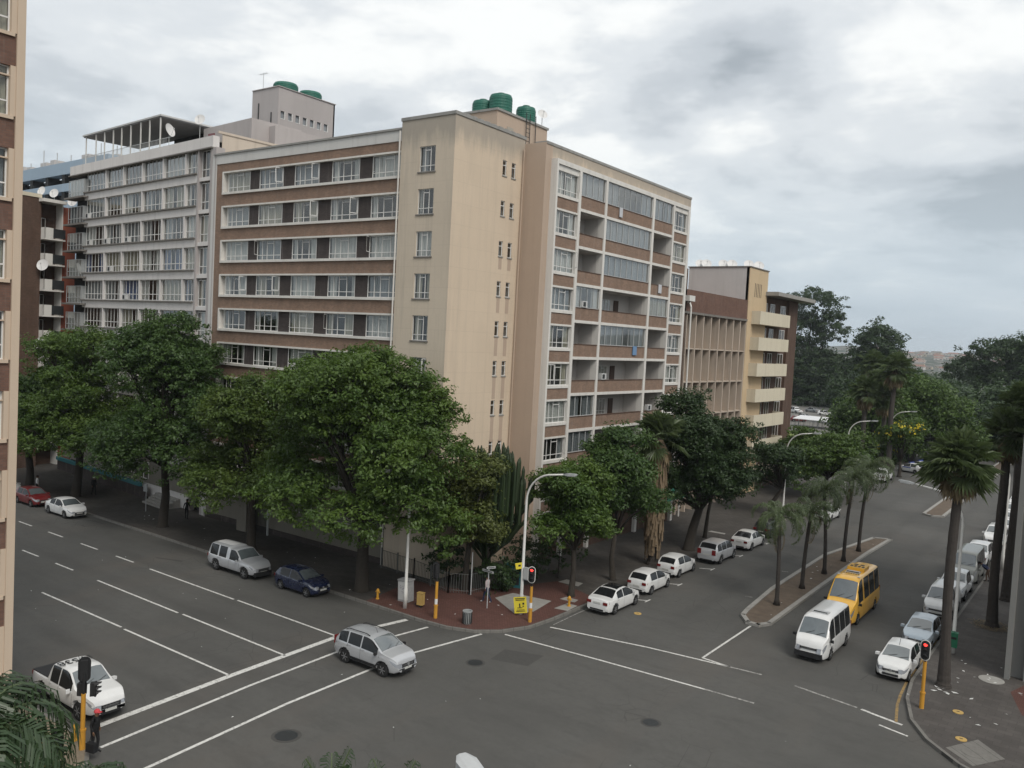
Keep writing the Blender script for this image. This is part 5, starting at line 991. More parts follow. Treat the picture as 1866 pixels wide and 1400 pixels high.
tree('corner_tree', 'yellowish bushy tree overhanging the railing at the corner', 'tree', (-34.9, 43.9, .15), 3.2, .22, dome(3.1, 6.2, 6.0, 8, 6)+[(1.6, -.6, 4.6, 1.4, 1.3, 1.3)], 520, 44, .115, 'leaf_yellow', 26, (.5, -.3), csize=.6)
tree('street_tree', 'rounded kerb tree beside the white black roofed sedan', 'tree', (-29.0, 47.9, .15), 3.2, .2, dome(3.4, 5.6, 6.4, 9, 7), 760, 46, .115, 'leaf_street', 27, group=GS, csize=.62)
tree('street_tree', 'kerb tree next to the thick palm trunk', 'tree', (-28.9, 53.3, .15), 3.4, .2, dome(3.8, 6.2, 7.2, 9, 8)+[(0, 0, 10, 1.5, 1.5, .9)], 860, 46, .118, 'leaf_street_deep', 28, group=GS, csize=.65)
tree('street_tree', 'large dark kerb tree with forked trunk beyond the fan palm', 'tree', (-28.9, 66.2, .15), 3.6, .42, dome(5.0, 8.4, 8.0, 12, 9)+[(-1.6, 1, 11.9, 2, 2, 1.3), (2.8, 1, 6.2, 1.9, 1.9, 1.3)], 2200, 38, .12, 'leaf_dark', 29, (.5, .6), group=GS)
tree('street_tree', 'slender kerb tree hidden behind the large forked one', 'tree', (-29.8, 71.6, .15), 4.4, .17, dome(3.2, 5.4, 8.0, 7, 10), 360, 30, .16, 'leaf_dark', 30, (.5, 0), group=GS)
tree('street_tree', 'reddish sparse kerb tree with tilted trunk before the cream block', 'tree', (-29.3, 87.1, .15), 2.9, .24, dome(3.3, 4.6, 5.2, 8, 11), 340, 28, .16, 'leaf_dark', 31, (1.0, .4), group=GS)
tree('street_tree', 'broad bright green tree beyond the median palms', 'tree', (-28.6, 104.5, .15), 2.4, .3, dome(5.8, 5.6, 4.9, 12, 12)+[(-4.5, 0, 5.2, 2, 2, 1.3)], 1100, 36, .16, 'leaf_bright', 32, group=GS)
tree('flowering_tree', 'tree with yellow blossoms beside the far street lamp', 'tree', (-26.2, 132.5, .1), 2.2, .25, dome(3.5, 5.6, 5.2, 9, 13), 420, 28, .19, 'leaf_bright', 33, flowers=150)
# park and background trees
bg = [('tall dark tree rising above the cream block corner', -89.5, 294.5, 34, 13, 9.0, 'leaf_dark', 41, [(0.0, 0.0, 33.41, 9.45, 8.82, 5.67), (-3.78, 0.0, 25.85, 7.56, 7.56, 5.67), (6.3, 0.0, 24.59, 5.67, 6.3, 5.04), (7.56, 0.0, 29.63, 3.78, 3.78, 3.15), (-2.52, 0.0, 17.03, 8.82, 7.56, 6.3), (2.52, 0.0, 10.73, 10.08, 8.82, 6.3)]),
 ('dome shaped dark tree left of the far hills', -63, 274, 30, 8, 8.0, 'leaf_dark', 42, [(0, 0, 21.5, 6.5, 6.5, 5.5), (-2, 0, 15, 7.5, 7, 6), (3, 0, 15, 6.5, 6, 6), (0, 0, 9, 8, 7, 6)]),
 ('wide umbrella shaped dark tree at the right horizon', -29.5, 262, 26, 8, 12, 'leaf_dark', 43, [(-7, 0, 14.8, 6, 6, 3.2), (0, 0, 19.3, 7.5, 7, 4), (4, 0, 21.8, 4, 4, 2.6), (8, 0, 15.8, 6.5, 6, 4), (12, 0, 10.3, 5, 5, 4), (2, 0, 12.3, 9, 8, 4)]),
 ('large bright rounded tree behind the flowering one', -29, 155, 17, 5, 9, 'leaf_bright', 44, [(0.0, 0.0, 11.26, 4.37, 4.2, 3.02), (-3.36, 0.0, 9.08, 3.78, 3.78, 3.36), (4.2, 0.0, 8.66, 3.78, 3.78, 3.36), (1.68, 0.0, 5.3, 5.46, 5.04, 3.78), (-3.36, 0.0, 4.88, 3.78, 3.78, 3.36), (7.14, 1.68, 4.46, 3.36, 3.36, 2.94)]),
 ('mid green spreading tree under the umbrella shaped one', -20, 200, 15, 5, 9, 'farleaf', 45, [(0, 0, 9, 7, 7, 3.6), (-7, 0, 7.5, 5, 5, 3.4), (7, 0, 7, 6, 6, 4), (12, 0, 5, 5, 5, 4), (0, 0, 3, 9, 8, 4)]),
 ('dark tree mass right beside the cream block', -91.5, 293.1, 15, 3, 9, 'leaf_dark', 46, [(0.0, 0.0, 8.32, 8.58, 8.58, 5.72), (8.58, 0.0, 6.18, 7.86, 7.86, 6.43), (-8.58, 0.0, 7.61, 7.15, 7.15, 7.15), (4.29, 0.0, -0.26, 11.44, 10.01, 5.72), (14.3, 0.0, 0.46, 5.72, 5.72, 5.72)]),
 ('dark rounded tree between the parked cars and the palms', -50, 222, 16, 3, 9, 'leaf_dark', 47, [(0, 0, 9.8, 6.5, 6, 4.2), (6, 0, 6.8, 6, 6, 5), (-6, 0, 6.8, 6, 6, 5), (12, 0, 6.8, 5, 5, 5)]),
 ('green bushy tree at the edge of the lawn', -33.5, 146.0, 12, 2, 6, 'leaf_bright', 48, [(0.0, 0.0, 8.0, 4.0, 4.0, 3.2), (-3.5, 0.0, 6.0, 3.0, 3.0, 3.0), (3.5, 0.0, 6.5, 3.4, 3.4, 3.4), (0.0, 0.0, 3.6, 5.0, 5.0, 3.0)]),
 ('dark shrubby tree behind the pair of tall palms', -33.5, 160, 15, 3, 7, 'leaf_dark', 49, [(0, 0, 11.5, 5, 5, 4), (-4, 0, 8, 4, 4, 4), (4, 0, 8, 4, 4, 4), (0, 0, 4, 6, 5, 4)]),
 ('low dark tree beside the far end of the street', -15, 172, 9, 2, 7, 'leaf_dark', 50, [(0, 0, 6.5, 4.5, 4.5, 2.8), (6, 3, 6.5, 4.5, 4.5, 2.8), (-6, 0, 5.5, 4, 4, 3)]),
 ('bushy green tree over the far parked cars', -2, 150, 13, 3, 7, 'leaf_bright', 51, [(0, 0, 6, 4.5, 4.5, 3.2), (-4, 2, 3.5, 3.5, 3.5, 3), (4, 0, 3.5, 3.5, 3.5, 3)]),
 ('dark green tree right of the far street end', 2, 205, 15, 3, 9, 'farleaf', 52, [(0, 0, 7, 7, 7, 4), (7, 0, 5, 6, 6, 4), (-6, 0, 4, 5, 5, 4)]),
 ('distant tree left of the dome shaped one', -86, 300, 22, 3, 9, 'farleaf', 53, [(0, 0, 14, 7, 7, 4.5), (8, 0, 11, 7, 7, 5), (-8, 0, 12, 7, 7, 5)]),
 ('distant dark tree behind the parking lot', -98, 296, 18, 3, 9, 'leaf_dark', 54, [(0, 0, 9, 8, 7, 5), (9, 0, 8, 7, 7, 5), (-9, 0, 9, 7, 7, 5)])]
for (lab, x, y, H__, th, rr_, m, sd_, lobes) in bg:
    tree('park_tree', lab, 'tree', (x, y, 0), max(3, min(l[2] for l in lobes)-1), .5, lobes, 1000, 30, .27 if y < 180 else .4, m, sd_, group='park trees in the background', csize=1.5, limbs=False)
# far woods in front of the hills, one mass
rng = np.random.default_rng(77); nT = 420; cx = rng.uniform(-330, 120, nT); cyv = rng.uniform(330, 620, nT); lob = []
for i in range(nT): r_ = rng.uniform(5, 10); lob.append((cx[i], cyv[i], r_*.45+rng.uniform(0, 2.5), r_, r_, r_*.62))
o = bpy.data.objects.new('far_woods', crown_mesh(lob, 9000, 7, 1.1, rng, 'farleaf', 2.2)); COL.objects.link(o); tag(o, 'far wooded belt below the hills', 'woods', kind='stuff')
rng = np.random.default_rng(78); lob = []
for i in range(70): r_ = rng.uniform(.8, 1.7); lob.append((rng.uniform(-46, -29.5), rng.uniform(124, 190), r_*.4, r_, r_, r_*.7))
o = bpy.data.objects.new('shrubbery', crown_mesh(lob, 1500, 14, .22, rng, 'leaf_dark', .7)); COL.objects.link(o); tag(o, 'low dark shrubs under the park trees', 'shrubs', kind='stuff')
# ------------------------------------------------------------------ palms
def fan(mb, o, d, L, spread, n, seed, w=.07, droop=.25):
    """a palmate leaf: segments radiating from o round direction d"""
    q = random.Random(seed); d = Vector(d).normalized(); sd_ = d.cross(Vector((0, 0, 1)));
    if sd_.length < .1: sd_ = Vector((1, 0, 0))
    sd_.normalize(); o = Vector(o)
    for k_ in range(n):
        a = -spread/2+spread*k_/(n-1); v = d*math.cos(a)+sd_*math.sin(a); l = L*(1-.28*abs(a)/(spread/2))*q.uniform(.88, 1.08); m = o+v*l*.6+Vector((0, 0, -droop*l*.12)); e = o+v*l+Vector((0, 0, -droop*l*q.uniform(.6, 1.4)))
        s_ = v.cross(Vector((0, 0, 1))); s_ = s_.normalized() if s_.length > .05 else sd_; ww = w*l
        mb.add([o, m+s_*ww, e, m-s_*ww], [(0, 1, 2), (0, 2, 3)])
def fan_palm(name, label, loc, h, cr, seed, group, trunk_r=.3, skirt=2.2, leafmat='palmleaf', nf=42, fat=None):
    q = random.Random(seed); T = thing(name, label, 'palm', loc, 0, group); mb = MB(); zs = [0, .3, 1.2]+[h*k_/8 for k_ in range(2, 9)]
    zs = sorted(set(zs)); R = [trunk_r*(1.55-.0*z if z < .2 else 1.3 if z < .6 else 1.1 if z < 1.5 else .85+.15*(1-z/h)) for z in zs]; pth = []; Rr = []
    for a, b in zip(zs, zs[1:]):
        for j in range(5): z = a+(b-a)*j/5; pth.append((.06*math.sin(z*.5+seed), .05*math.cos(z*.4), z)); Rr.append(np.interp(z, zs, R)*(1+.05*((j+int(z)) % 2)))
    pth.append((.0, 0, h)); Rr.append(trunk_r*.75); build(MB().tube(pth, Rr, 12), 'trunk', 'palmtrunk', T, local=True)
    if fat:
        mb = MB(); r_ = random.Random(seed+5)
        for k_ in range(520):
            a = r_.uniform(0, 2*PI); z = r_.uniform(fat[0], h-.6); rr_ = fat[1]*r_.uniform(.75, 1.05)*(1 if z > fat[0]+1.2 else .72); l = r_.uniform(.7, 1.4); c = Vector((rr_*math.cos(a), rr_*math.sin(a), z)); t_ = Vector((-math.sin(a), math.cos(a), 0))*.09
            mb.add([c-t_*.4, c+t_*.4, c*1.0+t_+Vector((math.cos(a)*.08, math.sin(a)*.08, -l)), c-t_+Vector((math.cos(a)*.08, math.sin(a)*.08, -l))], [(0, 1, 2, 3)])
        mb.lathe([(fat[1]*.6, fat[0]), (fat[1]*.78, fat[0]+.8), (fat[1]*.78, h-.8), (.3, h-.2)], n=14); build(mb, 'dead_skirt', 'deadfrond', T, local=True)
    lf = MB(); pt_ = MB()
    for k_ in range(nf):
        a = q.uniform(0, 2*PI); el = math.radians(-42+128*((k_+.5)/nf)**.85+q.uniform(-8, 8)); d = Vector((math.cos(a)*math.cos(el), math.sin(a)*math.cos(el), math.sin(el))); pl_ = cr*q.uniform(.38, .6); o = Vector((0, 0, h-.05+.3*k_/nf)); e = o+d*pl_+Vector((0, 0, -.06*cr))
        pt_.tube([o, o.lerp(e, .5)+Vector((0, 0, .06)), e], [.035, .028, .02], 4, False); fan(lf, e, (d.x, d.y, d.z-.12), cr*q.uniform(.5, .66), 4.0, 19, k_+seed*50, .07, .3)
    build(pt_, 'leaf_stalks', 'palmleaf', T, local=True); build(lf, 'crown', leafmat, T, local=True)
    dd = MB()
    for k_ in range(int(nf*1.3)):
        a = q.uniform(0, 2*PI); el = math.radians(q.uniform(-82, -48)); d = Vector((math.cos(a)*math.cos(el), math.sin(a)*math.cos(el), math.sin(el))); o = Vector((0, 0, h-.15)); e = o+d*skirt*q.uniform(.25, .5); dd.tube([o, e], [.03, .02], 4, False); fan(dd, e, (d.x*.5, d.y*.5, -1), skirt*q.uniform(.35, .5), 2.2, 9, k_+900, .1, .1)
    build(dd, 'dead_fronds', 'dryleaf', T, local=True); return T
def frond(mb, o, a, el, L, q, nl=30, ll=.5, w=.022, curl=1.1, hang=.7, stem=None, seg=1, wl=1.0):
    """a feather leaf: arched rib with drooping leaflets on both sides"""
    P = []; p = Vector(o); dirh = Vector((math.cos(a), math.sin(a), 0)); e = el; st = L/12
    for i in range(13): P.append(p.copy()); p = p+(dirh*math.cos(e)+Vector((0, 0, math.sin(e))))*st; e -= curl/12*(1+i*.09)
    (stem or mb).tube(P, [.03*wl*(1-i/14)+.006 for i in range(13)], 4, False); sdv = Vector((-math.sin(a), math.cos(a), 0))
    for k_ in range(nl):
        t_ = .12+.86*k_/nl; i = min(int(t_*12), 11); c = P[i].lerp(P[i+1], t_*12-i); tg = (P[i+1]-P[i]).normalized(); l = ll*math.sin(PI*min(1, t_*.85+.12))**.6*q.uniform(.85, 1.15)
        for sg in (1, -1):
            v = (sdv*sg*.8+tg*.55+Vector((0, 0, q.uniform(-.1, .35)))).normalized(); m = c+v*l*.5; g_ = hang*q.uniform(.6, 1.2); e_ = m+(v*(1-g_*.7)+Vector((0, 0, -g_))).normalized()*l*.5; ww = tg*w*q.uniform(.8, 1.2)
            if seg == 1: mb.add([c, m+ww, e_, m-ww], [(0, 1, 2, 3)])
            else:
                m2 = c+v*l*.3+Vector((0, 0, .02)); m3 = m.lerp(e_, .45)+Vector((0, 0, .04*l)); e2 = m3+Vector((v.x*.15, v.y*.15, -g_)).normalized()*l*.45; mb.add([c-ww*.5, c+ww*.5, m2+ww, m3+ww*.9, m3-ww*.9, m2-ww, e2], [(0, 1, 2, 5), (5, 2, 3, 4), (4, 3, 6)])
def feather_palm(name, label, loc, h, L, seed, group, nf=15, lean=(0, 0)):
    q = random.Random(seed); T = thing(name, label, 'palm', loc, 0, group); pth = [(lean[0]*(z/h)**2, lean[1]*(z/h)**2, z) for z in [h*k_/14 for k_ in range(15)]]; R = [.24 if k_ == 0 else .15*(1-.2*k_/14)*(1+.04*(k_ % 2)) for k_ in range(15)]
    build(MB().tube(pth, R, 10), 'trunk', 'palmtrunk', T, local=True, smooth=True); top_ = Vector(pth[-1]); build(MB().tube([top_, top_+Vector((0, 0, .7))], [.12, .06], 8), 'crown_shaft', 'palmleaf', T, local=True)
    mb = MB(); st = MB()
    for k_ in range(nf): frond(mb, top_+Vector((0, 0, .5)), 2*PI*k_*.382+q.uniform(-.2, .2), math.radians(80-88*k_/nf), L*q.uniform(.85, 1.1), q, 46, L*.25, .03, 2.1, .95, st)
    build(st, 'ribs', 'palmleaf', T, local=True); build(mb, 'crown', 'palmleaf', T, local=True)
    dd = MB()
    for k_ in range(3): frond(dd, top_, q.uniform(0, 2*PI), math.radians(-55), L*.8, q, 20, .35, .02, 1.0, 1)
    build(dd, 'dead_fronds', 'dryleaf', T, local=True); return T
GP = 'feather palms on the median'
for i, (y, h, lab) in enumerate([(56.5, 5.9, 'feather palm nearest the crossing on the median'), (61.9, 5.6, 'second feather palm from the crossing on the median'), (67.4, 6.3, 'third feather palm from the crossing, middle of the median row'), (72.8, 6.8, 'fourth feather palm, beside the yellow minibus'), (77.6, 7.2, 'last feather palm at the far end of the median')]):
    feather_palm('feather_palm', lab, (-18.15, y, .1), h-.5, (2.7, 2.4, 2.9, 2.6, 3.1)[i], 60+i, GP, (16, 13, 18, 15, 19)[i], ((-.2, .35, -.45, .2, .4)[i], (.1, -.3, .2, .35, -.1)[i]))
GW = 'tall fan palms on the right pavement'
fan_palm('fan_palm', 'tall fan palm with flared trunk nearest the camera on the right pavement', (-6.8, 48.6, .15), 11.55, 1.95, 71, GW, .25, 2.0, nf=76)
fan_palm('fan_palm', 'second tall fan palm standing in a ring of dry fronds', (-6.15, 62.2, .15), 12.3, 1.95, 72, GW, .28, 1.9, nf=46)
fan_palm('fan_palm', 'third tall fan palm beside the concrete column', (-6.1, 69.8, .15), 13.8, 2.0, 73, GW, .28, 2.0, nf=42)
fan_palm('fan_palm', 'fourth fan palm further along the right pavement', (-6.3, 80.5, .15), 12.6, 2.0, 74, GW, .3, 2.3, nf=40); fan_palm('fan_palm', 'fifth fan palm at the far end of the right pavement', (-6.6, 95, .15), 12.2, 2.0, 75, GW, .3, 2.3, nf=36)
fan_palm('fan_palm', 'fan palm with thick skirted trunk among the kerb trees', (-28.9, 59.4, .15), 9.9, 2.3, 76, None, .32, 2.4, fat=(1.6, .78))
GB = 'old fan palms in the park'
for i, (x, y, h, r, lab) in enumerate([(-31.4, 131.6, 12.0, 2.5, 'old fan palm with brown skirt, lower left of the park group'), (-37, 158.7, 15.8, 2.9, 'highest and furthest fan palm of the park group'), (-27.5, 131, 15.6, 2.6, 'slim tall fan palm by the lamp in the park group'), (-32.5, 143, 13.0, 2.6, 'fan palm between its neighbours in the park group'), (-29.2, 134.5, 11.2, 2.5, 'short fan palm beside the old skirted one')]):
    fan_palm('old_fan_palm', lab, (x, y, 0), h, r, 80+i, GB, .36, 3.2, nf=38)
fan_palm('old_fan_palm', 'fan palm rising through the spreading tree at right', (-13, 158, 0), 11.6, 2.8, 90, GB, .3, 2.6, nf=34)
db = thing('frond_heap', 'ring of fallen dry fronds at the foot of the second palm', 'debris', (-6.15, 62.2, .15)); mb = MB(); q = random.Random(3)
for k_ in range(150): a = q.uniform(0, 2*PI); r_ = q.uniform(.5, 1.25); b = q.uniform(0, PI); mb.strip((-6.15+r_*math.cos(a), 62.2+r_*math.sin(a)), (-6.15+r_*math.cos(a)+.4*math.cos(b), 62.2+r_*math.sin(a)+.4*math.sin(b)), .04, .16+q.random()*.06)
build(mb, 'fronds', 'dryleaf', db)
# near palms whose tops reach into the bottom of the view
def near_palm(label, c, base, nf, L, seed, els, azs, ll, w):
    T = thing('near_palm', label, 'palm', (base[0], base[1], .15), 0, 'palms just below the camera'); q = random.Random(seed); c = Vector(c); b = Vector((base[0], base[1], .15))
    build(MB().tube([b, b.lerp(c, .5), c], [.28, .2, .16], 12), 'trunk', 'palmtrunk', T, smooth=True); mb = MB(); st = MB()
    for k_ in range(nf): frond(mb, c, azs[0]+(azs[1]-azs[0])*k_/max(1, nf-1)+q.uniform(-.15, .15), math.radians(q.uniform(*els)), L*q.uniform(.9, 1.1), q, 28 if nf > 6 and ll > .5 else 34, ll, w*1.25, 1.9 if ll > .45 else .35, .95, st, 3, .8)
    build(st, 'ribs', 'palmleaf', T); build(mb, 'crown', 'palmleaf_near', T); return T
near_palm('near palm with drooping glossy leaves in the bottom left corner', (-10.28, 4.12, 12.0), (-10.7, 3.9), 24, 1.45, 5, (20, 86), (-.2, 5.9), .62, .014)
near_palm('near palm showing only two arching fronds at the lower left', (-8.75, 4.5, 11.55), (-8.9, 4.4), 4, 1.15, 6, (50, 80), (.3, 2.2), .5, .011)
near_palm('near palm whose upright leaf tips show at the bottom centre', (-7.22, 6.77, 11.0), (-7.3, 6.7), 6, .98, 8, (82, 89), (.2, 5.8), .36, .005)
near_palm('near palm with a few spiky tips right of the other bottom one', (-6.6, 7.15, 10.95), (-6.7, 7.1), 5, .9, 9, (78, 88), (.2, 5.8), .34, .005)
# cactus
T = thing('candelabra_cactus', 'giant candelabra cactus at the foot of the tan tower', 'cactus', (-34.9, 46.2, .15)); q = random.Random(12); mb = MB(); mb.tube([(-34.9, 46.2, .1), (-34.9, 46.2, 2.6)], [.35, .28], 8); build(mb, 'trunk', 'trunk', T); mb = MB()
for k_ in range(105):
    a = q.uniform(0, 2*PI); r0 = q.uniform(.2, .8); r1 = q.uniform(.7, 3.0); z0 = q.uniform(2.2, 4.5); top_ = 10.4-.75*r1**1.1+q.uniform(-1.1, .3); c, s_ = math.cos(a), math.sin(a)
    P = [(-34.9+c*.2, 46.2+s_*.2, z0-.6), (-34.9+c*r1*.7, 46.2+s_*r1*.7, z0+.5), (-34.9+c*r1, 46.2+s_*r1, z0+1.6), (-34.9+c*r1*1.03, 46.2+s_*r1*1.03, top_-.3), (-34.9+c*r1*1.03, 46.2+s_*r1*1.03, top_)]
    mb.tube(P, [.07, .11, .13, .12, .03], 5)
build(mb, 'branches', 'cactus', T)
# hedge and plants behind the railings
def shrub(label, x, y, r, h, seed, m='leaf_dark'):
    rng = np.random.default_rng(seed); T = thing('shrub', label, 'shrub', (x, y, .15), 0, 'shrubs behind the corner railing'); build(MB().tube([(0, 0, 0), (0, 0, h*.5)], [.06, .03], 5), 'stem', 'trunk', T, local=True)
    o = bpy.data.objects.new('foliage', crown_mesh([(0, 0, h*.55, r, r, h*.5)], 60, 26, .13, rng, m, .45)); COL.objects.link(o); o.parent = T
shrub('dark shrub behind the left end of the railing', -37, 44.5, 1.3, 2.6, 1); shrub('dark shrub just behind the street name post', -33.2, 45.3, 1.2, 2.0, 2); shrub('shrub under the tall cactus by the cabinet', -32.9, 48.3, 1.5, 3.0, 3); shrub('large dark shrub between cactus and first kerb tree', -31.9, 50.8, 1.8, 4.2, 4)
# ================================================================== STREET FURNITURE
def lamp(label, x, y, h, arm, ang, group='curved arm street lamps', r=.1, z0=.15):
    T = thing('street_lamp', label, 'street lamp', (x, y, z0), 0, group); c, s_ = math.cos(ang), math.sin(ang); R = min(1.7, arm*.65)
    P = [(0, 0, 0), (0, 0, 1.2), (0, 0, 1.25), (0, 0, h-R-.4)]; Rr = [r*1.25, r*1.25, r, r*.75]
    for k_ in range(1, 9): a = k_/8*PI*.44; P.append((R*(1-math.cos(a))*1.1*c, R*(1-math.cos(a))*1.1*s_, h-R-.4+R*math.sin(a)*1.08)); Rr.append(r*.6)
    e = Vector(P[-1]); P.append((c*(arm-.5), s_*(arm-.5), e.z+(arm-.5-math.hypot(e.x, e.y))*.16)); Rr.append(r*.45); e = Vector(P[-1])
    build(MB().tube(P, Rr, 10), 'pole', 'pole_white', T, local=True, smooth=True)
    d = Vector((c, s_, .1)).normalized(); n_ = Vector((-s_, c, 0)); mb = MB(); q = []
    for t_, w, hz, dz in ((-.05, .05, .04, 0), (.1, .12, .08, 0), (.3, .16, .1, .0), (.75, .14, .08, 0), (.88, .08, .04, 0)):
        o = e+d*t_
        q.append([o+n_*w*sx+Vector((0, 0, dz+hz*sz)) for sx, sz in ((-1, -.6), (1, -.6), (.8, .8), (-.8, .8))])
    mb.v = [tuple(v) for r_ in q for v in r_]; mb.f = [(i*4+j, i*4+(j+1) % 4, i*4+4+(j+1) % 4, i*4+4+j) for i in range(4) for j in range(4)]+[(3, 2, 1, 0), (16, 17, 18, 19)]; mb.mi = [0]*len(mb.f)
    build(mb, 'lamp_head', 'greymetal', T, local=True); mb = MB().obox(tuple(e+d*.52+Vector((0, 0, -.07))), d*.26, n_*.11, (0, 0, .03)); build(mb, 'diffuser', 'roofmetal', T, local=True); return T
L1 = lamp('white curved street lamp standing on the brick corner with signs', -29.2, 42.4, 9.1, 3.1, 0)
lamp('white street lamp rising beside the graffiti covered cabinet', -34.95, 38.25, 8.9, 2.2, -PI/2)
lamp('street lamp carrying a green bin on the right pavement', -7.25, 54.7, 9.6, 3.2, PI); lamp('second street lamp on the right pavement between palms', -7.5, 80.1, 9.6, 3.0, PI)
lamp('street lamp arching in front of the brown block end wall', -28.2, 87.7, 9.0, 3.0, 0); lamp('street lamp rising above the broad bright tree', -28.1, 110.8, 9.2, 3.0, 0); lamp('street lamp beside the yellow flowered tree', -28.4, 135.6, 9.4, 3.0, 0)
lamp('distant street lamp above the far street, left one', -28.6, 205, 10.6, 4.5, 0, r=.14); lamp('distant street lamp above the far street, middle one', -29.5, 232, 11.6, 5, 0, r=.16); lamp('furthest street lamp head in the background', -29.8, 262, 12, 5, 0, r=.18)
NL_ = thing('street_lamp', 'grey street lamp head seen from above at the bottom edge', 'street lamp', (-5.0, 8.3, .15)); build(MB().tube([(-5, 8.3, .1), (-5, 8.3, 9.6), (-5.2, 8.4, 10.2), (-5.7, 8.6, 10.6), (-6.55, 9.02, 10.8)], [.1, .08, .06, .05, .035], 10), 'pole', 'pole_white', NL_, smooth=True)
d = Vector((-.88, .42, .12)).normalized(); n_ = Vector((-.42, -.88, 0)).normalized(); e = Vector((-6.6, 8.95, 10.92)); q = []
for t_, w, hu, hd in ((0, .05, .04, .04), (.12, .09, .06, .06), (.3, .15, .06, .09), (.58, .16, .05, .1), (.72, .09, .04, .07)): q.append([e+d*t_+n_*w*sx+Vector((0, 0, sz)) for sx, sz in ((-1, -hd), (1, -hd), (1, hu*.5), (.55, hu), (-.55, hu), (-1, hu*.5))])
mb = MB(); mb.v = [tuple(v) for r_ in q for v in r_]; mb.f = [(i*6+j, i*6+(j+1) % 6, i*6+6+(j+1) % 6, i*6+6+j) for i in range(4) for j in range(6)]+[tuple(range(5, -1, -1)), tuple(range(24, 30))]; mb.mi = [0]*len(mb.f); build(mb, 'lamp_head', 'steel', NL_)
build(MB().lathe([(.04, 0), (.06, .02), (.06, .07), (.03, .09)], tuple(e+d*.02+Vector((.0, 0, .05))), 12), 'photocell', 'yellowbox', NL_)
# things fixed to the corner lamp
def sheet(mb, c, ang, w, h, t_=.02, tilt=0):   # upright panel, facing ang
    n = Vector((math.cos(ang), math.sin(ang), 0)); s_ = Vector((-n.y, n.x, 0))*math.cos(tilt)+Vector((0, 0, 1))*math.sin(tilt); u = n.cross(s_); return mb.obox(c, n*t_/2, s_*w/2, u*h/2)
FA = -1.0
def poster(label, c, w, h, tilt, mat_, big):
    T = thing('poster', label, 'sign', c, 0, 'yellow notices on the corner lamp'); build(sheet(MB(), c, FA, w, h, .02, tilt), 'board', mat_, T); n = Vector((math.cos(FA), math.sin(FA), 0)); s_ = Vector((-n.y, n.x, 0))*math.cos(tilt)+Vector((0, 0, 1))*math.sin(tilt); u = n.cross(s_); mb = MB()
    C = Vector(c)+n*.014
    for (a, b, ww, hh_) in (((0, .40, .78, .05), (0, .31, .7, .05), (-.05, -.02, .09, .24), (-.05, -.17, .4, .04), (.24, .08, .14, .12), (.22, -.08, .12, .06), (0, -.3, .6, .035), (0, -.38, .7, .04)) if big else ((0, .05, .3, .3),)): mb.obox(C+s_*a*w+u*b*h, n*.003, s_*ww*w/2, u*hh_*h/2)
    build(mb, 'print', 'blackplastic', T)
poster('yellow notice board with black print leaning at the lamp foot', (-29.12, 42.22, .78), .78, 1.0, .12, 'yellow_sign', True); poster('small tilted yellow sign high on the corner lamp pole', (-29.35, 42.25, 3.15), .5, .38, .2, 'yellow_sign', False)
T = thing('junction_box', 'pale grey junction box fixed to the corner lamp pole', 'box', (-28.95, 42.35, 2.6)); build(MB().box(-29.08, -28.7, 42.3, 42.5, 2.35, 3.1), 'case', 'greymetal', T); build(MB().box(-29.05, -28.73, 42.27, 42.3, 2.4, 3.05), 'door', 'steel', T)
def signal_head(T, c, ang, lit=None, w=.46, h=1.0, border=True):
    n = Vector((math.cos(ang), math.sin(ang), 0)); s_ = Vector((-n.y, n.x, 0)); c = Vector(c); N_ = 24
    def outl(r, hh_): return [(r*math.cos(2*PI*i/N_), (hh_/2-r)*(1 if math.sin(2*PI*i/N_) >= 0 else -1)+r*math.sin(2*PI*i/N_)) for i in range(N_)]
    def plate(r, hh_, d0, d1):
        mb = MB(); O = outl(r, hh_); vs = [c+n*d+s_*a+Vector((0, 0, b)) for d in (d0, d1) for a, b in O]; mb.add(vs, [tuple(range(N_)), tuple(range(2*N_-1, N_-1, -1))]+[(i, N_+i, N_+(i+1) % N_, (i+1) % N_) for i in range(N_)]); return mb
    if border: build(plate(w/2, h, .0, .03), 'backing_border', 'pole_white', T)
    b = build(plate(w/2-(.035 if border else 0), h-(.07 if border else 0), -.02 if border else 0, .045), 'backing_board', 'blackplastic', T)
    build(sheet(MB(), c+n*-.08, ang, .26, h*.8, .16), 'signal_body', 'blackplastic', T)
    for i, zz_ in enumerate((.28, 0, -.28)):
        mb = MB(); P = [c+n*.05+Vector((0, 0, zz_*h)), c+n*.07+Vector((0, 0, zz_*h))]; mb.tube(P, .085, 12); build(mb, 'lens', 'redlight' if (lit == i) else 'dark', T)
        mb = MB(); vs = []
        for j in range(9): a = PI*j/8; o = c+Vector((0, 0, zz_*h))+s_*math.cos(a)*.105+Vector((0, 0, math.sin(a)*.105)); vs += [o+n*.05, o+n*(.24 if 1 < j < 7 else .14)]
        mb.add(vs, [(2*j, 2*j+1, 2*j+3, 2*j+2) for j in range(8)]); build(mb, 'visor', 'blackplastic', T)
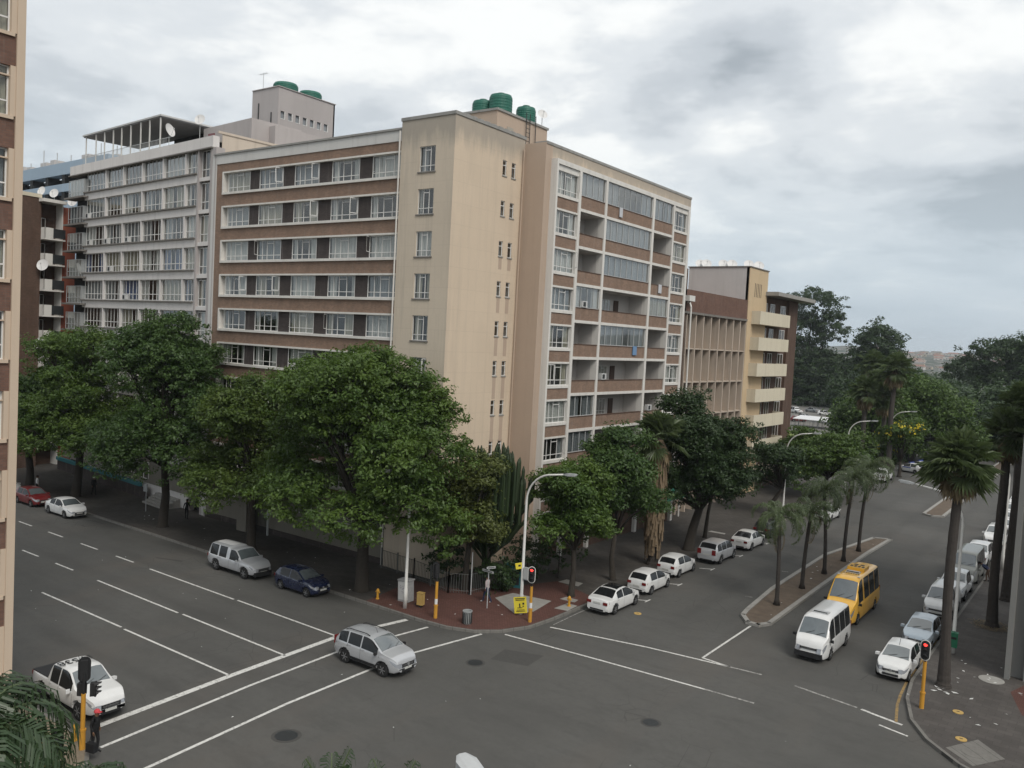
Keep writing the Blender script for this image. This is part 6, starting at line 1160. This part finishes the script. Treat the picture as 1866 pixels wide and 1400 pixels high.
def signal(label, x, y, hp, zc, ang, lit=None, border=True, sticker=True, extra=(), yh=None):
    T = thing('traffic_light', label, 'traffic light', (x, y, .15), 0, 'traffic lights on yellow poles'); n = Vector((math.cos(ang), math.sin(ang), 0)); yh = yh or hp
    build(MB().tube([(x, y, .1), (x, y, .9), (x, y, .93), (x, y, yh)], [.11, .11, .085, .085], 12).lathe([(.13, .88), (.13, .96)], (x, y, 0), 12), 'pole', 'yellowpole', T)
    build(MB().tube([(x, y, yh), (x, y, zc-.1)], .05, 8), 'upper_pole', 'blackplastic', T)
    if sticker: build(MB().tube([(x, y, 1.0), (x, y, 1.32)], .092, 12), 'sticker', 'white_sign', T)
    signal_head(T, (x+n.x*.16, y+n.y*.16, zc), ang, lit, border=border)
    for (dx, dy, dz, a2) in extra: signal_head(T, (x+dx, y+dy, dz), a2, None, .34, .62, False)
    return T
signal('traffic light showing red with white bordered board at the brick corner', -27.97, 41.63, 2.3, 3.05, -1.15, 0); signal('traffic light showing red beside the nearest parked white hatchback', -7.08, 44.85, 2.45, 3.05, -1.55, 0, sticker=False)
signal('yellow signal pole with dark head facing the left street', -32.41, 38.17, 2.35, 3.0, PI*.93, border=False)
signal('traffic light seen from behind in front of the numbered pickup', -31.9, 16.82, 2.35, 3.25, PI*.83, border=False, sticker=False, extra=((.42, .22, 2.6, .9), (-.3, .1, 2.45, 2.2)))
T = thing('traffic_light', 'pair of dark signal heads half hidden by the near palm leaves', 'traffic light', (-29.95, 14.4, .15)); build(MB().tube([(-29.95, 14.4, .1), (-29.95, 14.4, 2.0)], .085, 10), 'pole', 'yellowpole', T); signal_head(T, (-29.45, 14.65, 2.1), .2, None, .42, .95, False); signal_head(T, (-30.1, 13.9, 2.05), 2.6, None, .42, .95, False)
def hydrant(label, x, y):
    T = thing('hydrant', label, 'hydrant', (x, y, .15), 0, 'yellow hydrants'); build(MB().lathe([(.12, .15), (.12, .2), (.08, .22), (.075, .62), (.11, .64), (.11, .7), (.07, .78), (.03, .82)], (x, y, 0), 12), 'barrel', 'hydrant', T); build(MB().tube([(x-.16, y, .6), (x+.16, y, .6)], .05, 8), 'outlet', 'hydrant', T)
hydrant('yellow hydrant between the big tree and the graffiti cabinet', -37.4, 38.35); hydrant('yellow hydrant on the near corner beside the signal pole', -32.8, 17.0); hydrant('orange hydrant hidden behind the rear of the black roofed sedan', -27.9, 45.9)
T = thing('utility_cabinet', 'white utility cabinet with purple graffiti leaning beside the lamp', 'cabinet', (-35.9, 39.3, .15), .1); R_ = lambda mb, n, m: build(mb, n, m, T, local=True)
R_(MB().obox((0, 0, .68), (.42, 0, .03), (0, .27, 0), (-.03, 0, .66)), 'case', 'cabinet', ); R_(MB().obox((0, 0, 1.37), (.46, 0, .03), (0, .31, 0), (-.0, 0, .04)), 'lid', 'cabinet'); R_(MB().obox((0, -.275, .7), (.38, 0, .03), (0, .006, 0), (-.03, 0, .56)), 'door', 'roofmetal')
mb = MB(); q = random.Random(9)
for k_ in range(14): x = q.uniform(-.28, .28); z = q.choice((.85, .95, 1.02, .6))+q.uniform(-.05, .05); mb.obox((x, -.285, z), (q.uniform(.02, .09), 0, q.uniform(-.05, .05)), (0, .003, 0), (0, 0, .012))
plain('graffiti', (.1, .06, .16), .7, .2); R_(mb, 'graffiti', 'graffiti')
T = thing('utility_box', 'small yellow utility box on a stub near the kerb', 'box', (-34.4, 39.05, .15), .2); R_(MB().obox((0, 0, .52), (.2, 0, 0), (0, .15, 0), (0, 0, .36)), 'case', 'yellowbox'); R_(MB().obox((0, 0, .1), (.08, 0, 0), (0, .06, 0), (0, 0, .1)), 'stub', 'darkmetal'); R_(MB().obox((0, 0, .9), (.22, 0, 0), (0, .17, 0), (0, 0, .02)), 'lid', 'yellowbox')
T = thing('litter_bin', 'round dark litter bin on the red brick corner', 'bin', (-30.46, 38.75, .15)); R_(MB().lathe([(.22, 0), (.25, .05), (.27, .7), (.29, .72), (.29, .78), (.24, .78), (.22, .4)], n=20), 'drum', 'greymetal'); mb = MB()
for k_ in range(16): a = 2*PI*k_/16; mb.obox((.275*math.cos(a), .275*math.sin(a), .38), (.012*math.cos(a), .012*math.sin(a), 0), (-.025*math.sin(a), .025*math.cos(a), 0), (0, 0, .32))
R_(mb, 'slats', 'darkmetal')
T = thing('litter_bin', 'green litter bin strapped to the right street lamp pole', 'bin', (-7.2, 54.45, .6)); R_(MB().prism([(-.22, -.2), (.22, -.2), (.19, .14), (-.19, .14)], .0, .8), 'box', 'greenbin'); R_(MB().obox((0, -.205, .55), (.16, 0, 0), (0, .006, 0), (0, 0, .07)), 'slot', 'dark'); R_(MB().prism([(-.24, -.22), (.24, -.22), (.21, .16), (-.21, .16)], .8, .86), 'lid', 'greenbin')
T = thing('street_name_sign', 'grey street name post with two crossed blades', 'street sign', (-31.36, 41.83, .15)); build(MB().tube([(-31.36, 41.83, .1), (-31.36, 41.83, 2.72)], .03, 8), 'post', 'steel', T)
for (a, z, l, w) in ((-.12, 2.5, .95, .14), (1.1, 2.72, .6, .14)):
    c = Vector((-31.36, 41.8, z)); d = Vector((math.cos(a), math.sin(a), 0)); n = Vector((d.y, -d.x, 0)); b_ = build(MB().obox(c+n*.04+d*(.0 if a < 0 else .15), d*l/2, n*.008, (0, 0, w/2)), 'name_blade', 'steel', T); mb = MB(); q = random.Random(4)
    for k_ in range(8): mb.obox(c+n*.05+d*((.0 if a < 0 else .15)-l*.4+l*.1*k_+.02), d*l*.032, n*.004, (0, 0, w*.28))
    build(mb, 'blade_text', 'darkmetal', b_)
T = thing('steel_pole', 'thin tall steel post inside the corner railing', 'pole', (-33.85, 43.3, .15)); build(MB().tube([(-33.85, 43.3, .1), (-33.85, 43.3, 2.9)], .04, 8).lathe([(.05, 2.9), (.03, 2.96)], (-33.85, 43.3, 0), 8), 'post', 'steel', T)
def rail(label, pts, h=1.4, sp=.16, m='greymetal'):
    T = thing('railing', label, 'fence', (*pts[0], .15)); po = [] ; bars = MB()
    for (a, b) in zip(pts, pts[1:]):
        a, b = Vector((*a, 0)), Vector((*b, 0)); L_ = (b-a).length; n = int(L_/sp)
        for k_ in range(n+1): p = a.lerp(b, k_/max(1, n)); bars.obox((p.x, p.y, .15+h/2), (.011, 0, 0), (0, .011, 0), (0, 0, h/2-.05))
        for z in (.3, h): bars.tube([(a.x, a.y, .15+z-.08), (b.x, b.y, .15+z-.08)], .018, 4)
        k2 = max(1, round(L_/2))
        for k_ in range(k2+1): p = a.lerp(b, k_/k2); build(MB().obox((p.x, p.y, .15+h/2+.04), (.035, 0, 0), (0, .035, 0), (0, 0, h/2+.04)), 'post', m, T)
    build(bars, 'bars', m, T); return T
plain('railpaint', (.11, .115, .11), .6, .2)
rail('grey railing with upright bars round the planted corner', [(-42.3, 43.6), (-38.8, 43.2), (-35.1, 42.5), (-33.9, 43.2), (-33.4, 47.0), (-33.5, 52)], m='railpaint')
rail('dark fence along the distant parking lot', [(-115, 190), (-40, 190)], 2.4, .5, 'darkmetal')
T = thing('kiosk', 'teal metal kiosk cabinet with notices behind the corner', 'cabinet', (-33.0, 47.0, .15), .3); R_(MB().obox((0, 0, .75), (.55, 0, 0), (0, .4, 0), (0, 0, .75)), 'case', 'teal'); R_(MB().obox((-.35, -.41, 1.15), (.1, 0, 0), (0, .008, 0), (0, 0, .14)), 'notice', 'white_sign'); R_(MB().obox((0, 0, 1.53), (.6, 0, 0), (0, .45, 0), (0, 0, .03)), 'roof', 'teal'); R_(MB().obox((.15, -.41, .7), (.3, 0, 0), (0, .008, 0), (0, 0, .5)), 'door', 'darkmetal')
T = thing('awning', 'green shop awning at the end of the right wing', 'awning', (-34.6, 73.6, 3)); build(MB().add([(-35.2, 71.2, 3.9), (-35.2, 76.0, 3.9), (-33.7, 76.0, 3.1), (-33.7, 71.2, 3.1), (-35.2, 71.2, 3.84), (-35.2, 76.0, 3.84), (-33.7, 76.0, 3.04), (-33.7, 71.2, 3.04), (-33.7, 71.2, 2.75), (-33.7, 76, 2.75)], [(0, 1, 2, 3), (7, 6, 5, 4), (3, 2, 9, 8), (0, 3, 7, 4), (1, 2, 6, 5)]), 'canvas', 'awning', T)
T = thing('road_sign', 'small sign on a grey post outside the balcony block entrance', 'sign', (-69.2, 41.6, .15)); build(MB().tube([(-69.2, 41.6, .1), (-69.2, 41.6, 2.6)], .035, 6), 'post', 'steel', T); build(MB().box(-69.55, -68.95, 41.52, 41.56, 1.9, 2.6), 'plate', 'greymetal', T)
T = thing('gate_pillar', 'grey green gate pillar behind the silver pickup', 'pillar', (-58, 43.6, .15)); build(MB().box(-58.5, -57.3, 43.2, 44.1, .15, 3.4), 'pillar', 'basewall', T); build(MB().box(-58.6, -57.2, 43.1, 44.2, 3.4, 3.5), 'cap', 'slab_dark', T)
T = thing('entrance_gate', 'dark steel gate with posts next to the gate pillar', 'gate', (-56.3, 43.8, .15)); mb = MB()
for k_ in range(12): mb.box(-57.2+k_*.16, -57.17+k_*.16, 43.8, 43.84, .2, 2.8)
build(mb, 'bars', 'darkmetal', T)
for x in (-57.15, -55.3): build(MB().box(x-.05, x+.05, 43.75, 43.88, .15, 3.0), 'gate_post', 'steel', T)
T = thing('parking_canopy', 'long white shade canopy at the front of the distant lot', 'canopy', (-58, 203, 0)); build(MB().add([(-63.5, 200, 2.0), (-53, 200, 2.0), (-53, 206, 2.5), (-63.5, 206, 2.5), (-63.5, 200, 1.9), (-53, 200, 1.9), (-53, 206, 2.4), (-63.5, 206, 2.4)], [(0, 1, 2, 3), (7, 6, 5, 4), (0, 4, 5, 1), (1, 5, 6, 2), (2, 6, 7, 3), (3, 7, 4, 0)]), 'canopy', 'white_sign', T)
for x in (-63, -58.5, -53.6): build(MB().box(x-.1, x+.1, 203, 203.2, .05, 2.1), 'post', 'steel', T)
# ================================================================== PEOPLE
plain('cloth_black', (.012, .012, .013), .9, .2); plain('cloth_navy', (.02, .028, .06), .9, .2); plain('cloth_pale', (.42, .36, .36), .9, .1); plain('cloth_white', (.6, .6, .6), .9, .1); plain('cloth_grey', (.12, .12, .12), .9, .2); plain('cloth_brown', (.1, .06, .04), .9, .2); plain('cap_red', (.5, .06, .07), .8, .1); plain('hair', (.01, .009, .008), .9, .1); plain('shoe_white', (.55, .55, .55), .7, .1)
def person(label, loc, rz, pose, top_, bottom, shoes, headwear='hair', hgt=1.72, group=None):
    T = thing('person', label, 'person', loc, rz, group); k = hgt/1.75; st, arm, bend = pose    # stride, arm swing, forward bend
    V = {}; b = bend
    def up(x, z): dx = (z-.95); return (x+dx*math.sin(b), .95+dx*math.cos(b)) if z > .95 else (x, z)
    def add(n, x, y, z, r, bent=True):
        if bent and z > .95: x, z = up(x, z)
        V[n] = (Vector((x, y, z))*k, r*k)
    add('pel', 0, 0, .95, .14); add('wai', .0, 0, 1.1, .125); add('che', 0, 0, 1.3, .15); add('sho', -.01, 0, 1.43, .1); add('nek', 0, 0, 1.5, .055); add('hd0', .02, 0, 1.58, .085); add('hd1', .02, 0, 1.67, .1); add('hd2', .01, 0, 1.73, .07)
    E = [('pel', 'wai'), ('wai', 'che'), ('che', 'sho'), ('sho', 'nek'), ('nek', 'hd0'), ('hd0', 'hd1'), ('hd1', 'hd2')]; reg = {}
    for s_, sg in (('L', 1), ('R', -1)):
        f = st*sg; add('hip'+s_, 0, .09*sg, .9, .1); add('kne'+s_, .06+f*.3, .1*sg, .5, .065); add('ank'+s_, f*.75-.04, .1*sg, .1, .045); add('bal'+s_, f*.75+.1, .11*sg, .04, .042); add('toe'+s_, f*.75+.17, .11*sg, .035, .03)
        E += [('pel', 'hip'+s_), ('hip'+s_, 'kne'+s_), ('kne'+s_, 'ank'+s_), ('ank'+s_, 'bal'+s_), ('bal'+s_, 'toe'+s_)]
        w = -arm*sg; add('shl'+s_, 0, .17*sg, 1.41, .062); add('elb'+s_, w*.15-.02, .24*sg, 1.14, .043); add('wri'+s_, w*.4+.08, .25*sg, .96, .03, False if b < .3 else True); add('plm'+s_, w*.42+.1, .25*sg, .9, .034, b > .3)
        E += [('sho', 'shl'+s_), ('shl'+s_, 'elb'+s_), ('elb'+s_, 'wri'+s_), ('wri'+s_, 'plm'+s_)]; P, _ = V['plm'+s_]; P = P/k
        for fi, (dx, l) in enumerate(((-.03, .075), (-.01, .088), (.012, .084), (.032, .066))):
            V['f%s%da' % (s_, fi)] = ((P+Vector((dx, 0, -.045)))*k, .0095*k); V['f%s%db' % (s_, fi)] = ((P+Vector((dx*1.15+.005, -.012*sg, -.045-l*.55)))*k, .0085*k); V['f%s%dc' % (s_, fi)] = ((P+Vector((dx*1.15+.012, -.03*sg, -.045-l)))*k, .007*k)
            E += [('plm'+s_, 'f%s%da' % (s_, fi)), ('f%s%da' % (s_, fi), 'f%s%db' % (s_, fi)), ('f%s%db' % (s_, fi), 'f%s%dc' % (s_, fi))]
        V['t%sa' % s_] = ((P+Vector((.045, -.012*sg, -.01)))*k, .012*k); V['t%sb' % s_] = ((P+Vector((.062, -.022*sg, -.05)))*k, .009*k); E += [('plm'+s_, 't%sa' % s_), ('t%sa' % s_, 't%sb' % s_)]
    hx, hz_ = up(.115, 1.63); V['nose'] = (Vector((hx, 0, hz_))*k, .014*k); E.append(('hd0', 'nose'))
    names = list(V); ix = {n: i for i, n in enumerate(names)}; me = bpy.data.meshes.new('body'); me.from_pydata([tuple(V[n][0]) for n in names], [(ix[a], ix[c]) for a, c in E], []); o = bpy.data.objects.new('tmp', me); COL.objects.link(o)
    o.modifiers.new('s', 'SKIN'); sv = me.skin_vertices[0].data
    for i, n in enumerate(names): sv[i].radius = (V[n][1], V[n][1]*(1.25 if n in ('che', 'wai', 'pel') else 1)); sv[i].use_root = (n == 'pel')
    o.modifiers.new('u', 'SUBSURF').levels = 1; o.modifiers['u'].render_levels = 1
    dg = bpy.context.evaluated_depsgraph_get(); m2 = bpy.data.meshes.new_from_object(o.evaluated_get(dg)); bpy.data.objects.remove(o); m2.name = 'body'
    def cls(a, c):
        s = a+c
        if 'toe' in s or 'bal' in s: return 3
        if 'kne' in s or 'hip' in s: return 2
        if 'hd' in s or 'nek' in s or 'nose' in s or a.startswith(('f', 't', 'plm', 'wri')) or c.startswith('plm'): return 0
        return 1
    segs = [(V[a][0], V[c][0], cls(a, c), (V[a][1]+V[c][1])/2) for a, c in E]; m2.materials.clear()
    for mm in ('skin', top_, bottom, shoes): m2.materials.append(MATS[mm])
    mi = []
    for p in m2.polygons:
        c = p.center; best = None
        for a, e, kk, r in segs:
            ab = e-a; t_ = max(0, min(1, (c-a).dot(ab)/(ab.length_squared+1e-9))); dd = (c-(a+ab*t_)).length/r
            if best is None or dd < best[0]: best = (dd, kk)
        mi.append(best[1])
    m2.polygons.foreach_set('material_index', mi); m2.polygons.foreach_set('use_smooth', [True]*len(mi)); ob = bpy.data.objects.new('body', m2); COL.objects.link(ob); ob.parent = T
    hc = V['hd1'][0]; mb = MB(); pr = [(.112*k, -.02*k), (.118*k, .02*k), (.1*k, .075*k), (.05*k, .11*k)]
    mb.lathe(pr, tuple(hc+Vector((-.012, 0, .0))*k), 14)
    if headwear == 'hair': build(mb, 'hair', 'hair', T, local=True, smooth=True)
    else:
        mb.obox(hc+Vector((.13, 0, .005))*k, (.06*k, 0, 0), (0, .075*k, 0), (0, 0, .008*k)); build(mb, 'cap', headwear, T, local=True, smooth=False)
    mb = MB()
    for sg in (1, -1): c = hc+Vector((.088, .032*sg, -.03))*k; mb.obox(c, (.01, 0, 0), (0, .014, 0), (0, 0, .008))
    build(mb, 'eyes', 'black', T, local=True); mb = MB().obox(hc+Vector((.083, 0, -.1))*k, (.01, 0, 0), (0, .022, 0), (0, 0, .006)); build(mb, 'mouth', 'cap_red', T, local=True); return T
person('person in black with a red and white cap at the near corner', (-31.35, 17.0, .15), .3, (.12, .2, .12), 'cloth_black', 'cloth_black', 'cloth_black', 'cap_red', 1.7)
T = thing('bag', 'black bag held low by the person in the red cap', 'bag', (-31.0, 16.75, .3)); build(MB().obox((-31.02, 16.72, .55), (.2, .05, 0), (-.03, .1, 0), (0, 0, .17)), 'bag_body', 'cloth_black', T); build(MB().tube([(-31.14, 16.7, .72), (-31.1, 16.72, .95), (-30.96, 16.74, .95), (-30.9, 16.74, .72)], .012, 5), 'strap', 'cloth_black', T)
person('person in pale shirt and navy trousers striding behind the street sign', (-32.1, 42.75, .15), PI*1.0, (.36, .3, 0), 'cloth_pale', 'cloth_navy', 'shoe_white', 'hair', 1.72)
person('person in dark clothes with a white hat walking by the teal wall', (-78.6, 41.9, .15), 0, (.2, .2, 0), 'cloth_black', 'cloth_black', 'cloth_black', 'cloth_white', 1.75)
person('person in dark clothes walking below the balcony block columns', (-64.3, 42.4, .15), 2.4, (.25, .2, .15), 'cloth_black', 'cloth_black', 'cloth_black')
person('person in white shirt standing by the tree at the far left kerb', (-82.2, 38.4, .15), 1.0, (.05, .1, 0), 'cloth_white', 'cloth_black', 'cloth_black')
person('person bending forward at the side of the old van', (-7.9, 74.8, .15), 3.0, (.15, .3, 1.0), 'cloth_navy', 'cloth_brown', 'cloth_black', 'hair', 1.75); person('person in dark jacket standing behind the bending one', (-7.5, 77.0, .15), 3.6, (.1, .2, .2), 'cloth_black', 'cloth_navy', 'shoe_white', 'hair', 1.72)
person('person in brown standing under trees near the police cars', (-29.3, 136.6, .1), -.4, (.1, .1, 0), 'cloth_brown', 'cloth_black', 'cloth_black', 'hair', 1.75); person('person in white top standing against the trunk near the pickup', (-30.2, 133.2, .1), -.4, (.1, .1, 0), 'cloth_white', 'cloth_black', 'cloth_black', 'hair', 1.75)
# ================================================================== HOUSES ON THE FAR HILL
plain('house_white', (.5, .48, .45), .9, .1); plain('house_cream', (.42, .36, .28), .9, .1); rr = random.Random(31)
def hillz(x, y): k = min(1, ((y-1300)/90)/11); k = k*k*(3-2*k); return -1+hh(x, y)*k*1.02
protos = []
for m, rf, lab in (('house_white', 'tileroof', 'small white house with red roof on the far hillside'), ('house_cream', 'slab_dark', 'small cream house with dark roof on the far hillside'), ('house_white', 'roofmetal', 'small pale flat roofed building on the far hillside')):
    T = bpy.data.objects.new('hill_house', None); COL.objects.link(T); tag(T, lab, 'house', lab.replace('small ', '').replace(' on the far hillside', ' houses far away')); build(MB().box(-9, 9, -5, 5, -3, 6), 'wall', m, T, local=True)
    if rf != 'roofmetal': build(MB().add([(-9.8, -5.8, 6), (9.8, -5.8, 6), (9.8, 5.8, 6), (-9.8, 5.8, 6), (-8, 0, 9), (8, 0, 9)], [(0, 1, 5, 4), (1, 2, 5), (2, 3, 4, 5), (3, 0, 4), (3, 2, 1, 0)]), 'roof', rf, T, local=True)
    else: build(MB().box(-9.4, 9.4, -5.4, 5.4, 6, 6.6), 'roof', rf, T, local=True)
    build(MB().box(-6, -4, -5.1, -5, 1, 3.5).box(2, 6, -5.1, -5, 1, 3.5), 'windows', 'interior', T, local=True); protos.append(T)
n_h = 0
for k_ in range(260):
    y = rr.uniform(1450, 2300); f = rr.uniform(-.235, .03); x = y*f; pz = hillz(x, y); src = protos[rr.choice((0, 0, 1, 1, 2))]; used = src.get('used', 0)
    if used == 0: o = src; src['used'] = 1
    else: o = copy_tree(src)
    o.location = (x, y, pz); o.rotation_euler = (0, 0, rr.uniform(-.6, .6)); s_ = rr.uniform(.45, .85); o.scale = (s_*rr.uniform(.8, 1.6), s_, s_)
for T in protos: del T['used']
for o in list(bpy.data.objects):
    if 'used' in o.keys(): del o['used']
T = thing('mast', 'white mast standing among the houses before the hills', 'mast', (-208, 900, 0)); build(MB().tube([(-208, 900, 0), (-208, 900, 38)], [1, .5], 6), 'pole', 'white_sign', T); build(MB().box(-216, -200, 899, 905, 0, 9), 'base_building', 'house_white', T)
# ================================================================== HAZE
HAZE = 0.00015
hz_m = bpy.data.materials.new('haze_air'); hz_m.use_nodes = True; t_ = hz_m.node_tree; t_.nodes.clear(); o_ = t_.nodes.new('ShaderNodeOutputMaterial'); v_ = t_.nodes.new('ShaderNodeVolumePrincipled')
v_.inputs['Color'].default_value = (.86, .93, 1, 1); v_.inputs['Density'].default_value = HAZE; v_.inputs['Anisotropy'].default_value = .2; t_.links.new(v_.outputs[0], o_.inputs['Volume']); MATS['haze_air'] = hz_m
tag(build(MB().box(-2600, 2600, -500, 6100, -60, 140), 'haze', 'haze_air'), 'thin grey air haze over the whole place', 'haze', kind='stuff')
